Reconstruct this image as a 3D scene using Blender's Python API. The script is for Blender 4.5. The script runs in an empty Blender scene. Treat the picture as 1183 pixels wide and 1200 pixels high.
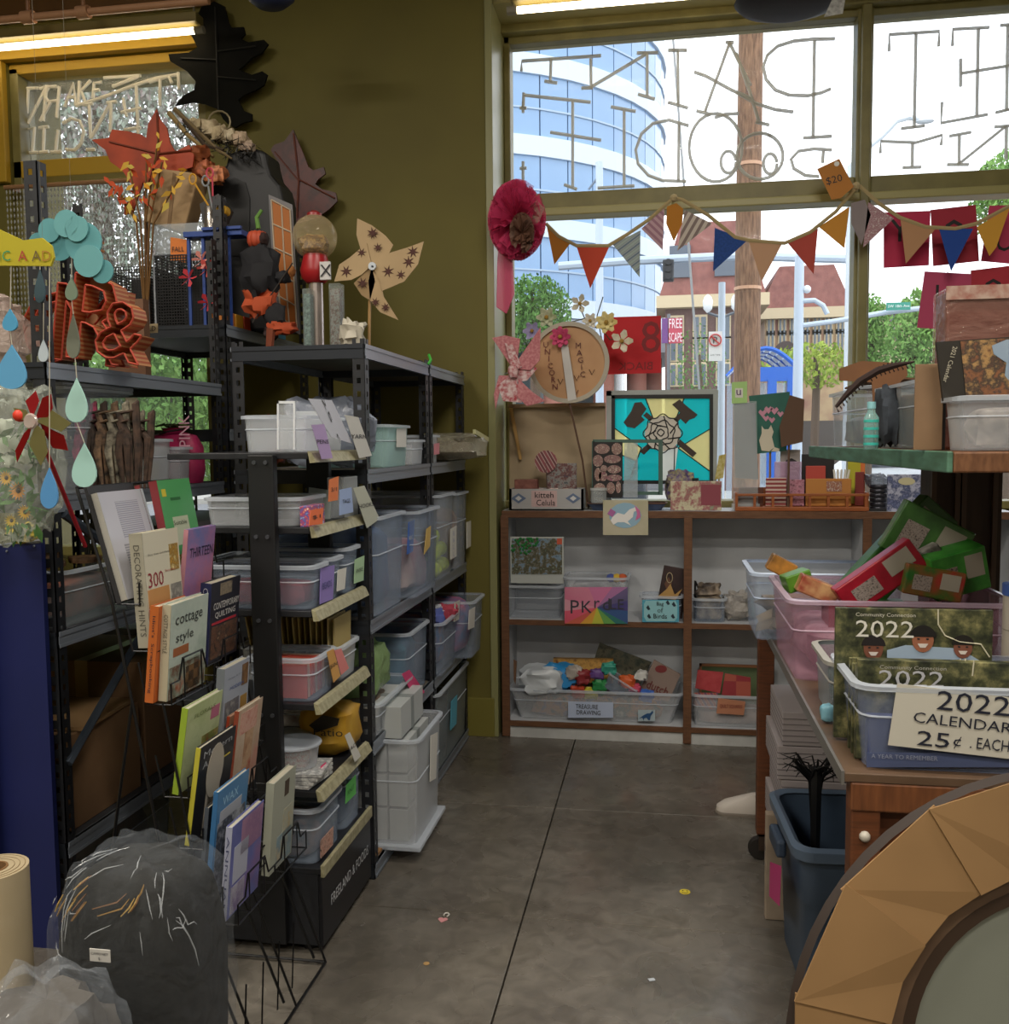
import bpy, bmesh, math, random
from mathutils import Vector, Matrix, Euler
random.seed(7)
SC = bpy.context.scene
COL = SC.collection
R_ = math.radians
PI = math.pi

# ---------------------------------------------------------------- camera, world, lights, exposure
F, CX, CY = 1110.0, 591.5, 600.0
_v1 = Vector((778-CX, 516-CY, F)).normalized()
_v2 = Vector((-6100-CX, 580-CY, F)); _v2 = (_v2 - _v1*_v2.dot(_v1)).normalized()
_Y, _X = _v1, -_v2
_Z = _X.cross(_Y)
if _Z[1] > 0: _Z = -_Z
ROT = Matrix((_X, _Y, _Z))
EYE = Vector((0, 0, 1.5))
def P(px, py, X=None, Y=None, Z=None):
    """point of the room seen at a place of the photograph, on a real plane X=, Y= or Z="""
    d = ROT @ Vector((px-CX, py-CY, F))
    if X is not None: t = (X-EYE[0])/d[0]
    elif Y is not None: t = (Y-EYE[1])/d[1]
    else: t = (Z-EYE[2])/d[2]
    return EYE + d*t
cd = bpy.data.cameras.new('camera'); cam = bpy.data.objects.new('camera', cd); COL.objects.link(cam)
cd.sensor_fit = 'HORIZONTAL'; cd.sensor_width = 36; cd.lens = F/1183*36; cd.clip_start = .05; cd.clip_end = 400
m3 = Matrix((ROT @ Vector((1,0,0)), ROT @ Vector((0,-1,0)), ROT @ Vector((0,0,-1)))).transposed()
cam.matrix_world = Matrix.Translation(EYE) @ m3.to_4x4()
SC.camera = cam
SC.view_settings.view_transform = 'Standard'; SC.view_settings.look = 'None'
SC.view_settings.gamma = 1; SC.view_settings.use_curve_mapping = False
SC.view_settings.exposure = 0.12
w = bpy.data.worlds.new('sky'); SC.world = w; w.use_nodes = True
nt = w.node_tree; bg = nt.nodes['Background']
bg.inputs[0].default_value = (.90, .95, 1.0, 1); bg.inputs[1].default_value = 2.3
SC.cycles.transparent_max_bounces = 24
SC.cycles.max_bounces = 8
SC.cycles.caustics_reflective = False; SC.cycles.caustics_refractive = False
SC.cycles.sample_clamp_indirect = 6
def area(name, loc, sx, sy, power, col=(1,1,1), rot=(0,0,0), portal=False):
    l = bpy.data.lights.new(name, 'AREA'); l.shape = 'RECTANGLE'; l.size = sx; l.size_y = sy
    l.energy = power; l.color = col
    if portal: l.cycles.is_portal = True
    o = bpy.data.objects.new(name, l); COL.objects.link(o); o.location = loc; o.rotation_euler = rot
    return o
# lamps of the shop ceiling (the fixtures themselves are built with the ceiling)
for yy in (-2.4, -.5, 1.5):
    for xx in (-2.6, .6):
        area('ceiling_lamp_light', (xx, yy, 4.04), 1.3, .28, 55, (1, .93, .82))
area('window_portal', (.4, 5.3, 2.35), 2.6, 2.6, 1, rot=(R_(-90), 0, 0), portal=True)

# ---------------------------------------------------------------- helpers
def lin(h):
    h = h.lstrip('#'); c = [int(h[i:i+2], 16)/255 for i in (0, 2, 4)]
    return tuple((x/12.92 if x <= .04045 else ((x+.055)/1.055)**2.4) for x in c)
_mc = {}
def new_mat(name):
    m = bpy.data.materials.new(name); m.use_nodes = True
    n = m.node_tree; return m, n, n.nodes['Principled BSDF'], n.nodes['Material Output']
def M(c, r=.6, met=0, c2=None, s=25, bump=0, stretch=None, em=0, spec=.5, coat=0, sheen=0, det=3):
    key = ('M', c, r, met, c2, s, bump, stretch, em, spec, coat, sheen)
    if key in _mc: return _mc[key]
    m, n, p, out = new_mat('mat_' + c.lstrip('#'))
    a = lin(c)
    p.inputs['Base Color'].default_value = (*a, 1); p.inputs['Roughness'].default_value = r
    p.inputs['Metallic'].default_value = met; p.inputs['Specular IOR Level'].default_value = spec
    if coat: p.inputs['Coat Weight'].default_value = coat
    if em:
        p.inputs['Emission Color'].default_value = (*a, 1); p.inputs['Emission Strength'].default_value = em
    if c2 or bump:
        tc = n.nodes.new('ShaderNodeTexCoord'); mp = n.nodes.new('ShaderNodeMapping')
        n.links.new(tc.outputs['Object'], mp.inputs[0])
        if stretch: mp.inputs['Scale'].default_value = stretch
        nz = n.nodes.new('ShaderNodeTexNoise'); nz.inputs['Scale'].default_value = s; nz.inputs['Detail'].default_value = det
        n.links.new(mp.outputs[0], nz.inputs['Vector'])
        if c2:
            cr = n.nodes.new('ShaderNodeValToRGB'); cr.color_ramp.elements[0].position = .35; cr.color_ramp.elements[1].position = .68
            cr.color_ramp.elements[0].color = (*a, 1); cr.color_ramp.elements[1].color = (*lin(c2), 1)
            n.links.new(nz.outputs[0], cr.inputs[0]); n.links.new(cr.outputs[0], p.inputs['Base Color'])
        if bump:
            b = n.nodes.new('ShaderNodeBump'); b.inputs['Strength'].default_value = bump; b.inputs['Distance'].default_value = .004
            n.links.new(nz.outputs[0], b.inputs['Height']); n.links.new(b.outputs[0], p.inputs['Normal'])
    _mc[key] = m; return m
def ART(cols, s=18, kind='noise', r=.45, stretch=None, ang=0, hard=None):
    """flat print: patches of several colours"""
    if hard is None: hard = kind != 'noise'
    if kind == 'noise': s = s*1.5
    key = ('A', tuple(cols), s, kind, r, stretch, ang, hard)
    if key in _mc: return _mc[key]
    m, n, p, out = new_mat('print_' + cols[0].lstrip('#')); p.inputs['Roughness'].default_value = r
    tc = n.nodes.new('ShaderNodeTexCoord'); mp = n.nodes.new('ShaderNodeMapping'); n.links.new(tc.outputs['Object'], mp.inputs[0])
    if stretch: mp.inputs['Scale'].default_value = stretch
    mp.inputs['Rotation'].default_value = (0, R_(ang), 0)
    if kind == 'wave':
        t = n.nodes.new('ShaderNodeTexWave'); t.inputs['Scale'].default_value = s; t.bands_direction = 'X'; o = t.outputs['Fac']; t.inputs['Distortion'].default_value = 0
    elif kind == 'wavez':
        t = n.nodes.new('ShaderNodeTexWave'); t.inputs['Scale'].default_value = s; t.bands_direction = 'Z'; o = t.outputs['Fac']
    elif kind == 'vor':
        t = n.nodes.new('ShaderNodeTexVoronoi'); t.inputs['Scale'].default_value = s; o = t.outputs['Distance']
    elif kind == 'cell':
        t = n.nodes.new('ShaderNodeTexVoronoi'); t.inputs['Scale'].default_value = s
        sp = n.nodes.new('ShaderNodeSeparateColor'); n.links.new(t.outputs['Color'], sp.inputs[0]); o = sp.outputs[0]
    elif kind == 'check':
        t = n.nodes.new('ShaderNodeTexChecker'); t.inputs['Scale'].default_value = s; o = t.outputs['Fac']
    else:
        t = n.nodes.new('ShaderNodeTexNoise'); t.inputs['Scale'].default_value = s; t.inputs['Detail'].default_value = 7; t.inputs['Roughness'].default_value = .65; o = t.outputs[0]
    n.links.new(mp.outputs[0], t.inputs['Vector'])
    cr = n.nodes.new('ShaderNodeValToRGB'); e = cr.color_ramp.elements
    k = len(cols); lo, hi = (.32, .68) if kind == 'noise' else (0, .9 if kind != 'vor' else .6)
    while len(e) < k: e.new(.5)
    for i in range(k):
        e[i].position = lo + (hi-lo)*i/max(1, k-(1 if not hard else 0)); e[i].color = (*lin(cols[i]), 1)
    if hard: cr.color_ramp.interpolation = 'CONSTANT'
    n.links.new(o, cr.inputs[0]); n.links.new(cr.outputs[0], p.inputs['Base Color'])
    _mc[key] = m; return m
def CLEAR(c='#dfe6ee', a=.35, r=.12, met=0, bump=0, s=30, edge=.3):
    """translucent plastic / film / glass: part see-through, part surface"""
    key = ('C', c, a, r, met, bump, s, edge)
    if key in _mc: return _mc[key]
    m, n, p, out = new_mat('clear_' + c.lstrip('#'))
    p.inputs['Base Color'].default_value = (*lin(c), 1); p.inputs['Roughness'].default_value = r
    p.inputs['Metallic'].default_value = met
    t = n.nodes.new('ShaderNodeBsdfTransparent'); mx = n.nodes.new('ShaderNodeMixShader')
    lw = n.nodes.new('ShaderNodeLayerWeight'); lw.inputs[0].default_value = .35
    mr = n.nodes.new('ShaderNodeMapRange'); mr.inputs[3].default_value = a; mr.inputs[4].default_value = min(1, a+edge)
    n.links.new(lw.outputs['Facing'], mr.inputs[0]); n.links.new(mr.outputs[0], mx.inputs[0])
    n.links.new(t.outputs[0], mx.inputs[1]); n.links.new(p.outputs[0], mx.inputs[2]); n.links.new(mx.outputs[0], out.inputs[0])
    if bump:
        tc = n.nodes.new('ShaderNodeTexCoord'); nz = n.nodes.new('ShaderNodeTexNoise'); nz.inputs['Scale'].default_value = s
        nz.inputs['Detail'].default_value = 4; nz.inputs['Distortion'].default_value = 1.5
        n.links.new(tc.outputs['Object'], nz.inputs['Vector'])
        b = n.nodes.new('ShaderNodeBump'); b.inputs['Strength'].default_value = bump; b.inputs['Distance'].default_value = .02
        n.links.new(nz.outputs[0], b.inputs['Height']); n.links.new(b.outputs[0], p.inputs['Normal']); n.links.new(b.outputs[0], lw.inputs['Normal'])
    _mc[key] = m; return m

class MB:
    def __init__(s): s.v = []; s.f = []
    def add(s, vs, fs):
        k = len(s.v); s.v += [Vector(a) for a in vs]; s.f += [tuple(i+k for i in f) for f in fs]; return s
    def box(s, x0, y0, z0, x1, y1, z1):
        vs = [(x, y, z) for z in (z0, z1) for y in (y0, y1) for x in (x0, x1)]
        return s.add(vs, [(0,2,3,1),(4,5,7,6),(0,1,5,4),(2,6,7,3),(0,4,6,2),(1,3,7,5)])
    def obox(s, c, d, rot=(0,0,0)):
        m = Matrix.Translation(Vector(c)) @ Euler(rot).to_matrix().to_4x4()
        vs = [m @ Vector((x*d[0]/2, y*d[1]/2, z*d[2]/2)) for z in (-1,1) for y in (-1,1) for x in (-1,1)]
        return s.add(vs, [(0,2,3,1),(4,5,7,6),(0,1,5,4),(2,6,7,3),(0,4,6,2),(1,3,7,5)])
    def tube(s, pts, r, n=8, cap=True, flat=1):
        pts = [Vector(p) for p in pts]; rs = r if isinstance(r, (list, tuple)) else [r]*len(pts)
        k = len(s.v); N = len(pts)
        ref = None
        for i, p in enumerate(pts):
            t = (pts[min(i+1, N-1)] - pts[max(i-1, 0)]);
            if t.length < 1e-9: t = Vector((0,0,1))
            t.normalize()
            if ref is None:
                ref = Vector((0,0,1)) if abs(t.z) < .9 else Vector((1,0,0))
            a = t.cross(ref)
            if a.length < 1e-4: a = t.orthogonal()
            a.normalize(); b = a.cross(t).normalized(); ref = b
            for j in range(n):
                q = 2*PI*j/n
                s.v.append(p + a*math.cos(q)*rs[i] + b*math.sin(q)*rs[i]*flat)
        for i in range(N-1):
            for j in range(n):
                s.f.append((k+i*n+j, k+i*n+(j+1)%n, k+(i+1)*n+(j+1)%n, k+(i+1)*n+j))
        if cap:
            s.f.append(tuple(k+j for j in reversed(range(n)))); s.f.append(tuple(k+(N-1)*n+j for j in range(n)))
        return s
    def lathe(s, prof, n=20, c=(0,0,0), sy=1, axis=None):
        k = len(s.v); c = Vector(c); q = axis or Matrix.Identity(3)
        for r, z in prof:
            for j in range(n):
                a = 2*PI*j/n; s.v.append(c + q @ Vector((r*math.cos(a), r*math.sin(a)*sy, z)))
        for i in range(len(prof)-1):
            for j in range(n):
                s.f.append((k+i*n+j, k+i*n+(j+1)%n, k+(i+1)*n+(j+1)%n, k+(i+1)*n+j))
        if prof[0] == prof[-1]: return s
        if prof[0][0] > 1e-5: s.f.append(tuple(k+j for j in reversed(range(n))))
        if prof[-1][0] > 1e-5: s.f.append(tuple(k+(len(prof)-1)*n+j for j in range(n)))
        return s
    def prism(s, out, t, o=(0,0,0), u=(1,0,0), v=(0,0,1)):
        """outline in (u,v), thickness t towards u x v, centred on the plane"""
        o, u, v = Vector(o), Vector(u).normalized(), Vector(v).normalized(); nn = u.cross(v).normalized(); k = len(s.v); N = len(out)
        ar = sum(out[i][0]*out[(i+1)%N][1]-out[(i+1)%N][0]*out[i][1] for i in range(N))
        if ar < 0: out = out[::-1]
        for sd in (-.5, .5):
            for a, b in out: s.v.append(o + u*a + v*b + nn*t*sd)
        s.f.append(tuple(k+j for j in reversed(range(N)))); s.f.append(tuple(k+N+j for j in range(N)))
        for j in range(N): s.f.append((k+j, k+(j+1)%N, k+N+(j+1)%N, k+N+j))
        return s
    def pprism(s, pts, t, axis='Y', val=0):
        """prism from points of a real plane (3D points all on that plane)"""
        o = Vector(pts[0]);
        if axis == 'Y': u, v = Vector((1,0,0)), Vector((0,0,1))
        elif axis == 'X': u, v = Vector((0,1,0)), Vector((0,0,1))
        else: u, v = Vector((1,0,0)), Vector((0,1,0))
        return s.prism([((Vector(p)-o).dot(u), (Vector(p)-o).dot(v)) for p in pts], t, o, u, v)
    def ball(s, c, r, n=12, sc=(1,1,1), m=None):
        k = len(s.v); c = Vector(c); rings = max(4, n//2)
        for i in range(rings+1):
            th = PI*i/rings
            for j in range(n):
                a = 2*PI*j/n
                q = Vector((math.sin(th)*math.cos(a)*sc[0], math.sin(th)*math.sin(a)*sc[1], math.cos(th)*sc[2]))*r
                s.v.append(c + (m @ q if m else q))
        for i in range(rings):
            for j in range(n):
                s.f.append((k+i*n+j, k+(i+1)*n+j, k+(i+1)*n+(j+1)%n, k+i*n+(j+1)%n))
        return s
    def lumpy(s, c, d, amp=.15, n=18, seed=0, fr=2.2, boxy=.6):
        """crumpled soft body inside the box d around c"""
        from mathutils import noise
        k = len(s.v); c = Vector(c); rings = n//2
        for i in range(rings+1):
            th = PI*i/rings
            for j in range(n):
                a = 2*PI*j/n
                q = Vector((math.sin(th)*math.cos(a), math.sin(th)*math.sin(a), math.cos(th)))
                q = Vector([math.copysign(abs(x)**boxy, x) for x in q])
                h = 1 + amp*noise.noise(q*fr + Vector((seed*7.3, seed*3.1, 0)))*2
                s.v.append(c + Vector((q.x*d[0]/2, q.y*d[1]/2, q.z*d[2]/2))*h)
        for i in range(rings):
            for j in range(n):
                s.f.append((k+i*n+j, k+(i+1)*n+j, k+(i+1)*n+(j+1)%n, k+i*n+(j+1)%n))
        return s
    def mesh(s, name, mat, smooth=False, off=None):
        me = bpy.data.meshes.new(name)
        vs = [v-off for v in s.v] if off is not None else s.v
        me.from_pydata([tuple(v) for v in vs], [], s.f)
        bm = bmesh.new(); bm.from_mesh(me); bmesh.ops.remove_doubles(bm, verts=bm.verts, dist=1e-6)
        bmesh.ops.recalc_face_normals(bm, faces=bm.faces); bm.to_mesh(me); bm.free()
        if mat: me.materials.append(mat)
        if smooth:
            me.polygons.foreach_set('use_smooth', [True]*len(me.polygons)); me.set_sharp_from_angle(angle=.7)
        me.update(); return me
def tag(o, label=None, cat=None, group=None, kind=None):
    if label: o['label'] = label
    if cat: o['category'] = cat
    if group: o['group'] = group
    if kind: o['kind'] = kind
    return o
def thing(name, label, cat, loc=(0,0,0), rz=0, group=None, rot=None):
    o = bpy.data.objects.new(name, None); COL.objects.link(o); o.empty_display_size = .05
    o.location = Vector(loc); o.rotation_euler = rot if rot else (0, 0, rz)
    return tag(o, label, cat, group)
def wmat(o):
    m = Matrix.LocRotScale(o.location, o.rotation_euler, o.scale)
    return wmat(o.parent) @ m if o.parent else m
def part(name, mb, mat, par=None, world=True, smooth=False, bev=0, label=None, kind=None, me=None):
    """links one mesh object; world=True: the builder's points are room points"""
    if me is None:
        if world and par is not None:
            inv = wmat(par).inverted(); mb.v = [inv @ v for v in mb.v]
        me = mb.mesh(name, mat, smooth)
    o = bpy.data.objects.new(name, me); COL.objects.link(o)
    if par is not None: o.parent = par
    if bev:
        b = o.modifiers.new('bevel', 'BEVEL'); b.width = bev; b.segments = 2; b.limit_method = 'ANGLE'; b.angle_limit = .7
    if label: o['label'] = label
    if kind: o['kind'] = kind
    return o
def struct(name, mb, mat, label=None, par=None, **k):
    o = part(name, mb, mat, par, **k)
    if par is None: o['kind'] = 'structure'
    if label: o['label'] = label
    return o
def solo(name, mb, mat, label, cat, group=None, smooth=False, bev=0, kind=None, loc=None):
    """a thing that is one mesh; its origin goes to the middle of its base"""
    if loc is None:
        xs = [v.x for v in mb.v]; ys = [v.y for v in mb.v]; zs = [v.z for v in mb.v]
        loc = Vector(((min(xs)+max(xs))/2, (min(ys)+max(ys))/2, min(zs)))
    mb.v = [v-Vector(loc) for v in mb.v]
    o = part(name, mb, mat, None, smooth=smooth, bev=bev); o.location = loc
    return tag(o, label, cat, group, kind)
def dup(root, loc, rz=None, label=None, group=None, rot=None, sc=None):
    r = root.copy(); COL.objects.link(r); r.location = loc
    if rz is not None: r.rotation_euler = (0, 0, rz)
    if rot is not None: r.rotation_euler = rot
    if sc is not None: r.scale = sc
    if label: r['label'] = label
    if group: r['group'] = group
    for ch in list(root.children):
        c = ch.copy(); COL.objects.link(c); c.parent = r
        for g in list(ch.children):
            d = g.copy(); COL.objects.link(d); d.parent = c
    return r
_tx = {}
def tmesh(s):
    if s in _tx: return _tx[s]
    cu = bpy.data.curves.new('t', 'FONT'); cu.body = s; cu.size = 1; cu.resolution_u = 2; cu.align_x = 'CENTER'
    ob = bpy.data.objects.new('t', cu); me = ob.to_mesh()
    vs = [v.co.copy() for v in me.vertices]; fs = [tuple(p.vertices) for p in me.polygons]
    ob.to_mesh_clear(); bpy.data.objects.remove(ob); bpy.data.curves.remove(cu)
    xs = [v.x for v in vs]; ys = [v.y for v in vs]
    r = (vs, fs, min(xs), max(xs), min(ys), max(ys)); _tx[s] = r; return r
def tput(mb, s, o, u, v, h=None, w=None, mirror=False):
    """letters of text s centred at o in the plane (u,v); h height and/or w width in metres"""
    vs, fs, x0, x1, y0, y1 = tmesh(s)
    if h is None and w is None: h = .02
    sy = (h/(y1-y0)) if h else None; sx = (w/(x1-x0)) if w else None
    sx = sx or sy; sy = sy or sx
    if mirror: sx = -sx
    o, u, v = Vector(o), Vector(u).normalized(), Vector(v).normalized()
    return mb.add([o + u*(a.x-(x0+x1)/2)*sx + v*(a.y-(y0+y1)/2)*sy for a in vs], fs)
def text(name, s, par, o, u, v, h=None, w=None, mat=None, world=True, mirror=False, bold=0):
    mb = MB()
    for i, ln in enumerate(s.split('\n')): tput(mb, ln, Vector(o)-Vector(v).normalized()*i*(h or .02)*1.5, u, v, h, w, mirror)
    if bold:
        nn = Vector(u).normalized(); k = list(mb.v); f = list(mb.f); n0 = len(k)
        for dx, dy in ((bold, 0), (0, bold), (bold, bold)):
            mb.add([q + nn*dx + Vector(v).normalized()*dy for q in k], f)
    return part(name, mb, mat or M('#1a1a1a', .5), par, world)
X1, Y1, Z1 = Vector((1,0,0)), Vector((0,1,0)), Vector((0,0,1))
# ---------------------------------------------------------------- setting
YW, YG = 4.67, 5.05
OLIVE = M('#6b6326', .7, c2='#605822', s=1.5, bump=.12)
OLIVE2 = M('#7d7a3c', .5)
FRAME = M('#7d7644', .45, c2='#6d6638', s=8)
YEL = M('#a8861c', .6)
WHITE = M('#b9bcc0', .5)
# concrete floor of separate slabs
fl = struct('floor', MB().box(-4.5, -3.6, -.3, 3.2, 5.2, -.02), M('#4a4742', .9), 'grey polished concrete shop floor')
def conc():
    m, n, p, out = new_mat('concrete')
    tc = n.nodes.new('ShaderNodeTexCoord')
    def nz(s, d, dist=0):
        t = n.nodes.new('ShaderNodeTexNoise'); t.inputs['Scale'].default_value = s; t.inputs['Detail'].default_value = d; t.inputs['Distortion'].default_value = dist
        n.links.new(tc.outputs['Object'], t.inputs['Vector']); return t
    def ramp(src, a, b, ca, cb):
        r = n.nodes.new('ShaderNodeValToRGB'); r.color_ramp.elements[0].position = a; r.color_ramp.elements[1].position = b
        r.color_ramp.elements[0].color = ca; r.color_ramp.elements[1].color = cb; n.links.new(src, r.inputs[0]); return r
    a = ramp(nz(1.6, 8, .6).outputs[0], .3, .72, (*lin('#58534c'), 1), (*lin('#7b766e'), 1))
    b = ramp(nz(14, 8, 1).outputs[0], .35, .75, (.62,.6,.57,1), (1.25,1.22,1.18,1))
    mx = n.nodes.new('ShaderNodeMix'); mx.data_type = 'RGBA'; mx.blend_type = 'MULTIPLY'; mx.inputs[0].default_value = .7
    n.links.new(a.outputs[0], mx.inputs[6]); n.links.new(b.outputs[0], mx.inputs[7])
    n.links.new(mx.outputs[2], p.inputs['Base Color'])
    rr = ramp(nz(5, 6, 1).outputs[0], .3, .7, (.14,.14,.14,1), (.42,.42,.42,1)); n.links.new(rr.outputs[0], p.inputs['Roughness'])
    bp = n.nodes.new('ShaderNodeBump'); bp.inputs['Strength'].default_value = .15; bp.inputs['Distance'].default_value = .003
    n.links.new(nz(40, 6).outputs[0], bp.inputs['Height']); n.links.new(bp.outputs[0], p.inputs['Normal'])
    return m
CONC = conc()
xs = [-4.5, -2.35, -.435, 1.48, 3.2]; ys = [-3.6, -1.0, .93, 2.862, 3.765, 5.2]; g = .0022
for i in range(4):
    for j in range(5):
        part('concrete_slab', MB().box(xs[i]+g, ys[j]+g*.6, -.02, xs[i+1]-g, ys[j+1]-(g*.6 if j != 3 else .001), 0), CONC, fl, bev=.003)
# back wall with the two window openings
wb = MB(); 
W2X0, W2X1, W2Z1 = -3.44, -2.32, 3.52
wb.box(-4.5, YW, 0, W2X0, 5.12, 4.2); wb.box(W2X0, YW, W2Z1, W2X1, 5.12, 4.2); wb.box(W2X0, YW, 0, W2X1, 5.12, .9)
wb.box(W2X1, YW, 0, -.845, 5.12, 4.2); wb.box(-.845, YW, 3.72, 3.2, 5.12, 4.2); wb.box(2.9, YW, 0, 3.2, 5.12, 3.72); wb.box(-.845, 5.0, 0, 2.9, 5.12, 1.15)
wall_back = struct('wall_back', wb, OLIVE, 'dark olive green painted wall with two large window openings')
struct('wall_left', MB().box(-4.6, -3.6, 0, -4.5, 5.12, 4.2), OLIVE, 'olive green painted side wall')
struct('wall_right', MB().box(3.2, -3.6, 0, 3.3, 5.12, 4.2), M('#8f8b80', .7), 'plain side wall of the shop')
struct('wall_front', MB().box(-4.6, -3.7, 0, 3.3, -3.6, 4.2), M('#8f8b80', .7), 'plain rear wall of the shop')
ce = struct('ceiling', MB().box(-4.6, -3.7, 4.2, 3.3, 5.12, 4.3), M('#5e4b34', .8), 'brown painted shop ceiling')
struct('baseboard_back', MB().box(-4.4, YW-.018, 0, -.845, YW, .2), M('#746c2b', .6), 'olive painted tall baseboard', bev=.003)
struct('trim_1', MB().box(-.862, YW-.012, .0, -.825, YG, 4.2), M('#8b8a5e', .35), 'glossy pale olive jamb beside the large window', bev=.003)
struct('trim_2', MB().box(-3.6, YW-.10, 3.72, -2.25, YW, 3.86), M('#6b4a22', .6), 'brown beam above the left window')
yt = MB()
yt.box(W2X0-.12, YW-.04, 2.9, W2X0, YW, 3.64); yt.box(W2X0-.12, YW-.05, W2Z1, W2X1+.05, YW, 3.64)
struct('trim_3', yt, YEL, 'mustard yellow casing of the left window', bev=.004)
struct('trim_4', MB().box(-.83, YW+.02, 3.62, 2.9, YG, 3.72), M('#8a8250', .5), 'pale olive lintel over the large window', bev=.004)

GLASS = CLEAR('#e8f0f6', .035, .03)
# large window: frame members and panes
w1 = thing('window_1', 'large shop window of four panes in olive frames', None); w1['kind'] = 'structure'
def member(par, x0, z0, x1, z1, y0=YG-.06, y1=YG+.05, m=FRAME): return part('frame_bar', MB().box(x0, y0, z0, x1, y1, z1), m, par, bev=.006)
member(w1, -.83, 3.545, 2.9, 3.62); member(w1, -.83, 3.58, 2.9, 3.63, YG-.12)
member(w1, -.825, 1.16, -.79, 3.6); member(w1, .925, 1.16, 1.0, 3.6, YG-.07); member(w1, .94, 1.16, .985, 3.6, YG-.11)
member(w1, 2.85, 1.16, 2.9, 3.6)
member(w1, -.79, 2.70, .925, 2.785); member(w1, 1.0, 2.70, 2.85, 2.785); member(w1, -.79, 2.66, 2.85, 2.70, YG-.1, YG+.03, M('#9a9460', .4))
member(w1, -.83, 1.15, 2.9, 1.19, YG-.1)
for x0, x1, z0, z1 in ((-.79, .925, 2.785, 3.545), (1.0, 2.85, 2.785, 3.545), (-.79, .925, 1.19, 2.66), (1.0, 2.85, 1.19, 2.66)):
    part('pane', MB().box(x0, YG-.004, z0, x1, YG+.004, z1), GLASS, w1)
# painted letters on the upper panes (seen from inside, so mirrored): strokes on the pane
LW = CLEAR('#d2d4d0', .72, .5)
def strokes(par, name, lines, Y, r, mat, flat=.25):
    for ln in lines:
        mb = MB()
        for seg in (ln if isinstance(ln[0][0], (tuple, list)) else [ln]):
            mb.tube([P(a, b, Y=Y) for a, b in seg], r, 6, True)
        part(name, mb, mat, par)
def arc(cx, cy, rx, ry, a0, a1, n=14): return [(cx+rx*math.cos(R_(a0+(a1-a0)*i/n)), cy+ry*math.sin(R_(a0+(a1-a0)*i/n))) for i in range(n+1)]
z = lambda s, ox, oy, k: [[(ox+a/k, oy+b/k) for a, b in seg] for seg in s]
k4 = 1183/320
L = []
L.append(z([[(190,308),(192,265),(535,241)],[(318,255),(315,355)],[(290,352),(345,360)]], 560, 0, k4))
L.append(z([[(490,255),(492,380)],[(450,382),(500,380)],[(490,378),(735,232)],[(690,230),(782,228)],[(735,232),(735,415)],[(695,408),(768,430)]], 560, 0, k4))
L.append(z([[(825,218),(908,218)],[(868,220),(870,455)],[(825,443),(912,468)]], 560, 0, k4))
L.append(z([[(1075,183),(1110,185)],[(1092,186),(985,485)],[(948,480),(1008,495)],[(1092,186),(1183,370)],[(938,312),(990,330),(1100,390),(1183,425)]], 560, 0, k4))
L.append(z([[(0,230),(60,400),(100,530)],[(85,528),(145,542)],[(0,400),(90,450),(170,475),(248,485)]], 863, 0, k4))
L.append(z([[(428,168),(335,170),(250,178),(180,200),(135,240),(118,290),(130,345),(170,390),(230,412),(310,415),(370,402),(410,385)],[(340,175),(333,598)],[(290,598),(415,590)]], 863, 0, k4))
L.append(z([[(200,402),(197,488)],[(200,412),(490,443)],[(412,432),(412,810)],[(315,573),(535,608)],[(375,800),(430,820)],[(198,440),(197,470)],[(183,468),(212,468)],[(197,700),(197,800)],[(183,730),(212,728)]], 560, 0, k4))
L.append(z([[(578,463),(685,483)],[(635,475),(635,805)],[(520,815),(680,805)]], 560, 0, k4))
L.append(z([[(915,545),(830,520),(760,535),(710,580),(685,650),(695,710),(740,760),(800,782),(905,786)],[(872,535),(870,785)]], 560, 0, k4))
L.append([arc(839, 173, 31, 40, -30, 330, 26), arc(854, 190, 9, 13, 0, 350, 14), [(866,133),(850,134),(838,138)]])
L.append([arc(891, 183, 27, 27, -70, 300, 24), arc(903, 192, 8, 12, 0, 350, 14)])
L.append(z([[(415,650),(340,645),(270,655),(238,690),(250,730),(300,760),(360,765)],[(378,655),(375,705)]], 863, 0, k4))
for s in L: strokes(w1, 'painted_letter', [s], YG-.006, .0085, LW)
L = []
L.append(z([[(663,222),(665,150),(880,136),(878,200)],[(780,145),(772,555)],[(715,557),(817,545)]], 863, 0, k4))
L.append(z([[(938,198),(940,127),(1097,119)],[(1050,125),(1043,500)],[(975,318),(1183,285)],[(973,255),(973,375)],[(892,443),(889,533),(1090,496)]], 863, 0, k4))
L.append(z([[(1145,110),(1240,104)],[(1178,110),(1172,480)],[(1125,488),(1200,470)]], 863, 0, k4))
L.append(z([[(625,663),(628,612),(780,618),(893,585),(888,628)],[(765,620),(763,722)],[(722,726),(802,724)]], 863, 0, k4))
L.append(z([[(925,590),(1018,573)],[(968,585),(966,710)],[(915,713),(1008,713)],[(966,710),(1172,545)],[(1120,550),(1200,545)],[(1172,550),(1170,690)]], 863, 0, k4))
for s in L: strokes(w1, 'painted_letter', [s], YG-.006, .0078, LW)

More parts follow.
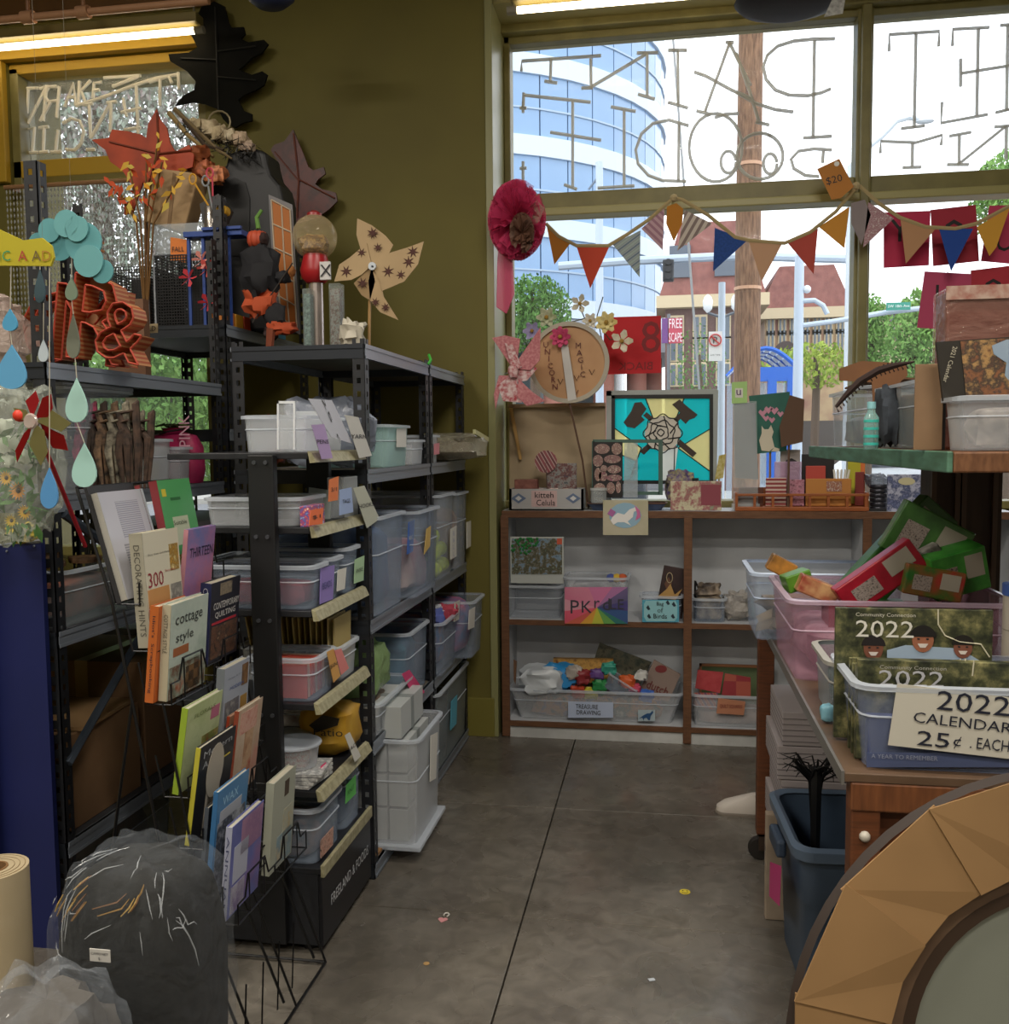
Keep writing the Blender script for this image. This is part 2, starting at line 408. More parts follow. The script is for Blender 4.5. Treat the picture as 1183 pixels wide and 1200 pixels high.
# left window
w2 = thing('window_2', 'left shop window with painted white letters and pane of rippled light', None); w2['kind'] = 'structure'
YL = YW+.10
for a in ((W2X0, 3.47, W2X1, 3.52), (W2X0, 2.93, W2X1, 3.02), (W2X0, .9, W2X1, .95), (W2X0, .95, W2X0+.05, 3.5), (W2X1-.05, .95, W2X1, 3.5)):
    part('frame_bar', MB().box(a[0], YW+.02, a[1], a[2], YL+.05, a[3]), YEL if a[1] > 2.9 else FRAME, w2, bev=.004)
for z0, z1 in ((3.02, 3.47), (.95, 2.93)):
    part('pane', MB().box(W2X0+.05, YL-.004, z0, W2X1-.05, YL+.004, z1), GLASS, w2)
LC = M('#e6e2d2', .6)
for s, c, wd, h in (('YARN', (120, 108), .62, .2), ('PENCIL', (105, 152), .75, .21)):
    pass
L = [z([[(90,410),(180,408)],[(130,410),(120,580)],[(130,570),(215,400)],[(185,410),(215,395),(200,560)]], 0, 0, 3.943),
     z([[(275,400),(262,545)],[(262,400),(225,402),(205,440),(225,470),(270,465)],[(235,470),(185,560)]], 0, 0, 3.943),
     z([[(300,495),(340,385),(352,490)],[(310,450),(350,448)]], 0, 0, 3.943),
     z([[(362,480),(368,375)],[(395,470),(375,420),(420,372)],[(430,455),(435,385),(470,380)],[(432,420),(460,415)]], 0, 0, 3.943),
     z([[(480,360),(650,350)],[(520,400),(640,355)],[(350,490),(470,452),(610,398),(720,362),(820,345)]], 0, 0, 3.943),
     z([[(825,335),(828,415)],[(690,380),(780,352)],[(740,365),(740,490)],[(780,350),(795,385)]], 0, 0, 3.943),
     z([[(100,608),(160,590),(150,700)],[(120,706),(180,704)]], 0, 0, 3.943),
     z([[(205,590),(200,700)],[(180,592),(225,585)],[(180,704),(225,700)],[(268,600),(258,700)],[(235,703),(285,700)]], 0, 0, 3.943),
     z([[(290,570),(330,548),(370,560),(388,610),(375,665),(345,693),(305,690)]], 0, 0, 3.943),
     z([[(385,485),(430,478)],[(412,482),(420,640)],[(420,640),(515,470)],[(495,475),(540,470)],[(515,475),(510,610)]], 0, 0, 3.943),
     z([[(655,500),(560,520)],[(630,400),(640,620)],[(575,600),(650,590)],[(570,455),(585,540)],[(440,690),(400,692)]], 0, 0, 3.943)]
for s in L: strokes(w2, 'painted_letter', [s], YL-.008, .009, LC)

# ceiling fixtures: bare tube lamps near the windows, shop lamps behind, conduit
TUBE = M('#ffe9c4', .4, em=9)
def tubelamp(p0, p1, label):
    p0, p1 = Vector(p0), Vector(p1)
    t = thing('tube_lamp', label, 'lamp', (p0+p1)/2)
    part('tube', MB().tube([p0, p1], .016, 10), TUBE, t, smooth=True)
    d = (p1-p0).normalized()
    for q, s in ((p0, -1), (p1, 1)): part('end_cap', MB().tube([q+d*s*.004, q+d*s*.05], .02, 10), M('#8d8878', .5), t)
    part('housing', MB().box(p0.x-.03, p0.y-.04, p0.z+.03, p1.x+.03, p0.y+.04, p0.z+.075), M('#776c3c', .5), t, bev=.004)
    for q in (p0, p1): part('hanger', MB().tube([q+Z1*.07, (q.x, q.y, 4.2)], .006, 6), M('#6b6450', .5), t)
    return t
a, b = P(-40, 60, Y=4.5), P(228, 36, Y=4.5); tubelamp((a.x, 4.5, b.z), (b.x, 4.5, b.z), 'lit tube lamp above the left window')
a, b = P(607, 12, Y=4.55), P(800, -1, Y=4.55); tubelamp((a.x, 4.55, a.z), (a.x+1.25, 4.55, a.z), 'lit tube lamp above the large window')
c = thing('conduit_pipe', 'tan ceiling pipe with fittings above the left window', 'pipe', P(120, 10, Y=4.3))
a = P(-60, 29, Y=4.3); b = P(245, -1, Y=4.3)
part('pipe', MB().tube([a, (b.x, 4.3, a.z)], .018, 10), M('#b98a68', .5), c, smooth=True)
for px in (33, 98):
    q = P(px, 20, Y=4.3); part('fitting', MB().tube([(q.x-.03, 4.3, a.z), (q.x+.03, 4.3, a.z)], .03, 10), M('#b98a68', .5), c, smooth=True)
    part('pipe_hanger', MB().tube([(q.x, 4.3, a.z), (q.x, 4.3, 4.2)], .01, 8), M('#8a6142', .5), c)
for yy in (-2.4, -.5, 1.5):
    for xx in (-2.6, .6):
        t = thing('ceiling_lamp', 'long ceiling lamp behind the viewer, %s row, %s side' % ({-2.4: 'rearmost', -.5: 'middle', 1.5: 'foremost'}[yy], 'left' if xx < 0 else 'right'), 'lamp', (xx, yy, 4.1))
        part('housing', MB().box(xx-.68, yy-.16, 4.12, xx+.68, yy+.16, 4.2), M('#c9c6bd', .5), t, bev=.01)
        part('diffuser', MB().box(xx-.65, yy-.14, 4.1, xx+.65, yy+.14, 4.12), M('#fff2dc', .5, em=2), t)

# ---------------------------------------------------------------- outside
GZ = -.25
struct('street', MB().box(-90, 5.2, GZ-.3, 120, 160, GZ), M('#77787a', .85, c2='#6a6b6d', s=.5), 'grey asphalt street outside')
struct('sidewalk', MB().box(-40, 5.2, GZ, 60, 8.7, GZ+.15), M('#a5a29a', .85, c2='#96938b', s=2), 'pale concrete pavement in front of the shop')
struct('far_sidewalk', MB().box(-60, 26, GZ, 80, 30.5, GZ+.15), M('#a5a29a', .85), 'pale pavement across the street')
# curved glass tower
def tower():
    D = 46.0; rgt = P(783, 300, Y=D); Rr = 10.5; c = Vector((rgt.x-Rr*1.02, D, 0))
    t = thing('glass_tower', 'curved blue glass high-rise with balconies behind the window', 'building', (c.x, c.y, GZ))
    fh = 3.05; z0 = P(700, 372, Y=D-8).z
    WHT, GL, MUL = M('#c9d6e2', .5), M('#6f93bb', .15, c2='#8fb0d2', s=.15, spec=.8), M('#9fb3c6', .4)
    a0, a1, n = -118, 5, 18
    def ringpt(a, r, zz): return Vector((c.x+r*math.cos(R_(a)), c.y+r*math.sin(R_(a)), zz))
    pane = None
    for fl_ in range(9):
        zb = z0+fl_*fh
        for nm, r, za, zc, m in (('spandrel', Rr+.12, zb, zb+.75, WHT), ('rail_band', Rr+.06, zb+1.75, zb+1.82, MUL)):
            mb = MB(); vs = []; fs = []
            for i in range(n+1):
                a = a0+(a1-a0)*i/n
                vs += [ringpt(a, r, za), ringpt(a, r, zc), ringpt(a, r-.5, zc), ringpt(a, r-.5, za)]
            for i in range(n):
                for j in range(4): fs.append((i*4+j, i*4+(j+1)%4, i*4+4+(j+1)%4, i*4+4+j))
            mb.add(vs, fs); part(nm, mb, m, t)
        for i in range(n):
            a = a0+(a1-a0)*(i+.5)/n; wd = 2*Rr*math.sin(R_((a1-a0)/n/2))*.955
            q = ringpt(a, Rr-.05, zb+.75)
            if pane is None: pane = MB().box(-wd/2, -.04, 0, wd/2, .04, fh-.75).mesh('window_pane', GL)
            o = part('window_pane', None, None, t, me=pane); o.location = q-t.location; o.rotation_euler = (0, 0, R_(a+90))
    body = MB(); N = 24
    body.lathe([(Rr-.25, 0), (Rr-.25, fh*9)], 40, (c.x, c.y, z0)); part('core', body, M('#5a6f86', .4), t, smooth=True)
    # flat white wall wing with windows on the left, balconies at the joint
    x0 = P(560, 300, Y=D-4).x; x1 = P(650, 300, Y=D-4).x; yy = D-4.5
    part('wing', MB().box(x0-8, yy, GZ, x1, yy+9, z0+fh*9.5), M('#d5dce4', .6), t)
    wx0, wx1 = P(602, 200, Y=yy).x, P(625, 200, Y=yy).x
    for k in range(10):
        zb = z0+k*fh-.6
        o = part('window_pane', MB().box(wx0-1.2, yy-.06, zb, wx0+.25, yy, zb+2.1), GL, t); part('window_pane', MB().box(wx0+.35, yy-.06, zb, wx1, yy, zb+2.1), GL, t)
        if k < 9:
            bx0, bx1 = P(649, 200, Y=yy).x, P(693, 200, Y=yy).x
            part('balcony_slab', MB().pprism([(bx0, yy+.5, zb-.5), (bx0, yy-1.8, zb-.5), (bx1-1.3, yy-1.8, zb-.5), (bx1+.2, yy+.5, zb-.5)], .35, 'Z'), M('#b9c4cf', .6), t)
            b = MB(); 
            for xx in (bx0+.05, (bx0+bx1)/2-.6, bx1-1.35): b.tube([(xx, yy-1.75, zb-.3), (xx, yy-1.75, zb+.75)], .05, 5)
            b.tube([(bx0, yy-1.75, zb+.75), (bx1-1.3, yy-1.75, zb+.75), (bx1+.1, yy+.4, zb+.75)], .05, 5)
            part('balcony_railing', b, MUL, t)
    # street storey: canopy and columns
    b = MB().lathe([(Rr+.9, 0), (Rr+1.1, .9), (Rr-1, 1.0)], 40, (c.x, c.y, z0-1.1)); part('canopy', b, M('#aeb7c1', .5), t, smooth=True)
    for i in range(8):
        q = ringpt(-112+i*15, Rr-.4, GZ); part('column', MB().tube([q, (q.x, q.y, z0-1)], .45, 10), M('#a86f60', .7), t, smooth=True)
    part('lobby_glass', MB().lathe([(Rr-1.8, GZ), (Rr-1.8, z0-1)], 32, (c.x, c.y, 0)), M('#5c6b70', .2), t, smooth=True)
tower()
BRK = M('#8a5c54', .85, c2='#7b4f48', s=3); CREAM = M('#c9b796', .7); DW = M('#5b6670', .2)
def block(name, label, D, pxL, pxR, pyT, depth, wallm, rows, cols, roof=None, roofh=0, winm=DW, frm=CREAM, ww=.5, base=None):
    a, b = P(pxL, pyT, Y=D), P(pxR, pyT, Y=D); zt = a.z
    t = thing(name, label, 'building', ((a.x+b.x)/2, D+depth/2, GZ))
    part('wall', MB().box(a.x, D, GZ, b.x, D+depth, zt), wallm, t)
    W_ = b.x-a.x
    wmesh = fmesh = None
    for py in rows:
        zc = P(pxL, py, Y=D).z
        for i in range(cols):
            xc = a.x+W_*(i+.5)/cols; wd = W_/cols*ww; hh = .68
            fr = MB().box(xc-wd/2-.05, D-.08, zc-hh/2-.05, xc+wd/2+.05, D, zc+hh/2+.08)
            fo = part('window_frame', fr, frm, t)
            part('window_pane', MB().box(xc-wd/2, D-.12, zc-hh/2, xc-.04, D-.06, zc+hh/2), winm, fo)
            part('window_pane', MB().box(xc+.04, D-.12, zc-hh/2, xc+wd/2, D-.06, zc+hh/2), winm, fo)
    part('cornice', MB().box(a.x-.3, D-.4, zt-.3, b.x+.3, D+depth, zt+.1), frm, t)
    if roof:
        part('roof', MB().pprism([(a.x-.2, D-.1, zt+.1), (b.x+.2, D-.1, zt+.1), (b.x-.5, D-.1, zt+roofh), (a.x+.5, D-.1, zt+roofh)], .2, 'Y'), roof, t)
        part('roof_top', MB().box(a.x+.5, D, zt+roofh-.15, b.x-.5, D+depth, zt+roofh), roof, t)
    if base: part('ground_floor', MB().box(a.x-.1, D-.3, GZ, b.x+.1, D, base), M('#4a423c', .6), t)
    return t, a, b, zt
ROOFB = M('#96645c', .9, c2='#835650', s=4, bump=.3)
t, a, b, zt = block('brick_building', 'plum brick apartment house with tall shingled upper storey behind bus shelter', 33, 780, 890, 352, 2.3, M('#715652', .85, c2='#66504c', s=4), [385, 411, 440], 4, ROOFB, 2.5)
for i, px in enumerate((797, 850)):
    q = P(px, 352, Y=32.8); part('dormer', MB().box(q.x-.35, 32.7, zt+.7, q.x+.35, 33.2, zt+1.75), M('#59626e', .3), t)
t, a, b, zt = block('row_building', 'cream and brick corner building with dark ground floor shops', 38.5, 897, 992, 366, 14, M('#b59c78', .8, c2='#8e6257', s=1.2), [382, 401], 7, ROOFB, 1.7, base=2.2)
block('stone_building', 'beige stone building with flat roof right of window bar', 48, 1003, 1160, 362, 14, M('#cbb796', .8), [371, 392], 5, frm=M('#b3a07f', .8), ww=.35)
# banner on brick building
t = thing('street_banner', 'small red and purple street banner beside glass tower', 'banner', P(795, 440, Y=30))
for i, (x0, x1, c_) in enumerate(((776, 783, '#6a3f7d'), (784, 800, '#b9485a'))):
    p_, q_ = P(x0, 373, Y=30), P(x1, 402, Y=30); part('banner_cloth', MB().box(p_.x, 30, q_.z, q_.x, 30.05, p_.z), M(c_, .7), t)
text('lettering', 'FREE\nSCAPE', t, P(792, 379, Y=29.95), X1, Z1, h=.28, w=.40, mat=M('#e8d8dc', .6))
part('banner_pole', MB().tube([(P(784, 400, Y=30.1).x, 30.1, GZ), (P(784, 400, Y=30.1).x, 30.1, P(784, 368, Y=30.1).z)], .06, 6), M('#666', .5) if False else M('#666a6e', .5), t)

# wooden utility pole
p0 = P(877, 300, Y=9.2)
t = thing('utility_pole', 'weathered wooden utility pole with split bark just outside', 'pole', (p0.x, 9.2, GZ))
part('pole', MB().tube([(p0.x, 9.2, GZ+.1), (p0.x+.0, 9.2, 3.5), (p0.x+.02, 9.2, 8)], [.135, .115, .1], 16), M('#8f6d54', .9, c2='#5f4636', s=9, bump=1, stretch=(6, 6, .8)), t, smooth=True)
for zz in (4.02, 2.9): part('metal_band', MB().lathe([(.125, -.015), (.125, .015)], 16, (p0.x, 9.2, zz)), M('#c79b7c', .5), t)
b = MB()
for i, px in enumerate((851, 1021)):
    pass
b.tube([(p0.x-.9, 9.6, 8), (p0.x-.35, 9.4, 1.0), (p0.x-.32, 9.4, GZ+.1)], .012, 5)
part('guy_wire', b, M('#9a9da0', .5), t)
# metal street poles
def spole(name, label, px, D, r, pytop, arms=(), m=M('#b8c6d6', .4)):
    q = P(px, 400, Y=D); zt = P(px, pytop, Y=D).z
    t = thing(name, label, 'street pole', (q.x, D, GZ))
    part('pole', MB().tube([(q.x, D, GZ), (q.x, D, zt)], [r*1.2, r], 12), m, t, smooth=True)
    part('base_flange', MB().lathe([(r*2.4, 0), (r*2, .12), (r*1.3, .15)], 12, (q.x, D, GZ)), m, t)
    for a in arms: part('arm', MB().tube([P(x, y, Y=D) for x, y in a], r*.55, 8), m, t, smooth=True)
    return t, q, zt
t, q, zt = spole('signal_pole', 'pale blue metal pole with long signal arm beside wooden pole', 936, 12, .055, 300, [[(936,382),(975,377),(1040,366),(1110,358)], [(936,353),(955,352),(965,358),(970,368)]])
part('camera', MB().ball(P(946, 339, Y=12), .05, 10), M('#dfe4ea', .4), t, smooth=True)
t = thing('street_name_sign', 'green street name sign on signal arm right of the window bar', 'sign', P(1054, 363, Y=11.9))
a, b = P(1039, 355, Y=11.9), P(1067, 363, Y=11.9); part('sign_panel', MB().box(a.x, 11.88, b.z, b.x, 11.9, a.z), M('#2c8f7c', .5), t)
text('lettering', 'SW 18th Ave', t, ((a.x+b.x)/2, 11.87, (a.z+b.z)/2), X1, Z1, w=.24, mat=M('#e8f2ee', .5))
t, q, zt = spole('lamp_standard', 'twin globe street lamp standard beside the no parking sign', 846, 20, .07, 372)
for dx in (-.28, .28):
    part('lamp_arm', MB().tube([(q.x, 20, zt), (q.x+dx, 20, zt+.1)], .03, 6), M('#5a6068', .5), t)
    part('lamp_globe', MB().lathe([(.02, 0), (.09, .08), (.10, .24), (.07, .32), (.0, .38)], 10, (q.x+dx, 20, zt+.1)), M('#e9edf0', .3), t, smooth=True)
t, q, zt = spole('sign_pole', 'pale metal post carrying a white no parking sign', 846, 8.3, .028, 150 if False else 331)
a, b = P(831, 389, Y=8.22), P(846.5, 423, Y=8.22)
pn = part('sign_panel', MB().box(a.x, 8.2, b.z, b.x, 8.215, a.z), M('#eef0f0', .4), t)
ring = MB(); cc = P(838.7, 398.5, Y=8.19)
for i in range(24):
    a1_, a2_ = 2*PI*i/24, 2*PI*(i+1)/24
    ring.tube([cc+Vector((math.cos(a1_)*.048, 0, math.sin(a1_)*.048)), cc+Vector((math.cos(a2_)*.048, 0, math.sin(a2_)*.048))], .006, 4)
ring.tube([cc+Vector((-.034, 0, .034)), cc+Vector((.034, 0, -.034))], .006, 4)
part('red_circle', ring, M('#c23a3a', .5), pn, label='red crossed circle'); text('lettering', 'P', pn, cc+Vector((0,.003,0)), X1, Z1, h=.055, mat=M('#1a1a1a'))
text('small_print', 'ANY TIME', pn, P(838.7, 416, Y=8.19), X1, Z1, w=.08)
# second metal mast and the signal arm on the left
t, q, zt = spole('flag_mast', 'slim pale mast standing in front of the glass tower', 703, 24, .09, 190, [])
part('cross_arm', MB().tube([P(703, 205, Y=24), P(690, 222, Y=24)], .03, 5), M('#6a7a8c', .5), t)
t = thing('traffic_signal', 'black traffic light hanging from a pale signal arm left of the wooden pole', 'traffic light', P(783, 306, Y=16))
part('mast_arm', MB().tube([P(655, 312, Y=16), P(735, 306, Y=16), P(863, 300, Y=16), P(1009, 304, Y=16)], .07, 8), M('#b5c3d2', .4), t, smooth=True)
a, b = P(777, 306, Y=15.9), P(790, 330, Y=15.9)
hs = part('signal_head', MB().box(a.x, 15.75, b.z, b.x, 15.95, a.z), M('#23262c', .5), t, bev=.02)
for i in range(3):
    zc = a.z-(a.z-b.z)*(i+.5)/3; part('visor', MB().lathe([(.045, -.08), (.05, .06)], 10, ((a.x+b.x)/2, 15.72, zc), axis=Matrix.Rotation(R_(90), 3, 'X')), M('#14161a', .5), hs)
part('mast_pole', MB().tube([(P(1009, 305, Y=16).x, 16, GZ), (P(1009, 305, Y=16).x, 16, P(1009, 290, Y=16).z)], .08, 10), M('#b5c3d2', .4), t, smooth=True)
t = thing('street_light', 'thin curved street light seen through the right upper pane', 'street pole', P(1000, 180, Y=13))
q = P(996, 190, Y=13); pts = [(996,195),(1012,178),(1035,160),(1052,142),(1066,138),(1078,140)]
part('pole', MB().tube([(q.x, 13, GZ)] + [P(a, b, Y=13) for a, b in pts], .03, 6), M('#c3ccd4', .4), t, smooth=True)
a = P(1084, 142, Y=13); part('lamp_head', MB().ball(a, .07, 8, (1.8, .8, .5)), M('#c9d0d6', .4), t, smooth=True)
# blue bus shelter with arched roof
BL = M('#1f62c4', .4)
D = 14.0; a, b = P(868, 428, Y=D), P(935, 455, Y=D)
t = thing('bus_shelter', 'bright blue bus shelter with arched striped glass roof', 'shelter', ((a.x+b.x)/2, D+.7, GZ+.0))
n = 10; x0, x1 = P(860, 430, Y=D).x, b.x; zr, rise = P(900, 432, Y=D).z, P(900, 408, Y=D).z-P(900, 432, Y=D).z
for yy in (D, D+.5, D+1.0, D+1.5):
    pts = [(x0+(x1-x0)*i/n, yy, zr+rise*math.sin(PI*i/n)) for i in range(n+1)]
    part('roof_rib', MB().tube(pts, .035, 6), BL, t)
for i in range(n):
    xa, xb = x0+(x1-x0)*(i+.12)/n, x0+(x1-x0)*(i+.88)/n
    za, zb = zr+rise*math.sin(PI*i/n), zr+rise*math.sin(PI*(i+1)/n)
    part('roof_panel', MB().add([(xa, D, za), (xb, D, zb), (xb, D+1.5, zb), (xa, D+1.5, za), (xa, D, za-.02), (xb, D, zb-.02), (xb, D+1.5, zb-.02), (xa, D+1.5, za-.02)], [(0,1,2,3),(7,6,5,4),(0,4,5,1),(1,5,6,2),(2,6,7,3),(3,7,4,0)]), M('#dfe9f2', .3), t)
zb_ = P(900, 442, Y=D).z
part('roof_beam', MB().box(x0, D-.05, zb_-.06, x1, D+.03, zr+.02), BL, t)
for px in (881, 905, 928):
    q = P(px, 450, Y=D); part('post', MB().box(q.x-.06, D-.06, GZ, q.x+.06, D+.06, zb_), BL, t)
part('back_glass', MB().box(x0, D+1.4, GZ+.4, x1, D+1.43, zb_), CLEAR('#cfe0ea', .3), t)
# round coffee shop sign
t = thing('round_shop_sign', 'round dark coffee shop sign with white ring above shelter', 'sign', P(918, 412, Y=30))
c_ = P(921, 413, Y=30); q = Matrix.Rotation(R_(90), 3, 'X')
part('disc', MB().lathe([(.34, -.05), (.34, .05)], 20, c_, axis=q), M('#3a2a28', .5), t)
part('ring', MB().lathe([(.22, -.07), (.3, -.07), (.3, -.05), (.22, -.05), (.22, -.07)], 20, c_-Vector((0, .02, 0)), axis=q), M('#e4dcd2', .5), t)
text('lettering', 'COFFEE', t, c_-Vector((0, .12, 0)), X1, Z1, w=.36, mat=M('#e4dcd2', .5))
part('post', MB().tube([(c_.x, 30.05, GZ), (c_.x, 30.05, c_.z-.3)], .05, 6), M('#55585c', .5), t)
# trees and shrubs
LEAF = [M('#5f8a3c', .8, c2='#3f6b2a', s=2), M('#7fa853', .8, c2='#5b8a3c', s=2), M('#8c7a7a', .8, c2='#9fb3a0', s=4)]
def tree(label, px, py, D, rw, rh, n, lm, group=None, name='street_tree', ls=1):
    c = P(px, py, Y=D); t = thing(name, label, 'tree', (c.x, D, GZ), group=group)
    part('trunk', MB().tube([(c.x, D, GZ), (c.x+.05, D, c.z-rh*.3), (c.x, D, c.z+rh*.4)], [.12, .09, .03], 7), M('#5b4a3c', .9), t)
    mb = MB(); rnd = random.Random(int(px*7+py))
    for i in range(n):
        a, bb, rr = rnd.uniform(0, 2*PI), rnd.uniform(-1, 1), rnd.random()**.4
        q = Vector((math.cos(a)*math.sqrt(1-bb*bb)*rw*rr, math.sin(a)*math.sqrt(1-bb*bb)*rw*rr, bb*rh*rr))
        s = rnd.uniform(.05, .11)*max(.6, rw*.7)*ls; e = Euler((rnd.uniform(0, 6), rnd.uniform(0, 6), rnd.uniform(0, 6))).to_matrix()
        mb.add([c+q+e @ Vector(p)*s for p in ((-1, 0, 0), (0, -.5, .1), (1, 0, 0), (0, .5, .1))], [(0,1,2,3)])
    o = part('foliage', mb, lm, t, kind='stuff')
    return t
tree('green leafy street tree behind pink tulle pompom', 625, 368, 18, .75, .75, 4000, LEAF[0])
tree('small green shrub seen below the round sign beside brick house', 820, 440, 30, .9, 1.6, 700, LEAF[0], name='shrub')
tree('slim green street tree just right of the window bar', 1018, 395, 22, .5, .95, 3500, LEAF[1])
tree('green street tree under the pink letter cards', 1096, 400, 20, .95, 1.1, 7000, LEAF[1])
tree('tall green tree top at the right edge of upper pane', 1192, 232, 20, .85, .95, 6000, LEAF[1])
tree('yellow-green bush behind the bus shelter', 955, 428, 24, 1.3, .55, 1200, M('#a8b845', .8, c2='#7f9a3a', s=2), name='bush')
tree('purple-white blossoming tree outside the left window', 110, 130, 9, 1.6, 2.4, 26000, LEAF[2], name='blossom_tree', ls=.42)
tree('green shrub outside the lower left window', 190, 470, 8, 1.3, .8, 16000, LEAF[1], name='garden_shrub', ls=.5)
# parked cars, simple but shaped
def car(label, px, py, D, m):
    q = P(px, py, Y=D); t = thing('car', label, 'car', (q.x, D, GZ))
    prof = [(-2.1,.35),(-2.1,.8),(-1.5,.95),(-.9,1.45),(.7,1.5),(1.4,.98),(2.1,.85),(2.15,.35)]
    part('body', MB().prism([(a, b) for a, b in prof], 1.7, (q.x, D, GZ), X1, Z1), m, t, bev=.05)
    part('windows', MB().prism([(-1.35,.97),(-.85,1.38),(.62,1.42),(1.2,1.0)], 1.74, (q.x, D, GZ), X1, Z1), M('#2b3440', .1), t)
    for dx in (-1.3, 1.3): part('wheel', MB().lathe([(.33, -.92), (.33, .92)], 16, (q.x+dx, D, GZ+.33), axis=Matrix.Rotation(R_(90), 3, 'X')), M('#1c1c1e', .7), t)
car('white parked car seen between the poles beyond the shelter', 1050, 470, 27, M('#d8dce0', .3))
car('dark parked car seen under the round unicorn sign', 650, 470, 22, M('#3c4148', .3))
# ---------------------------------------------------------------- furniture
BLK = M('#1b1c20', .45, c2='#24262b', s=30); STEEL = M('#8a929e', .32, met=.35); DSTEEL = M('#2b2f36', .4, met=.3)
_pm = {}
def postmesh(H, sx, sy):
    """slotted L-angle post: corner at origin, flanges run towards sx (x) and sy (y)"""
    k = (round(H, 3), sx, sy)
    if k in _pm: return _pm[k]
    mb = MB(); w_, t_ = .042, .003
    def bx(x0, y0, z0, x1, y1, z1): mb.box(min(x0, x1), min(y0, y1), z0, max(x0, x1), max(y0, y1), z1)
    bx(0, 0, 0, sx*.015, sy*t_, H); bx(sx*.029, 0, 0, sx*w_, sy*t_, H)
    bx(0, 0, 0, sx*t_, sy*.015, H); bx(0, sy*.029, 0, sx*t_, sy*w_, H)
    z_ = 0
    while z_ < H:
        z2 = min(H, z_+.026); bx(sx*.015, 0, z_, sx*.029, sy*t_, z2); bx(0, sy*.015, z_, sx*t_, sy*.029, z2); z_ += .044
    me = mb.mesh('post', BLK); _pm[k] = me; return me
def rack(name, label, X0, X1, Y0, Y1, H, levels, deckm, beamm=DSTEEL, wood=False, skip=(), frontm=None):
    t = thing(name, label, 'shelving', ((X0+X1)/2, (Y0+Y1)/2, 0))
    for i, (x, y, sx, sy) in enumerate(((X0, Y0, 1, 1), (X1, Y0, -1, 1), (X0, Y1, 1, -1), (X1, Y1, -1, -1))):
        o = part('post', None, None, t, me=postmesh(H, sx, sy)); o.location = Vector((x, y, 0))-t.location
    for z_ in levels:
        d = part('shelf_deck', MB().box(X0+.006, Y0+.006, z_-.018, X1-.006, Y1-.006, z_), deckm, t)
        for a in ((X1-.008, Y0+.004, X1+.002, Y1-.004), (X0-.002, Y0+.004, X0+.008, Y1-.004)):
            mb = MB().box(a[0], a[1], z_-.045, a[2], a[3], z_+.002); mb.box(a[0]-.003, a[1], z_-.012, a[2]+.003, a[3], z_+.002); mb.box(a[0]-.003, a[1], z_-.045, a[2]+.003, a[3], z_-.036)
            part('long_beam', mb, frontm or beamm, t)
        for a in ((Y0-.002, Y0+.008), (Y1-.008, Y1+.002)):
            mb = MB().box(X0+.004, a[0], z_-.045, X1-.004, a[1], z_+.002); mb.box(X0+.004, a[0]-.003, z_-.012, X1-.004, a[1]+.003, z_+.002)
            part('end_beam', mb, beamm, t)
    return t
DECK = M('#6b6458', .8, c2='#5d564b', s=12)
AX, AX2 = -2.42, -1.76
BX, BX2 = -1.445, -.976
ZA = (1.74, 1.35, .95, .31)
ra = rack('shelving_rack', 'tall black slotted steel rack behind the blue panel, carrying letters and feather bin', AX, AX2, 2.50, 3.60, 2.31, ZA, M('#3a3c40', .6), frontm=STEEL)
part('diagonal_brace', MB().tube([(AX2+.002, 2.52, .55), (AX2+.002, 3.05, .93)], .014, 6), M('#3a424d', .4), ra)
part('diagonal_brace', MB().tube([(AX2+.002, 2.55, 1.30), (AX2+.002, 3.1, 1.0)], .014, 6), M('#3a424d', .4), ra)
ZA2 = (1.985, 1.56, 1.16, .72)
ra2 = rack('shelving_rack', 'far left black steel rack topped with the pumpkin figure and gumball machine', AX, AX2, 3.66, 4.56, 2.5, ZA2, M('#3a3c40', .6), frontm=STEEL)
for x_ in (AX,):
    pass
ZB = (1.825, 1.41, .90, .48, .05)
rb = rack('shelving_rack', 'black steel rack nearest the aisle with patterned pinwheel on top', BX, BX2, 3.04, 3.90, 1.845, ZB, DECK, frontm=STEEL)
rb2 = rack('shelving_rack', 'far black steel rack by olive wall holding the tennis ball tote', BX, BX2, 3.925, 4.62, 1.845, (1.825, 1.41, .90, .48, .05), DECK, frontm=STEEL)
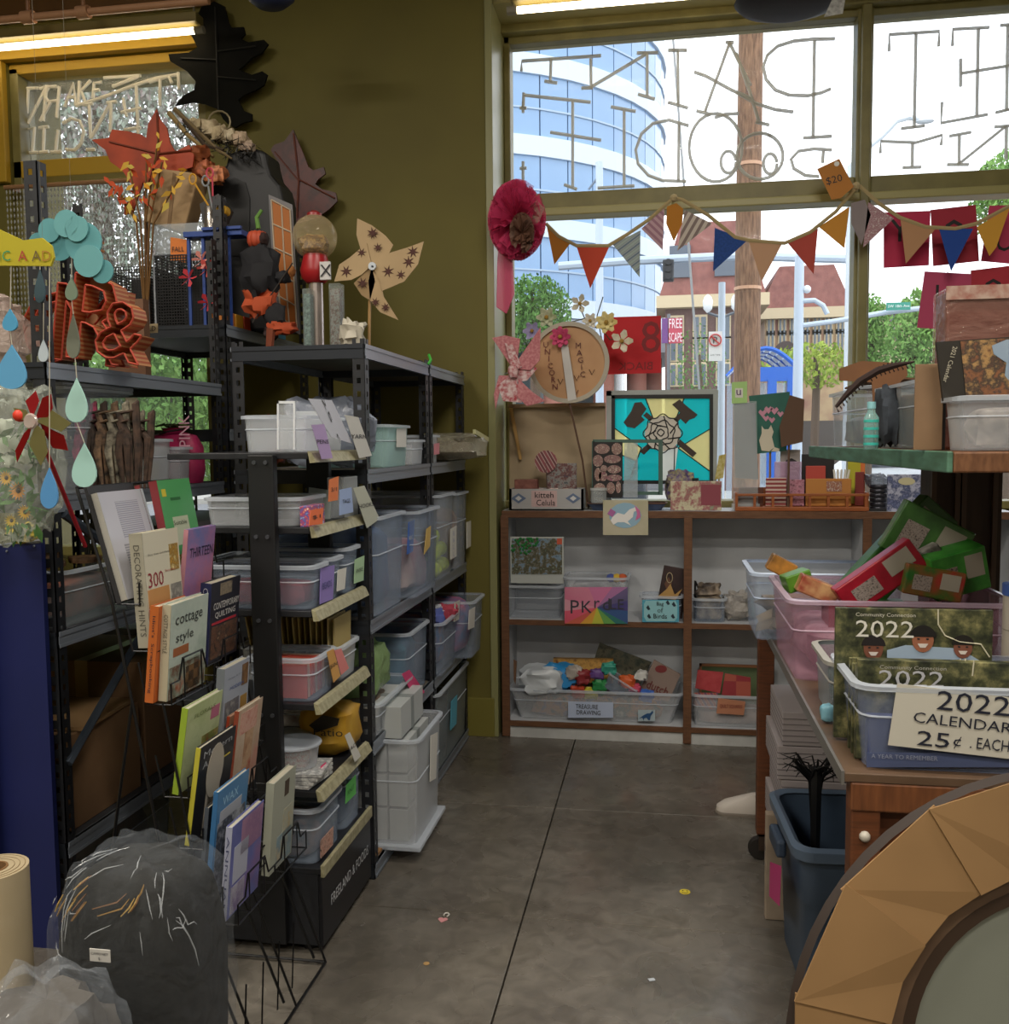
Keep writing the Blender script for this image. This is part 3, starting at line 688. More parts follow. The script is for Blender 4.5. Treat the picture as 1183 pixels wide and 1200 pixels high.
# narrow display unit with price rails
CY0, CY1, CXa, CXb = 2.55, 3.015, -1.42, -.98
ZC = (1.475, 1.262, 1.022, .750, .492)
c = thing('display_unit', 'black narrow store display unit with price rails and lettered kick panel', 'shelving', ((CXa+CXb)/2, (CY0+CY1)/2, 0))
RAIL = M('#a8a283', .5, c2='#8c8768', s=60)
for y_ in (CY0-.031, CY1-.05):
    u = part('upright', MB().box(-1.160, y_, .04, -1.082, y_+.03, 1.47), M('#0f1013', .5), c, bev=.004)
    if y_ < 2.6:
        for z_ in (1.46, 1.25, 1.01, .735, .47):
            for x_ in (-1.138, -1.104): part('bolt', MB().lathe([(.006, -.003), (.006, .003)], 8, (x_, y_-.002, z_-.012), axis=Matrix.Rotation(R_(90), 3, 'X')), M('#5a5d63', .4, met=.6), u)
for z_ in ZC:
    part('shelf', MB().box(CXa, CY0, z_-.018, CXb-.012, CY1, z_), BLK, c, bev=.002)
    b = MB().add([(CXb-.012, CY0, z_+.004), (CXb, CY0, z_-.001), (CXb+.012, CY0, z_-.028), (CXb-.006, CY0, z_-.03),
                  (CXb-.012, CY1, z_+.004), (CXb, CY1, z_-.001), (CXb+.012, CY1, z_-.028), (CXb-.006, CY1, z_-.03)],
                 [(0,1,2,3), (7,6,5,4), (0,4,5,1), (1,5,6,2), (2,6,7,3), (3,7,4,0)])
    part('price_rail', b, RAIL, c)
dk = part('base_deck', MB().box(CXa, CY0, .245, CXb, CY1, .262), BLK, c, bev=.002)
part('price_rail', MB().box(CXb-.004, CY0, .236, CXb+.008, CY1, .272), RAIL, c, bev=.002)
kp = part('kick_panel', MB().box(CXb-.012, CY0, .025, CXb, CY1, .24), M('#14151a', .35), c, bev=.003)
text('lettering', 'FREELAND & FOODS', c, (CXb+.0015, 2.80, .135), Y1, Z1, w=.36, h=.032, mat=M('#c9ccd0', .5))
part('side_panel', MB().box(CXa, CY0, .03, CXb-.012, CY0+.015, .245), BLK, c); part('side_panel', MB().box(CXa, CY1-.015, .03, CXb-.012, CY1, .245), BLK, c)
for x_ in (CXa+.05, CXb-.06):
    for y_ in (CY0+.05, CY1-.05): part('foot', MB().lathe([(.022, 0), (.022, .03)], 10, (x_, y_, 0)), M('#0c0c0e', .5), c)

# white bookcase below the large window
bc = thing('bookcase', 'white low bookcase with brown wooden edging under the large window', 'bookcase', (.3, 4.83, 0))
BW = M('#c6c9cd', .55, c2='#b9bcc1', s=6); EDG = M('#6e4a30', .6, c2='#5a3a24', s=20, stretch=(1, 1, 6))
bx0, bx1, by0, by1 = -.80, 1.62, 4.67, 4.985
part('back_board', MB().box(bx0+.02, by1-.012, .06, bx1-.02, by1, 1.14), BW, bc)
for z_, tk in ((1.155, .03), (.605, .022), (.085, .022)):
    part('shelf', MB().box(bx0+.018, by0+.004, z_-tk, bx1-.018, by1-.012, z_), BW, bc)
    part('edging', MB().box(bx0, by0-.008, z_-tk-.004, bx1, by0+.004, z_+.001), EDG, bc, bev=.002)
for x_ in (bx0, .105, .935, bx1-.02):
    part('divider', MB().box(x_, by0+.004, .0, x_+.024, by1-.012, 1.125 if x_ > bx0 else 1.155), BW, bc)
    part('edging', MB().box(x_-.006, by0-.0095, .005, x_+.034, by0+.004, 1.13), EDG, bc, bev=.002)
part('kick_board', MB().box(bx0+.03, by0+.003, 0, bx1-.03, by0+.015, .06), M('#c9cac8', .55, c2='#b5b6b4', s=10), bc)
BZ = (1.156, .606, .086)

# rolling wooden table on the right
WD = M('#6b3d22', .5, c2='#54301b', s=14, stretch=(1, 1, 8)); WDL = M('#7a4a2a', .5, c2='#5f3820', s=10, stretch=(8, 1, 1))
TX0, TX1, TY0, TY1, TZ = .345, 1.50, 1.86, 3.46, .86
tb = thing('rolling_table', 'brown wooden rolling table holding the calendar bin', 'table', ((TX0+TX1)/2, (TY0+TY1)/2, 0))
part('table_top', MB().box(TX0, TY0, TZ-.018, TX1, TY1, TZ), M('#6a5442', .4, c2='#5a4636', s=8), tb, bev=.002)
part('metal_edge', MB().box(TX0-.006, TY0, TZ-.024, TX0, TY1, TZ+.003), M('#8d8a86', .35, met=.5), tb)
part('apron', MB().box(TX0+.012, TY0, TZ-.075, TX1, TY0+.03, TZ-.018), WDL, tb, bev=.004); part('apron', MB().box(TX0, TY1-.03, TZ-.075, TX1, TY1, TZ-.018), WDL, tb, bev=.004)
part('end_panel', MB().box(TX0+.06, TY0+.035, .12, TX1-.05, TY0+.05, TZ-.075), M('#5e3218', .5, c2='#4c2712', s=6), tb)
cst = None
for x_, y_ in ((TX0+.014, TY0+.005), (TX1-.06, TY0+.005), (TX0-.015, TY1-.09), (TX1-.06, TY1-.06)):
    lg = part('leg', MB().box(x_, y_, .10, x_+.055, y_+.055, TZ-.02), WD, tb, bev=.004)
    cs = part('caster', MB().lathe([(.038, -.014), (.042, -.008), (.042, .008), (.038, .014)], 18, (x_+.015, y_+.03, .042), axis=Matrix.Rotation(R_(90), 3, 'X')), M('#26221f', .5), tb, smooth=True)
    part('caster_fork', MB().box(x_+.008, y_+.006, .04, x_+.04, y_+.012, .10).box(x_+.008, y_+.048, .04, x_+.04, y_+.054, .10).box(x_+.008, y_+.006, .092, x_+.04, y_+.054, .102), M('#4a3c33', .4, met=.4), cs)
part('bolt_cap', MB().ball((TX0+.04, TY0+.003, TZ-.125), .011, 10), M('#b9b2a6', .4), tb, smooth=True)

# green edged plank shelf on a brown post
SX0, SX1, SY0, SY1, SZ = .555, 1.45, 2.0, 3.82, 1.472
sh = thing('plank_shelf', 'thick wooden plank shelf with worn green front edge at eye level', 'shelf', ((SX0+SX1)/2, 2.9, SZ-.04))
part('plank', MB().box(SX0+.012, SY0, SZ-.042, SX1, SY1, SZ), M('#7d5436', .55, c2='#5b3820', s=9, stretch=(8, 1, 3)), sh, bev=.004)
part('painted_edge', MB().box(SX0, SY0+.001, SZ-.042, SX0+.012, SY1-.001, SZ+.001), M('#5c8872', .6, c2='#44644f', s=22, stretch=(1, .4, 2)), sh, bev=.003)
part('bracket_rail', MB().box(SX0+.18, SY0+.06, SZ-.075, SX1-.05, SY0+.11, SZ-.042), M('#4d3a2c', .6), sh)
a, b = P(1088, 700, Y=3.10), P(1172, 700, Y=3.10)
ps = thing('shelf_post', 'dark brown grooved wooden post under the green edged plank', 'post', ((a.x+b.x)/2, 3.15, TZ+.001))
part('post_core', MB().box(a.x, 3.10, TZ+.001, b.x, 3.22, SZ-.043), M('#46342b', .55, c2='#3a2a22', s=8, stretch=(4, 4, .6)), ps, bev=.003)
for f_ in (.0, .33, .42, .85):
    x_ = a.x+(b.x-a.x)*f_; part('fluting', MB().box(x_, 3.085, TZ+.001, x_+.014, 3.10, SZ-.043), M('#5e4b3f', .5), ps)
part('shelf_support', MB().box(1.25, 2.1, TZ+.001, 1.31, 2.16, SZ-.042), M('#46342b', .55), ps)

# blue panel and tan board beside the left rack
a, b = P(4, 900, Y=2.47), P(61, 900, Y=2.47); zt0, zt1 = P(4, 641, Y=2.47).z, P(47, 633, Y=2.47).z
bp = thing('display_board', 'tall deep blue board leaning at the end of the left rack', 'board', ((a.x+b.x)/2, 2.47, 0))
part('board', MB().pprism([(a.x-.03, 2.475, 0), (b.x-.0, 2.475, 0), (b.x-.0, 2.475, zt1), (a.x-.03, 2.475, zt0)], .018, 'Y'), M('#1b2359', .45, c2='#172050', s=3), bp)
part('edge_strip', MB().tube([(a.x-.03, 2.466, zt0), (b.x, 2.466, zt1)], .0035, 5), M('#8a8fa0', .4), bp)
for px, py in ((8, 646), (40, 640)): part('screw', MB().ball(P(px, py, Y=2.464), .004, 6), M('#9aa0ac', .3, met=.6), bp)
solo('tan_board', MB().box(a.x-.34, 2.40, 0, a.x-.015, 2.415, 1.47), M('#a07f55', .7, c2='#8f7049', s=6), 'tan wooden board edge left of the blue panel', 'board')
# ---------------------------------------------------------------- containers
def rr(w_, d_, r, n=3):
    pts = []
    for cx_, cy_, a in ((w_/2-r, d_/2-r, 0), (-w_/2+r, d_/2-r, 90), (-w_/2+r, -d_/2+r, 180), (w_/2-r, -d_/2+r, 270)):
        for i in range(n+1): q = R_(a+90*i/n); pts.append((cx_+r*math.cos(q), cy_+r*math.sin(q)))
    return pts
def loft(loops, closed_bottom=True, cap_top=False):
    mb = MB(); n = len(loops[0]); vs = []; fs = []
    for lp in loops: vs += lp
    for i in range(len(loops)-1):
        for j in range(n): fs.append((i*n+j, i*n+(j+1)%n, (i+1)*n+(j+1)%n, (i+1)*n+j))
    if closed_bottom: fs.append(tuple(reversed(range(n))))
    if cap_top: fs.append(tuple((len(loops)-1)*n+j for j in range(n)))
    return mb.add(vs, fs)
PL = CLEAR('#c4cedb', .09, .2); PLB = CLEAR('#a9b9cf', .15, .2); PLW = CLEAR('#dfe4ea', .22, .3); PLG = CLEAR('#98a3a8', .22, .3); PLP = CLEAR('#c99ab0', .17, .25)
PLR = CLEAR('#d5dde8', .45, .25)
def bin_(name, label, x0, x1, y0, y1, z, h, mat=PL, rim=PLR, taper=.05, group=None, cat='bin', fill=None, fillh=.6, r=.03, rib=True, lid=None, base=True):
    """open storage bin standing in a room box; fill: material of a heap of small contents nobody could count"""
    w_, d_ = x1-x0, y1-y0; c_ = Vector(((x0+x1)/2, (y0+y1)/2, z)); r = min(r, w_*.2, d_*.2)
    t = thing(name, label, cat, c_, group=group)
    def lp(ww, dd, zz, rad): return [Vector((a, b, zz)) for a, b in rr(ww, dd, max(.004, rad))]
    k = 1-taper; th = .003
    L = [lp(w_*k, d_*k, 0, r), lp(w_, d_, h, r), lp(w_-2*th, d_-2*th, h, r-th), lp(w_*k-2*th, d_*k-2*th, .004, r-th)]
    mb = loft(L); n = len(L[0]); mb.f.append(tuple(3*n+j for j in range(n)))
    part('bin_body', mb, mat, t, world=False, smooth=True)
    e = min(.012, h*.1)
    part('rim', loft([lp(w_, d_, h-.009, r), lp(w_+2*e, d_+2*e, h-.009, r+e), lp(w_+2*e, d_+2*e, h, r+e), lp(w_-2*th, d_-2*th, h+.002, r)], False), rim, t, world=False)
    if rib:
        zz = h*.62; s = 1-taper*(1-.62)
        part('step_line', loft([lp(w_*s, d_*s, zz-.003, r), lp(w_*s+.006, d_*s+.006, zz, r), lp(w_*s, d_*s, zz+.003, r)], False), rim, t, world=False)
    if fill:
        hh = h*fillh; mb = MB().lumpy((0, 0, hh/2+.006), (w_*k*.86, d_*k*.86, hh), .06, 20, seed=int(w_*900+d_*700), boxy=.35)
        part('contents', mb, fill, t, world=False, smooth=True, kind='stuff')
    if lid:
        part('lid', loft([lp(w_+.02, d_+.02, h+.002, r), lp(w_+.02, d_+.02, h+.012, r), lp(w_-.02, d_-.02, h+.02, r)], True, True), lid, t, world=False)
    return t
def poly(par, name, pts, mat, t=.002, X=None, Y=None, Z=None, label=None, bev=0, **k):
    if X is not None: q, ax = [P(a, b, X=X) for a, b in pts], 'X'
    elif Y is not None: q, ax = [P(a, b, Y=Y) for a, b in pts], 'Y'
    else: q, ax = [P(a, b, Z=Z) for a, b in pts], 'Z'
    return part(name, MB().pprism(q, t, ax), mat, par, label=label, bev=bev, **k)
def polysolo(name, label, cat, pts, mat, t=.002, X=None, Y=None, group=None, bev=0):
    q = [P(a, b, X=X) if X is not None else P(a, b, Y=Y) for a, b in pts]
    return solo(name, MB().pprism(q, t, 'X' if X is not None else 'Y'), mat, label, cat, group, bev=bev)
def ptext(par, s, px, py, wpx=None, hpx=None, X=None, Y=None, mat=None, tilt=0, name='lettering', mirror=False, off=.002):
    """printed text centred at a place of a real plane facing the room"""
    if X is not None:
        o = P(px, py, X=X); o.x += off; u = Y1; k = (o.y)/F
        wm = wpx and abs((P(px+wpx/2, py, X=X)-P(px-wpx/2, py, X=X)).y)
    else:
        o = P(px, py, Y=Y); o.y -= off; u = X1; wm = wpx and (P(px+wpx/2, py, Y=Y)-P(px-wpx/2, py, Y=Y)).x
    hm = hpx and hpx*o.y/F
    v = Z1
    if tilt:
        q = R_(tilt); u, v = u*math.cos(q)+v*math.sin(q), v*math.cos(q)-u*math.sin(q)
    return text(name, s, par, o, u, v, h=hm, w=wm, mat=mat, mirror=mirror)
def soft(name, label, cat, c_, d_, mat, amp=.12, seed=1, group=None, boxy=.6, n=22, fr=2.2):
    mb = MB().lumpy((0, 0, d_[2]/2), d_, amp, n, seed, fr, boxy)
    zmin = min(v.z for v in mb.v)
    for v in mb.v: v.z -= zmin
    o = part(name, mb, mat, None, world=False, smooth=True); o.location = c_; return tag(o, label, cat, group)
PAPER = M('#d9d7cf', .7); INK = M('#1e1e22', .6); BLUEINK = M('#2b3a6e', .6)
FX = BX2
def yx(px, X=FX, py=600): return P(px, py, X=X).y

# ---- aisle racks: shelf at 1.41
z_ = 1.411
soft('fabric_bag', 'clear bag stuffed with dark grey fabric on the near aisle rack', 'bag', (-1.16, 3.20, z_), (.30, .17, .23), CLEAR('#8b93a3', .62, .18, bump=.8, s=14), .22, 3)
t = bin_('storage_bin', 'small aqua-tinted bin with white label beside the bag of dark fabric', -1.35, -.985, 3.32, 3.62, z_, .155, CLEAR('#b5dad8', .34, .3))
poly(t, 'label_card', [(465,502),(476,502),(476,524),(465,524)], PAPER, X=-.982)
bin_('storage_bin', 'small white bin between aqua-tinted bin and rack post', -1.25, -.985, 3.66, 3.86, z_, .10, PLW)
t = bin_('storage_bin', 'small clear bin with pink label right of the middle aisle post', -1.25, -.985, 3.95, 4.12, z_, .12, PLW)
poly(t, 'label_card', [(509,520),(515,519),(515,532),(509,533)], M('#d98a94', .7), X=-.982)
zb = thing('zip_bag', 'clear zip bag with pale yellow zip hanging over the far shelf edge', 'bag', (-1.0, 4.3, z_))
mb = MB().lumpy((-.99, 4.33, z_+.068), (.34, .30, .12), .14, 22, 8, 2.6, .55)
part('film', mb, CLEAR('#b9b4a0', .42, .12, bump=.9, s=18), zb, smooth=True)
part('contents', MB().lumpy((-1.0, 4.33, z_+.055), (.25, .2, .08), .2, 14, 9), M('#6b5a44', .7, c2='#8d8270', s=30), zb, smooth=True, kind='stuff')
part('zip_strip', MB().obox((-.835, 4.33, z_+.118), (.012, .33, .02), (R_(-6), 0, 0)), M('#c9c795', .4), zb)
# ---- shelf at .90
z_ = .901
t = bin_('storage_tote', 'tall clear tote of dark blue fabric with blue label at rack front', -1.425, -.962, 3.09, 3.45, z_, .345, PLB, fill=M('#2f4a73', .9, c2='#1f3150', s=6), fillh=.85)
poly(t, 'label_card', [(479,612),(486,609),(484,646),(477,650)], M('#3f68b8', .6), X=-.958, label='blue label'); ptext(t, 'FABRIC', 481, 630, 5, 5, X=-.956, mat=PAPER)
t = bin_('storage_tote', 'clear tote of pink cloth with yellow tag beside the dark blue one', -1.425, -.93, 3.49, 3.87, z_, .335, PLB, fill=M('#a9707c', .9, c2='#c9b3ae', s=8), fillh=.6)
poly(t, 'tag', [(500,620),(505,616),(504,640),(497,650)], M('#c9a85c', .6), X=-.922, label='yellow tag')
bx_ = bin_('storage_tote', 'clear tote holding green tennis balls on the far aisle rack', -1.425, -.955, 3.96, 4.28, z_, .37, PL)
poly(bx_, 'label_card', [(528,620),(535,616),(535,652),(528,656)], PAPER, X=-.950); 
for i, s_ in enumerate('BALL'): ptext(bx_, s_, 531.5, 625+i*8, None, 5.5, X=-.948, mat=M('#2b49a0', .6))
TB = M('#b9cc3c', .95, c2='#a9bd30', s=60)
ball = None
for i, (y, x, zz) in enumerate(((4.04,-.998,.04),(4.115,-1.0,.045),(4.045,-1.0,.11),(4.12,-1.005,.118),(4.20,-1.0,.045),(4.07,-1.01,.185),(4.21,-1.01,.115),(4.05,-1.08,.04),(4.13,-1.08,.08))):
    if ball is None:
        mb = MB().ball((0,0,0), .034, 16); me = mb.mesh('tennis_ball', TB, True)
    o = bpy.data.objects.new('tennis_ball', me); COL.objects.link(o); o.location = (x, y, z_+zz)
    tag(o, 'green tennis ball inside the clear tote', 'ball', 'tennis balls in the clear tote'); ball = o
t = bin_('storage_tote', 'clear tote of brown odds at the wall end of rack', -1.425, -.955, 4.31, 4.58, z_, .36, PL, fill=M('#6d5240', .8, c2='#b3906c', s=20), fillh=.75)
poly(t, 'label_card', [(547,612),(552,610),(552,640),(547,643)], PAPER, X=-.95)
# ---- shelf at .48
z_ = .481
bin_('storage_bin', 'low clear bin with brown photo cards near front of low shelf', -1.42, -.965, 3.08, 3.52, z_, .12, PL, fill=M('#7b6455', .8, c2='#b4b2a8', s=16), fillh=.7)
soft('green_packet', 'clear wrapped green packet leaning out of the low clear bin', 'packet', (-1.08, 3.26, z_+.09), (.16, .26, .2), CLEAR('#8fae74', .7, .15, bump=.7, s=12), .15, 5)
polysolo('pink_tag', 'bright pink blank tag hanging at the low aisle shelf', 'tag', [(471,790),(480,785),(498,811),(487,820)], M('#e0467e', .5), .0015, X=-.955)
bin_('storage_bin', 'clear bin with teal and blue toys behind the green packet', -1.42, -.985, 3.55, 3.88, z_, .27, PLB, fill=M('#2c4a66', .7, c2='#3f7f96', s=9), fillh=.8)
t = bin_('storage_bin', 'clear bin of blue and red toys on the far low shelf', -1.42, -.945, 3.95, 4.27, z_, .235, PLB, fill=M('#4468a0', .6, c2='#a8605a', s=14), fillh=.93)
poly(t, 'label_card', [(533,706),(539,703),(538,726),(532,729)], PAPER, X=-.94)
t = bin_('storage_bin', 'clear bin heaped with pink and blue toys by the olive wall', -1.42, -.88, 4.31, 4.58, z_, .27, PLB, fill=M('#5b7fb0', .6, c2='#b5607c', s=14), fillh=.95)
poly(t, 'label_card', [(550,715),(557,711),(556,735),(549,738)], PAPER, X=-.872)
for i, (x, y, c1) in enumerate(((-1.0, 4.05, '#5f6cb0'), (-1.03, 4.16, '#d5d9e2'), (-.98, 4.2, '#b8485a'))):
    soft('plush_toy', ('blue', 'white', 'red')[i]+' plush scrap on top of the blue and red toy bin', 'toy', (x, y, z_+.2), (.09, .08, .07), M(c1, .9), .3, 11+i)
# ---- bottom deck
z_ = .051
t = bin_('storage_tote', 'white tote of packed picture mats sticking out at rack foot', -1.40, -.855, 3.17, 3.55, z_, .40, PLW, fill=None, lid=None)
poly(t, 'label_card', [(505,862),(513,858),(511,912),(504,916)], PAPER, X=-.85)
part('base_lip', MB().box(-1.405, 3.16, z_-.0, -.845, 3.56, z_+.018), PLR, t, bev=.005)
mt_ = M('#b9bdbc', .7)
proto = None
for r_ in range(3):
    for i in range(6):
        loc = (-.935-i*.078, 3.36, z_+.02+r_*.125)
        if proto is None:
            proto = thing('picture_mat_pack', 'grey-white pack of picture mats in the white tote', 'pack', loc, group='picture mat packs in the white tote')
            part('pack', MB().box(-.035, -.155, 0, .035, .155, .115), mt_, proto, world=False, bev=.002); part('band', MB().box(-.0362, -.02, -.001, .0362, .02, .1162), M('#8f9594', .6), proto, world=False)
        else: dup(proto, loc)
for i in range(4): dup(proto, (-.95-i*.078, 3.34, z_+.40), label='picture mat pack standing on top of the white tote, '+('nearest the aisle', 'second from the aisle', 'third from the aisle', 'deepest in the rack')[i], group='picture mat packs on top of tote')
t = bin_('storage_tote', 'large blue-grey tote with cyan label on the floor by wall', -1.425, -.965, 3.93, 4.58, z_, .355, PLG, fill=M('#4b555c', .9), fillh=.4)
poly(t, 'label_card', [(529,822),(536,814),(535,848),(528,856)], M('#59aec9', .6), X=-.96, label='cyan label')
solo('wood_base_board', MB().box(-1.43, 3.052, .051, -.985, 3.16, .0605), M('#a87f54', .7, c2='#96704a', s=6), 'pale wooden board lying on the bottom of near rack', 'board')

# ---- narrow display unit
def stag(label, pts, mat, X=CXb+.014, s=None, **k):
    """paper price tag hanging from a shelf rail"""
    t = thing('price_tag', label, 'tag', P(*pts[0], X=X))
    poly(t, 'tag_card', pts, mat, .0012, X=X)
    cx_ = sum(p[0] for p in pts)/len(pts); cy_ = sum(p[1] for p in pts)/len(pts)
    w_ = (max(p[0] for p in pts)-min(p[0] for p in pts))*.55
    if s: ptext(t, s, cx_, cy_, w_, 5, X=X, mat=INK, tilt=k.get('tilt', 0))
    return t
z_ = ZC[0]+.001
t = bin_('storage_bin', 'wide clear bin on the top shelf of narrow display unit', -1.20, -1.01, 2.575, 2.93, z_, .105, PLW)
fr = thing('sign_holder', 'clear acrylic sign holder in front of the top wide bin', 'frame', P(335, 527, Y=2.562))
poly(fr, 'panel', [(326,471),(345,471),(345,526),(326,526)], CLEAR('#dfe4ea', .25, .1), .003, Y=2.562)
for a in ([(325,470),(346,470),(346,473),(325,473)], [(325,470),(327,470),(327,527),(325,527)], [(344,470),(346,470),(346,527),(344,527)]): poly(fr, 'edge', a, M('#dfe3e8', .3), .004, Y=2.561)
solo('acrylic_box', MB().box(-1.19, 2.96, z_, -1.09, 3.01, z_+.13), CLEAR('#e0e5ea', .4, .1), 'small frosted acrylic box behind the top wide bin', 'box', bev=.003)
stag('large white written tag on top rail of narrow unit', [(361,467),(389,469),(413,520),(388,512)], M('#c9cbd6', .7), s='25 c', tilt=-40)
stag('purple tag reading PENS on the top rail', [(365,498),(380,497),(390,537),(377,538)], M('#b49ac9', .7), s='PENS', X=CXb+.02)
stag('white tag with red stripes on the top rail near post', [(404,486),(420,489),(436,534),(421,537)], M('#cfcdc6', .7), s='YARN', X=CXb+.022)
z_ = ZC[1]+.001
bin_('storage_bin', 'low white bin running across second shelf of narrow unit', -1.325, -1.03, 2.575, 2.80, z_, .082, PLW)
for i, (lab, pts, m, s, X) in enumerate((
    ('orange label reading 3 for 1 standing on second shelf', [(386,562),(397,558),(396,586),(385,588)], M('#e0793c', .6), '3/1', -.965),
    ('bright orange label at near corner of the second shelf', [(364,598),(379,595),(378,614),(362,616)], M('#e8703a', .6), '$1', -.964),
    ('blue written label card on the second rail', [(398,574),(412,571),(414,600),(398,604)], M('#9fb3dc', .6), 'TAGS', -.963),
    ('long pale curled tag at far end of second rail', [(414,572),(427,569),(445,608),(430,619)], M('#bdbfae', .6), 'HOOKS', -.962))): stag(lab, pts, m, X, s)
sp = thing('sewing_packet', 'small blue and red printed packet on the second shelf corner', 'packet', P(370, 612, X=-.99))
a, b = P(363, 598, X=-.99), P(381, 614, X=-.99)
part('packet', MB().box(-1.02, a.y, z_, -.99, b.y, z_+.06), ART(['#d8dce8','#2f55a8','#c8483c','#e8e4dc'], 60), sp, bev=.002)
solo('clear_pouch', MB().prism([(-.035,0),(.035,0),(.038,.09),(-.03,.10)], .012, (-1.07, 2.84, z_), Vector((.95,.1,0)), Z1), CLEAR('#cfd8d4', .45, .12, bump=.5), 'clear pouch with red thread standing on the second shelf', 'pouch')
solo('acrylic_box', MB().box(-1.05, 2.86, z_, -.995, 3.0, z_+.13), CLEAR('#d4dade', .32, .1), 'clear acrylic box behind the orange 3 for 1 label', 'box', bev=.003)
z_ = ZC[2]+.001
RED = M('#9e3238', .7, c2='#7d2a30', s=20)
t = bin_('storage_bin', 'near clear bin with dark red pieces and purple label', -1.33, -.995, 2.565, 2.70, z_, .125, PLB, fill=RED, fillh=.55)
poly(t, 'label_card', [(376,666),(392,662),(390,702),(375,708)], M('#8f7cc0', .6), X=-.990, label='purple label'); ptext(t, 'BEADS', 383, 685, 11, 8, X=-.988, mat=BLUEINK)
t = bin_('storage_bin', 'middle clear bin with striped label beside purple labelled one', -1.3, -.992, 2.72, 2.82, z_, .13, PLB, fill=M('#8f949b', .7, c2='#5f6670', s=30), fillh=.5)
poly(t, 'label_card', [(396,668),(406,665),(404,690),(395,693)], PAPER, X=-.988)
t = bin_('storage_bin', 'far clear bin with green label on the third shelf', -1.3, -.990, 2.85, 2.99, z_, .145, PLB)
poly(t, 'label_card', [(416,656),(427,651),(426,680),(415,684)], M('#a9c9a0', .6), X=-.984, label='green label'); ptext(t, 'WIRE', 421, 668, 8, 5, X=-.982, mat=INK)
bin_('storage_bin', 'grey clear bin jutting from left end of third shelf', -1.41, -1.345, 2.56, 2.95, z_, .12, PLG, fill=M('#8a5a4a', .8, c2='#b8a090', s=20), fillh=.5)
z_ = ZC[3]+.001
t = bin_('storage_bin', 'clear bin of coral cards with two paper tags', -1.20, -.998, 2.57, 2.76, z_, .125, PLB)
CC = [M('#d65a4a', .7), M('#d9b0a0', .7), M('#e0604f', .7)]
for i in range(8):
    o = solo('coral_card', MB().box(-1.17, 2.585+i*.02, z_+.006, -1.025, 2.592+i*.02, z_+.105), CC[i % 3], ('coral red', 'pale peach', 'bright coral')[i % 3]+' card standing in the clear bin, rank '+('nearest', 'second', 'third', 'fourth', 'fifth', 'sixth', 'seventh', 'farthest')[i]+' from the viewer', 'card', 'coral cards in the clear bin')
stag('yellow-orange tag on bin of coral cards', [(383,764),(391,760),(399,792),(391,800)], M('#d9a35a', .6), -.985, '50c')
stag('salmon pink tag on bin of coral cards', [(392,762),(400,760),(409,783),(400,791)], M('#e38a86', .6), -.983)
t = bin_('storage_bin', 'clear bin of upright yellow envelopes on the fourth shelf', -1.33, -1.0, 2.79, 2.99, z_, .11, PLW)
EN = [M('#b9a468', .7), M('#8c7c44', .7), M('#cdbb83', .7)]
for i in range(16):
    x = -1.30+i*.0185
    solo('envelope', MB().obox((x, 2.89, z_+.105), (.004, .16, .19), (0, R_(-9+i*.7), 0)), EN[i % 3], 'yellowed envelope filed upright in the clear bin', 'envelope', 'yellow envelopes in the clear bin')
z_ = ZC[4]+.001
def pot(label, c_, r, h, lm=None):
    t = thing('deli_container', label, 'container', c_)
    part('container_body', MB().lathe([(r*.85, 0), (r, h), (r-.002, h), (r*.85-.002, .003)], 20, (0,0,0)), PLW, t, world=False, smooth=True)
    part('rim', MB().lathe([(r, h-.005), (r+.006, h-.005), (r+.006, h), (r, h+.003)], 20), PLR, t, world=False)
    part('contents', MB().lumpy((0,0,h*.35), (r*1.4, r*1.4, h*.6), .2, 14, 5), ART(['#5a4a40','#a9a49a','#8d3a34','#d8d4c8'], 60), t, world=False, smooth=True, kind='stuff')
    return t
pot('near round clear container of trinkets on fifth shelf', (-1.09, 2.64, z_+.045), .075, .07)
pot('far round clear container of trinkets on fifth shelf', (-1.17, 2.78, z_), .07, .09)
ms = thing('magazine', 'fanned pale magazines lying under the trinket container', 'magazine', (-1.09, 2.64, z_))
for i in range(4): part('sheet', MB().obox((-1.09+i*.004, 2.64, z_+.006+i*.0105), (.17, .15, .008), (0, 0, R_(-8+i*5))), ART(['#c9c9c6','#8f9092','#d8d8d4','#55585c'], 25), ms)
yb = thing('yellow_bag', 'yellow printed bag with black script lettering on fifth shelf', 'bag', (-1.07, 2.9, z_))
part('bag', MB().lumpy((-1.07, 2.9, z_+.085), (.18, .18, .16), .12, 18, 14), M('#b98a20', .5, c2='#c9a03a', s=10), yb, smooth=True)
poly(yb, 'print', [(362,850),(378,838),(398,842),(396,850),(372,858)], M('#2a2216', .5), .001, Y=2.80); ptext(yb, 'Patio', 385, 858, 34, 10, Y=2.795, mat=INK)
stag('white written tag hanging on fifth rail', [(404,862),(410,858),(423,886),(416,893)], PAPER, CXb+.016, 'LACE')
polysolo('pink_dot_label', 'bright pink dot label on near trinket container', 'label', [(376,898),(382,893),(385,900),(383,908),(376,910)], M('#e8467c', .5), .001, X=-1.005)
z_ = .263
t = bin_('storage_bin', 'near clear bin with red picture label on the base deck', -1.22, -1.0, 2.57, 2.79, z_, .165, PLB, fill=M('#5a6a70', .8, c2='#9a7f74', s=20), fillh=.6)
poly(t, 'label_picture', [(376,985),(391,968),(390,990),(376,1006)], ART(['#7a2f30','#c9a090','#3f2a2a'], 40), X=-.994, label='red picture label')
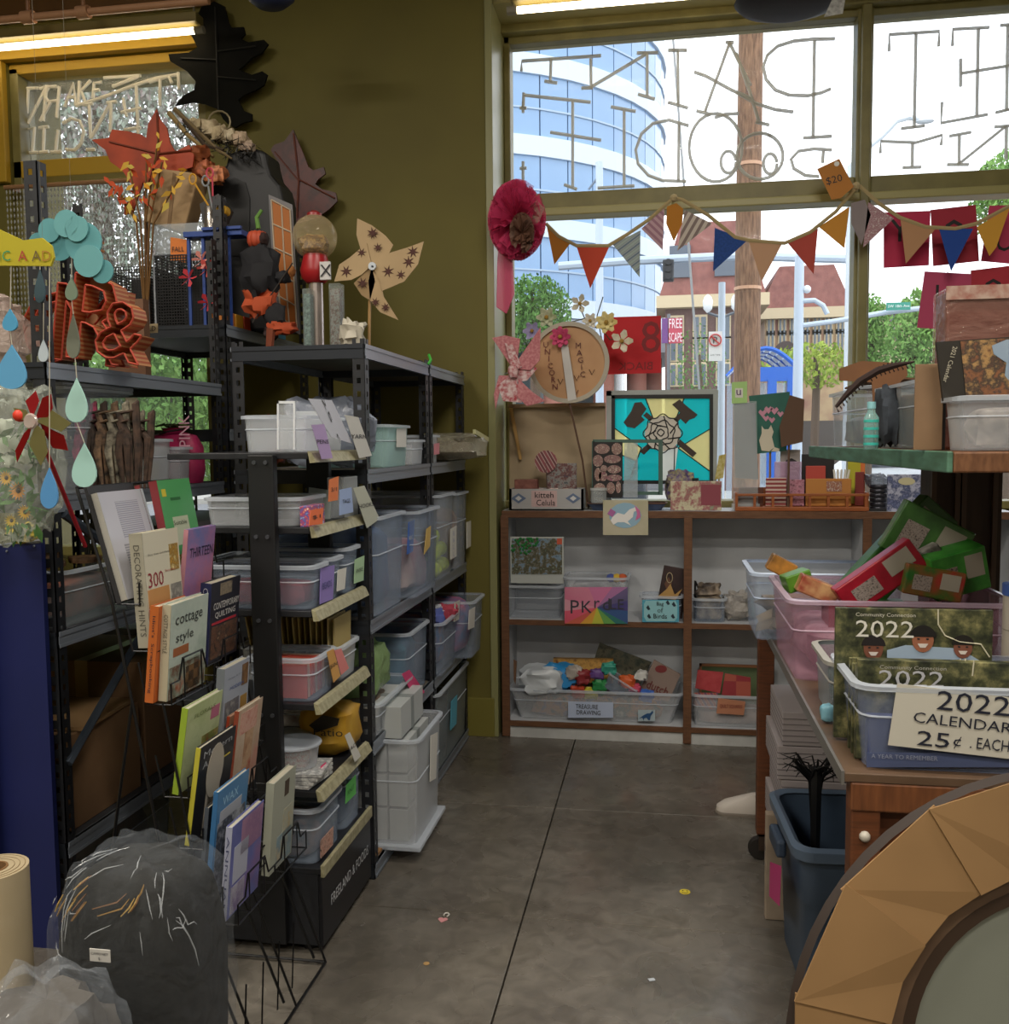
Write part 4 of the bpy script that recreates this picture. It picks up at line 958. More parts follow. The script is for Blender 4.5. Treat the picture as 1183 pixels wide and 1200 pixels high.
t = bin_('storage_bin', 'far clear bin with green label on the base deck', -1.25, -.998, 2.82, 2.99, z_, .225, PLB, fill=M('#6d7c94', .8), fillh=.4)
poly(t, 'label_card', [(406,920),(417,908),(417,930),(405,942)], M('#5fb85a', .6), X=-.99, label='green label'); ptext(t, 'KNIT', 411, 925, 8, 6, X=-.988, mat=M('#1f5a2a', .6))

# ---- left tall rack behind blue panel
z_ = ZA[1]+.001
t = bin_('storage_bin', 'large clear lidded bin of dark feathers on left rack', -2.25, -1.80, 2.62, 3.02, z_, .33, PL, fill=None, lid=PLR)
for i, (px, c1) in enumerate(((112, '#4a3b33'), (125, '#8c6f56'), (138, '#a8a08c'), (150, '#5b463a'), (100, '#b8486a'))):
    q = P(px, 560, Y=2.75); mb = MB()
    for k in range(7): mb.tube([(q.x+k*.008-.02, 2.76+k*.01, z_+.01), (q.x+k*.011-.035+.012*(k % 2), 2.76+k*.012, z_+.13+.02*(k % 3)), (q.x+k*.012-.03-.02*(k % 3), 2.77+k*.01, z_+.19+.03*(k % 4)), (q.x+k*.012-.02, 2.77+k*.01, z_+.20+.03*(k % 4))], [.004, .013, .012, .004], 7)
    solo('feather_bundle', mb, M(c1, .9, c2='#2f2824', s=40), ('dark brown', 'tan', 'cream', 'black-brown', 'rose pink')[i]+' feather bundle inside the large clear lidded bin', 'feathers')
poly(t, 'label_card', [(147,466),(161,466),(161,540),(147,543)], M('#c2b598', .7), X=-1.795); ptext(t, 'FEATHERS', 154, 500, 10, 5, X=-1.793, mat=INK)
bin_('storage_bin', 'narrow clear bin beside the feather bin on left rack', -2.15, -1.80, 3.06, 3.28, z_, .17, PLW, fill=M('#8f9a74', .8, c2='#c9a08c', s=20), fillh=.5)
bin_('storage_bin', 'smaller narrow clear bin in front of the pink drawstring bag', -2.05, -1.79, 3.30, 3.40, z_, .14, PLW)
z_ = ZA[1]+.001
pk = thing('drawstring_bag', 'magenta drawstring bag with vertical white lettering', 'bag', (-1.87, 3.48, z_))
c_ = P(204, 525, Y=3.47)
mb = loft([[Vector((c_.x+a*s1, 3.47+b*s1*.45, z_+hh)) for a, b in rr(.23, .23, .07)] for hh, s1 in ((0, .94), (.05, 1.04), (.14, 1.0), (.185, .78), (.20, .3), (.215, .42))], True, True)
part('bag', mb, M('#b02058', .55, c2='#8f1648', s=18, bump=.5), pk, smooth=True)
text('lettering', 'PINK', pk, P(216, 505, Y=3.408), Z1, -X1, w=.12, h=.045, mat=M('#e8b0c4', .6))
part('drawstring', MB().tube([(c_.x-.04, 3.44, z_+.19), (c_.x, 3.42, z_+.2), (c_.x+.06, 3.44, z_+.21)], .004, 6), M('#2c1a20', .7), pk)
mb = MB(); rnd = random.Random(4)
for i in range(26):
    a = rnd.uniform(0, 6.28); mb.tube([(c_.x, 3.47, z_+.2), (c_.x+math.cos(a)*.04, 3.47+math.sin(a)*.02, z_+.23), (c_.x+math.cos(a)*.08, 3.47+math.sin(a)*.03, z_+.225-.01*rnd.random())], [.002, .004, .001], 4)
solo('dry_greens', mb, M('#5a6238', .8), 'dark green sprig lying in the mouth of magenta bag', 'plant')
# lower levels
z_ = ZA[2]+.001
t = bin_('storage_bin', 'clear bin with orange scraps under the wood slices', -2.2, -1.78, 2.57, 2.95, z_, .17, PLG, fill=M('#6b5242', .8, c2='#b05a34', s=12), fillh=.75)
wsm = M('#8a6a48', .7, c2='#3f2a1c', s=24)
for i, (x, y, r, tz) in enumerate(((-1.9, 2.66, .055, .0), (-1.98, 2.74, .05, .0), (-1.86, 2.80, .05, .0), (-2.05, 2.62, .045, 0), (-1.93, 2.70, .045, .02), (-1.88, 2.62, .035, .02))):
    solo('wood_slice', MB().lathe([(r, 0), (r*1.03, .009), (r, .018)], 14, (x, y, z_+.172+tz)), wsm, ('largest', 'second', 'third', 'fourth', 'upper', 'small upper')[i]+' round wood slice with dark bark on the orange scrap bin', 'wood slice', 'wood slices on the bin')
z_ = ZA[3]+.001
def carton(label, x0, y0, z0, x1, y1, z1, c1='#8a6a4a', name='cardboard_box', text_=None):
    t = thing(name, label, 'box', ((x0+x1)/2, (y0+y1)/2, z0)); m = M(c1, .8, c2='#7a5c40', s=5)
    part('box_body', MB().box(x0, y0, z0, x1, y1, z1), m, t, bev=.003)
    xm = (x0+x1)/2; part('flap_seam', MB().box(xm-.025, y0-.001, z0+.01, xm+.025, y1+.001, z1+.0012), M('#a3875f', .4), t)
    return t
carton('brown cardboard box low on the left rack by its post', -2.3, 2.58, z_, -1.8, 2.98, z_+.3)
carton('taller brown cardboard box farther along the low left shelf', -2.3, 3.05, z_, -1.82, 3.5, z_+.42, '#7c5e42')
solo('folded_kraft_paper', MB().obox((-2.0, 2.78, z_+.31), (.42, .34, .012), (0, 0, .1)), M('#9b7a52', .8), 'folded kraft paper lying on the near cardboard box', 'paper')
bin_('storage_tote', 'foggy clear tote of pinkish bags at foot of left rack', -2.3, -1.83, 2.62, 3.25, .002, .25, PLG, fill=M('#8a5f52', .7, c2='#b3a090', s=8, bump=.5), fillh=.85)
# cardboard marquee letters on the top shelf of the left rack
def letter(label, ch, px, py, hp, Y, rot=0):
    vs, fs, x0, x1, y0, y1 = tmesh(ch); c_ = P(px, py, Y=Y); s_ = hp*Y/F/(y1-y0)
    t = thing('marquee_letter', label, 'letter', (c_.x, Y, c_.z)); q = R_(rot)
    def tf(a, d): 
        X_, Z_ = (a.x-(x0+x1)/2)*s_, (a.y-(y0+y1)/2)*s_
        return Vector((c_.x+X_*math.cos(q)-Z_*math.sin(q), Y+d, c_.z+X_*math.sin(q)+Z_*math.cos(q)))
    part('letter_back', MB().add([tf(a, .05) for a in vs], fs), M('#c99c74', .8), t)
    # walls along boundary edges
    from collections import Counter
    cnt = Counter(); 
    for f in fs:
        for i in range(len(f)): cnt[tuple(sorted((f[i], f[(i+1) % len(f)])))] += 1
    mb = MB(); tb_ = MB()
    for (i, j), n_ in cnt.items():
        if n_ == 1:
            a, b = vs[i], vs[j]; mb.add([tf(a, -.03), tf(b, -.03), tf(b, .05), tf(a, .05)], [(0,1,2,3)])
            tb_.tube([tf(a, -.031), tf(b, -.031)], .0035, 4, False)
    part('corrugated_wall', mb, ART(['#c08a5c','#a8502f'], 22, 'wavez'), t); part('red_edge', tb_, M('#b0432f', .7), t, label='red edging')
for a in (('cardboard marquee letter O with red edging, far left', 'O', 72, 385, 90, 3.0, -12), ('cardboard marquee letter shaped like an upright slash, middle', 'M', 108, 382, 95, 2.95, -8), ('tallest cardboard marquee letter with lattice back', 'R', 124, 376, 105, 2.87, -10), ('cardboard marquee ampersand at the right end of the row', '&', 148, 390, 72, 2.78, -14), ('small reddish cardboard letter behind the cloud', 'E', 108, 292, 24, 3.3, 0)): letter(*a)
solo('letter_shelf_block', MB().box(-2.05, 3.28, ZA[0]+.001, -1.9, 3.32, ZA[0]+.30), M('#6a4a34', .7), 'brown upright block behind the marquee letters', 'block')
polysolo('sold_sign', 'small kraft sign lettered SOLD at the end of letters', 'sign', [(163,381),(185,379),(185,390),(163,391)], M('#a08d6c', .7), .003, Y=3.40)
t = bpy.data.objects['sold_sign']; ptext(t, 'SOLD', 174, 385, 18, 6, Y=3.397, mat=INK)
soft('plastic_wrap', 'crumpled clear plastic beside the marquee letters', 'plastic', (-2.15, 2.80, ZA[0]+.001), (.22, .2, .2), CLEAR('#c8b5ac', .45, .12, bump=1, s=16), .25, 21)
# mesh magazine files on the far left rack
def mesh_file(label, x0, y0, x1, y1, z0, h):
    t = thing('mesh_file_box', label, 'file box', ((x0+x1)/2, (y0+y1)/2, z0)); dm = M('#2a2a2c', .5, met=.3)
    mb = MB(); n = int((x1-x0)/.012); m_ = int(h/.012)
    for i in range(n+1): x = x0+(x1-x0)*i/n; mb.box(x-.0018, y0, z0, x+.0018, y0+.0015, z0+h)
    for i in range(m_+1): zz = z0+h*i/m_; mb.box(x0, y0, zz-.0018, x1, y0+.0015, zz+.0018)
    part('mesh_front', mb, dm, t)
    for x in (x0, x1):
        mb = MB(); n = int((y1-y0)/.014)
        for i in range(n+1): y = y0+(y1-y0)*i/n; mb.box(x-.0008, y-.002, z0, x+.0008, y+.002, z0+h)
        for i in range(m_+1): zz = z0+h*i/m_; mb.box(x-.0008, y0, zz-.002, x+.0008, y1, zz+.002)
        part('mesh_side', mb, dm, t)
    part('frame', MB().tube([(x0, y0, z0), (x0, y0, z0+h), (x1, y0, z0+h), (x1, y0, z0), (x0, y0, z0)], .005, 6).tube([(x1, y0, z0+h), (x1, y1, z0+h), (x0, y1, z0+h), (x0, y0, z0+h)], .005, 6), M('#8d9096', .35, met=.4), t)
    part('bottom', MB().box(x0, y0, z0, x1, y1, z0+.003), dm, t); part('back', MB().box(x0, y1-.002, z0, x1, y1, z0+h), dm, t)
    return t
z_ = ZA2[0]+.001
mesh_file('black wire mesh file box under the clear tray, right one', -2.10, 3.72, -1.86, 4.0, z_, .30)
mesh_file('black wire mesh file box, left one half hidden by cloud', -2.37, 3.72, -2.13, 4.0, z_, .26)
t = thing('clear_tray', 'clear plastic tray standing on the right mesh file box', 'tray', (-1.98, 3.85, z_+.306))
part('tray_body', MB().box(-2.10, 3.73, z_+.306, -1.87, 3.735, z_+.43).box(-2.10, 3.735, z_+.306, -2.095, 3.98, z_+.43).box(-1.875, 3.735, z_+.306, -1.87, 3.98, z_+.43).box(-2.10, 3.73, z_+.306, -1.87, 3.98, z_+.31), CLEAR('#c5ccd0', .3, .1), t)
poly(t, 'orange_note', [(200,278),(219,281),(219,308),(200,305)], M('#d0742c', .6), .002, Y=3.725); ptext(t, 'FALL', 209, 292, 14, 6, Y=3.722, mat=INK)
# paper bag with autumn leaves
zb2 = P(205, 275, Y=3.8).z
kb = thing('kraft_bag', 'folded brown kraft paper bag below the orange maple leaf', 'bag', (-1.98, 3.86, z_+.435))
o_ = P(178, 268, Y=3.8)
mb = MB().pprism([P(175,262,Y=3.8), P(222,276,Y=3.8), P(238,215,Y=3.8), P(232,206,Y=3.8), P(186,200,Y=3.8)], .10, 'Y')
part('paper', mb, M('#a98d68', .8, c2='#967a56', s=7, bump=.4), kb, bev=.006); poly(kb, 'fold', [(203,270),(207,271),(214,208),(210,206)], M('#7f6546', .8), .104, Y=3.8)
# ---------------------------------------------------------------- window ledge display (on the white bookcase)
ZT = BZ[0]+.001
YF = 4.70
def rect(a, b, c, d): return [(a, b), (c, b), (c, d), (a, d)]
def std(name, label, cat, px, YY, group=None): 
    q = P(px, 598, Y=YY); return thing(name, label, cat, (q.x, YY, ZT), group=group)
# hoop sign
t = thing('hoop_sign', 'large round wooden hoop sign lettered UNICORN MAGIC on a thin stick', 'sign', P(690, 597, Y=4.80))
cc = P(667, 425, Y=4.80); ro = 47*4.8/F
q = Matrix.Rotation(R_(90), 3, 'X')
part('hoop', MB().lathe([(ro-.022, -.018), (ro, -.018), (ro, .018), (ro-.022, .018), (ro-.022, -.018)], 40, cc, axis=q), M('#b0a898', .6), t, smooth=True)
part('disc', MB().lathe([(ro-.02, -.002), (ro-.02, .004)], 40, cc, axis=q), M('#c39a72', .7, c2='#b88c64', s=6), t)
poly(t, 'centre_bar', [(656,392),(664,391),(676,468),(666,470)], M('#c9c6c2', .6), .012, Y=4.785)
for i, ch in enumerate('UNICORN'): ptext(t, ch, 640+i*1.8, 404+i*8.2, None, 6.5, Y=4.79, mat=M('#6b2d2a', .6), tilt=0)
for i, ch in enumerate('MAGIC'): ptext(t, ch, 678+i*1.3, 405+i*8.4, None, 6.5, Y=4.79, mat=M('#5c2c28', .6))
for px, py in ((694,436),(676,443),(657,447),(675,460)):
    part('glitter_doodle', MB().tube([P(px-3,py-3,Y=4.788), P(px,py+3,Y=4.788), P(px+3,py-3,Y=4.788)], .002, 5), M('#5a3b30', .6), t)
part('stick', MB().tube([P(667, 470, Y=4.80), P(683, 540, Y=4.80), (P(690, 540, Y=4.80).x, 4.80, ZT)], .0055, 6), M('#5c4335', .6), t)
def flower(name, label, px, py, Y, r, n, c1, c2, rows=2, cat='flower', tilt=R_(80)):
    c_ = P(px, py, Y=Y); t = thing(name, label, cat, c_); m = M(c1, .8, c2=c2, s=30)
    for k in range(rows):
        for i in range(n):
            a = 2*PI*(i+.5*k)/n; rr_ = r*(1-.35*k); d = Vector((math.cos(a), -.25-.3*k, math.sin(a)))
            s_ = Vector((-math.sin(a), 0, math.cos(a)))
            pts = [c_, c_+d*rr_*.55+s_*rr_*.32, c_+d*rr_*.95+s_*rr_*.12+Vector((0,-.1*rr_,0)), c_+d*rr_*.95-s_*rr_*.12, c_+d*rr_*.55-s_*rr_*.32]
            b = MB().add(pts+[p+Vector((0,.002,0)) for p in pts], [(0,1,2,3,4),(9,8,7,6,5)]+[(j,(j+1)%5,5+(j+1)%5,5+j) for j in range(5)])
            part('petal', b, m, t)
    part('flower_centre', MB().ball(c_-Vector((0,r*.3,0)), r*.2, 8), M('#a8863c', .8), t, smooth=True)
    return t
flower('silk_flower', 'pink silk rose at the top of the round sign', 657, 395, 4.77, .055, 8, '#d2557c', '#b53c66', 3)
flower('silk_flower', 'cream yellow silk flower right of the round sign', 711, 378, 4.79, .058, 7, '#e8dba0', '#d8c27a', 2)
flower('silk_flower', 'white silk flower with dark centre, topmost above sign', 680, 356, 4.84, .05, 5, '#dcd8c8', '#b5ae94', 1)
flower('silk_flower', 'small white silk flower between pink rose and yellow flower', 692, 376, 4.82, .042, 6, '#e6e2d8', '#c9c2ae', 2)
flower('silk_flower', 'white drooping lily in front of the red card', 729, 400, 4.82, .06, 5, '#e3ddce', '#cfc4a4', 1)
flower('silk_flower', 'pale lilac flower left above the round sign', 624, 388, 4.86, .05, 6, '#a9a3cc', '#8c88b8', 1)
flower('silk_flower', 'pale green-white flower behind the polka dot bow', 641, 372, 4.86, .055, 6, '#cfd3b8', '#9aa87c', 2)
t = thing('flower_stems', 'dark thin stems carrying the silk flowers over the sign', 'stem', P(700, 470, Y=4.84))
for pts in ([(706,440),(708,410),(700,370),(707,348)],[(640,395),(660,380),(690,372),(711,378)],[(705,385),(715,398),(729,396)],[(680,360),(685,372),(700,385)]):
    part('stem', MB().tube([P(a, b, Y=4.835) for a, b in pts], .003, 5), M('#4c4a34', .8), t)
# polka dot bow and tulle pompom on the jamb
XJ = -.80
t = thing('ribbon_bow', 'red and white polka dot ribbon bow by the window jamb', 'bow', P(600, 430, Y=4.62))
RB = [M('#b0626a', .7, c2='#c98a8c', s=90), M('#d8c3c2', .7, c2='#a83a44', s=55)]
for i, (pts, m) in enumerate((([(601,432),(577,396),(592,393),(610,397),(607,420)],0),([(601,432),(612,415),(634,383),(633,422),(622,434)],0),([(601,435),(592,402),(601,404),(612,430)],1),([(600,438),(620,424),(630,432),(618,446),(606,448)],1),([(598,440),(606,446),(612,472),(590,470),(583,452)],1),([(608,444),(625,460),(640,470),(618,476),(606,465)],0),([(598,440),(587,455),(581,480),(579,462),(585,440)],0))):
    q = [P(a, b, Y=4.60-.008*(i % 3)) for a, b in pts]; part('ribbon_loop', MB().pprism(q, .004, 'Y'), RB[m], t, bev=.001)
part('pin', MB().tube([P(602, 436, Y=4.59), P(602, 436, Y=4.59)+Vector((-.06, .09, 0))], .003, 5), M('#8a8a8c', .4), t)
part('knot', MB().lumpy(P(602, 436, Y=4.585), (.05, .05, .06), .15, 12, 4), RB[1], t, smooth=True)
def pom(name, label, px, py, Y, rx, rz, n, c1, a_, cat='pompom', extra=None):
    c_ = P(px, py, Y=Y); t = thing(name, label, cat, c_); m = CLEAR(c1, a_, .6)
    rnd = random.Random(px)
    mb = MB()
    for i in range(n):
        a = rnd.uniform(0, 2*PI); e = rnd.uniform(-1, 1); d = Vector((math.cos(a)*math.sqrt(1-e*e), math.sin(a)*math.sqrt(1-e*e)*.7, e)); s_ = d.orthogonal().normalized(); u_ = d.cross(s_)
        R1 = Matrix.Rotation(rnd.uniform(0, 6), 3, d); s_ = R1 @ s_; u_ = R1 @ u_
        vs = [c_]; k = 7
        for j in range(k):
            w_ = (j/(k-1)-.5)*1.5; p = d*math.cos(w_)+s_*math.sin(w_)+u_*.18*math.sin(j*2.1+i); vs.append(c_+Vector((p.x*rx, p.y*rx, p.z*rz)))
        mb.add(vs, [(0, j+1, j+2) for j in range(k-1)])
    part('tulle', mb, m, t, smooth=False, kind='stuff')
    return t
t = pom('tulle_pompom', 'bright pink tulle pompom hanging on the window jamb', 606, 258, 4.56, .14, .19, 90, '#d03a6a', .5)
part('tulle_tail', MB().pprism([P(a, b, Y=4.6) for a, b in ((585,270),(600,275),(603,345),(594,368),(582,360),(583,310))], .012, 'Y'), CLEAR('#d8567e', .55, .6), t, bev=.004)
part('hanging_loop', MB().tube([P(600, 240, Y=4.6), P(606, 222, Y=4.66), (P(606, 222, Y=4.66).x, 4.95, P(606, 222, Y=4.66).z)], .002, 5), M('#a83058', .6), t)
t = pom('mesh_flower', 'brown mesh flower in the middle of pink pompom', 612, 273, 4.47, .06, .095, 26, '#6b4a3a', .8, 'flower')
part('sheer_petal', MB().prism([(0,0),(.05,.03),(.075,.09),(.04,.13),(-.01,.09)], .002, P(620, 268, Y=4.50), X1, Z1), CLEAR('#a88a7a', .3, .5), t)
# canvas back, stick
a, b = P(597, 474, Y=4.93), P(710, 590, Y=4.93)
t = thing('artist_canvas', 'blank cream canvas leaning against the glass behind the round sign', 'canvas', ((a.x+b.x)/2, 4.93, ZT))
part('canvas', MB().obox(((a.x+b.x)/2, 4.93, (a.z+ZT)/2), (b.x-a.x, .012, a.z-ZT-.004), (R_(-3), 0, 0)), M('#a9967a', .8, c2='#9c8a70', s=5), t)
part('stretcher_bar', MB().obox(((a.x+b.x)/2, 4.915, a.z-.008), (b.x-a.x, .02, .018)), M('#8a7358', .7), t)
polysolo('wooden_dowel', 'thin pale wooden dowel leaning on the canvas', 'stick', [(597,478),(601,478),(612,538),(609,539)], M('#b08a50', .6), .008, Y=4.90)
# stained glass
t = thing('stained_glass_panel', 'stained glass panel of two axes and a white rose on turquoise', 'art glass', P(776, 597, Y=4.92))
YS = 4.92
for r_ in ([(711,458),(841,456),(841,462),(711,464)], [(711,458),(717,458),(717,590),(711,590)], [(835,458),(842,457),(840,570),(834,570)]):
    poly(t, 'outer_frame', r_, M('#9ea3a2', .45, met=.3), .03, Y=YS)
for r_ in ([(717,463),(836,462),(836,467),(717,467)], [(717,464),(721,464),(721,575),(717,575)], [(832,464),(836,464),(836,565),(832,565)], rect(717,563,836,567)):
    poly(t, 'inner_frame', r_, M('#17181a', .5), .025, Y=YS-.004)
def backlit(c):
    """coloured glass that daylight shines through"""
    key = ('bl', c)
    if key in _mc: return _mc[key]
    m, n, p, out = new_mat('art_glass_' + c.lstrip('#')); tr = n.nodes.new('ShaderNodeBsdfTranslucent'); tp = n.nodes.new('ShaderNodeBsdfTransparent')
    tr.inputs[0].default_value = (*lin(c), 1); tp.inputs[0].default_value = (*lin(c), 1); p.inputs['Base Color'].default_value = (*lin(c), 1); p.inputs['Roughness'].default_value = .2
    m1 = n.nodes.new('ShaderNodeMixShader'); m1.inputs[0].default_value = .5; m2 = n.nodes.new('ShaderNodeMixShader'); m2.inputs[0].default_value = .2
    n.links.new(tr.outputs[0], m1.inputs[1]); n.links.new(tp.outputs[0], m1.inputs[2]); n.links.new(m1.outputs[0], m2.inputs[1]); n.links.new(p.outputs[0], m2.inputs[2]); n.links.new(m2.outputs[0], out.inputs[0])
    _mc[key] = m; return m
TQ, AM, WG = backlit('#4fe0e2'), backlit('#f4eec4'), backlit('#f0f0ea')
for pts, m in (([(721,467),(757,467),(775,515),(752,525),(721,502)],TQ),([(757,467),(802,467),(784,512),(775,515)],AM),([(802,467),(832,467),(832,503),(795,525),(784,512)],TQ),([(721,502),(752,525),(745,540),(721,530)],AM),([(721,530),(745,540),(750,548),(738,563),(721,563)],TQ),([(745,540),(752,525),(775,525),(775,563),(738,563)],TQ),([(775,525),(795,525),(790,563),(775,563)],WG),([(795,525),(832,552),(832,563),(790,563)],TQ),([(795,525),(832,503),(832,552)],AM)):
    q = [P(a, b, Y=YS+.004) for a, b in pts]; part('glass_piece', MB().pprism(q, .004, 'Y'), m, t)
for seg in ([(757,467),(775,515)],[(802,467),(784,512)],[(721,502),(752,525)],[(832,503),(795,525)],[(721,530),(745,540)],[(795,525),(832,552)],[(752,525),(738,563)],[(791,525),(790,563)]):
    part('lead_line', MB().tube([P(a, b, Y=YS-.002) for a, b in seg], .0028, 5), M('#1c1c1c', .5), t)
BR = M('#3b2d26', .5)
for pts in ([(731,495),(740,482),(744,472),(752,471),(758,479),(752,488),(756,492),(750,497),(744,502),(735,500)],[(788,474),(797,468),(803,474),(818,486),(814,490),(808,492),(804,497),(798,491),(797,483)]): poly(t, 'axe_head', pts, BR, .006, Y=YS-.008)
for pts in ([(754,487),(758,483),(817,531),(812,536)],[(797,484),(801,488),(755,533),(750,529)]): poly(t, 'axe_handle', pts, BR, .005, Y=YS-.006)
rc = P(777, 508, Y=YS-.014)
part('rose', MB().lathe([(.092, -.004), (.092, .004)], 12, rc, axis=q if False else Matrix.Rotation(R_(90), 3, 'X')), M('#cfc9be', .6), t)
for r_, ph, n_ in ((.092, 0, 8), (.062, .3, 6), (.036, .7, 5), (.016, .1, 4)):
    o_ = Vector((-.012*(1-r_/.092), -.006, .006*(1-r_/.092)))
    part('petal_outline', MB().tube([rc+o_+Vector((math.cos(ph+2*PI*i/72)*r_*(1+.08*math.cos(n_*2*PI*i/72)), 0, math.sin(ph+2*PI*i/72)*r_*(1+.08*math.cos(n_*2*PI*i/72)))) for i in range(73)], .003, 5), M('#17181a', .5), t)
for a_ in range(0, 360, 52): part('petal_outline', MB().tube([rc+Vector((math.cos(R_(a_))*.037, -.006, math.sin(R_(a_))*.037)), rc+Vector((math.cos(R_(a_+35))*.09, -.006, math.sin(R_(a_+35))*.09))], .003, 5), M('#17181a', .5), t)
# red card with 8, other letter cards on the glass
YC = YG-.085
def lcard(label, pts, c1, ch=None, lx=0, ly=0, lh=20, lw=None, lc='#1c1618', mirror=False):
    t = thing('letter_card', label, 'card', P(*pts[0], Y=YC)); 
    poly(t, 'card', pts, M(c1, .7), .002, Y=YC)
    if ch: ptext(t, ch, lx, ly, lw, lh, Y=YC, mat=M(lc, .6), mirror=mirror)
    part('tape', MB().tube([P((pts[0][0]+pts[1][0])/2, pts[0][1]+1, Y=YC), P((pts[0][0]+pts[1][0])/2, pts[0][1]+1, Y=YC)+Vector((0,.078,0))], .002, 4), M('#d8d8d2', .4), t)
    return t
t = lcard('bright red card with large dark figure 8 beside the round sign', [(708,372),(775,370),(775,437),(708,439)], '#c01824', '8', 763, 395, 36, 22, '#7c1018'); ptext(t, 'BIACK', 745, 429, 40, 9, Y=YC, mat=M('#7c1018', .6), mirror=True)
lcard('crimson card with black letter partly behind the tan flag, upper row left', [(1036,249),(1091,247),(1089,311),(1036,314)], '#b8264e', 'Y', 1055, 270, 24, 24)
lcard('dark red card with black round letter behind the blue flag', [(1091,246),(1144,240),(1148,306),(1094,312)], '#a02238', 'O', 1118, 276, 34, 26)
lcard('pink card at the right edge behind mustard flag', [(1160,241),(1215,240),(1215,312),(1150,306)], '#c03a60', 'U', 1178, 280, 26, 20)
lcard('pink card with black L, lower row left', [(1084,318),(1139,321),(1137,388),(1075,384)], '#b84468', 'L', 1104, 349, 28, 14)
lcard('red card with black round letter above the wrapped brown package', [(1138,317),(1195,310),(1195,380),(1140,385)], '#b02c3c', 'O', 1164, 343, 30, 24)
# bunting
t = thing('bunting', 'cloth bunting of coloured pennants strung across the window bars', 'bunting', P(1000, 215, Y=4.85)); YB = 4.84
def S(px, py): return P(px, py, Y=YB)
for pts in ([(640,262),(655,277),(676,288),(713,288),(735,275),(760,258),(783,238),(790,232),(800,234),(830,252),(862,278),(880,282),(920,285),(950,272),(980,248),(1000,224),(1008,218),(1030,238),(1055,255),(1085,266),(1120,268),(1145,262),(1190,238)],):
    part('twill_band', MB().tube([S(a, b) for a, b in pts], [.006]*len(pts), 6, flat=1.6), M('#a8966c', .8), t)
for lab, pts, m in (('mustard pennant', [(641,265),(668,286),(650,310)], M('#b5762c', .9)), ('red orange pennant', [(676,289),(714,290),(692,338)], M('#c44a34', .9)),
    ('blue striped pennant', [(718,286),(751,270),(750,325)], ART(['#5b6f80','#b5bcb8','#465a6c','#8fa09c'], 9, 'wavez', ang=35)), ('mauve striped pennant', [(752,268),(779,244),(777,293)], ART(['#8c5a70','#b08a94'], 12, 'wave', ang=45)),
    ('mustard leaf pennant', [(782,242),(793,238),(801,245),(800,262),(790,283),(781,262)], M('#b5782a', .9)), ('brown striped pennant', [(803,246),(835,262),(794,294)], ART(['#6b5650','#b8aca0'], 10, 'wave', ang=-30)),
    ('blue denim pennant', [(838,267),(876,282),(836,318)], M('#2c4f98', .95, c2='#24427f', s=90)), ('sandy pennant', [(878,283),(918,284),(893,330)], M('#c0987a', .95)),
    ('brick red pennant', [(922,283),(959,268),(954,321)], M('#b04a40', .9)), ('amber pennant', [(960,266),(996,242),(990,291)], M('#c88c38', .9)),
    ('grey leaf pennant', [(998,238),(1014,234),(1021,252),(1010,287),(998,262)], M('#8c8284', .9)), ('floral pennant', [(1018,237),(1048,256),(1012,290)], ART(['#c9b6b8','#8f5a66','#d8ccca'], 60)),
    ('tan hessian pennant', [(1056,258),(1097,268),(1062,309)], M('#b58a66', .95)), ('royal blue pennant', [(1101,268),(1141,268),(1115,318)], M('#22489a', .9)), ('yellow amber pennant', [(1145,266),(1184,243),(1168,290),(1160,300)], M('#cf9a3a', .9))):
    q_ = [S(a, b) for a, b in pts]; part('pennant', MB().pprism(q_, .0025, 'Y'), m, t, label=lab)
for p_ in ((790, 232), (1004, 218)): part('tie_knot', MB().ball(S(*p_), .02, 8).tube([S(*p_), S(*p_)+Vector((0, .13, .02))], .006, 6), M('#b5a47c', .8), t)
t = thing('price_tag', 'orange-brown price tag reading $20 hanging at the window bar', 'tag', P(980, 232, Y=4.80))
poly(t, 'tag_card', [(958,198),(984,186),(1001,219),(986,232),(975,234)], M('#b5762e', .7), .002, Y=4.80); ptext(t, '$20', 978, 211, 19, 9, Y=4.80, mat=INK, tilt=12)
part('hole', MB().lathe([(.012, -.002), (.012, .002)], 12, P(981, 192, Y=4.798), axis=Matrix.Rotation(R_(90), 3, 'X')), M('#e6e6e2', .6), t)
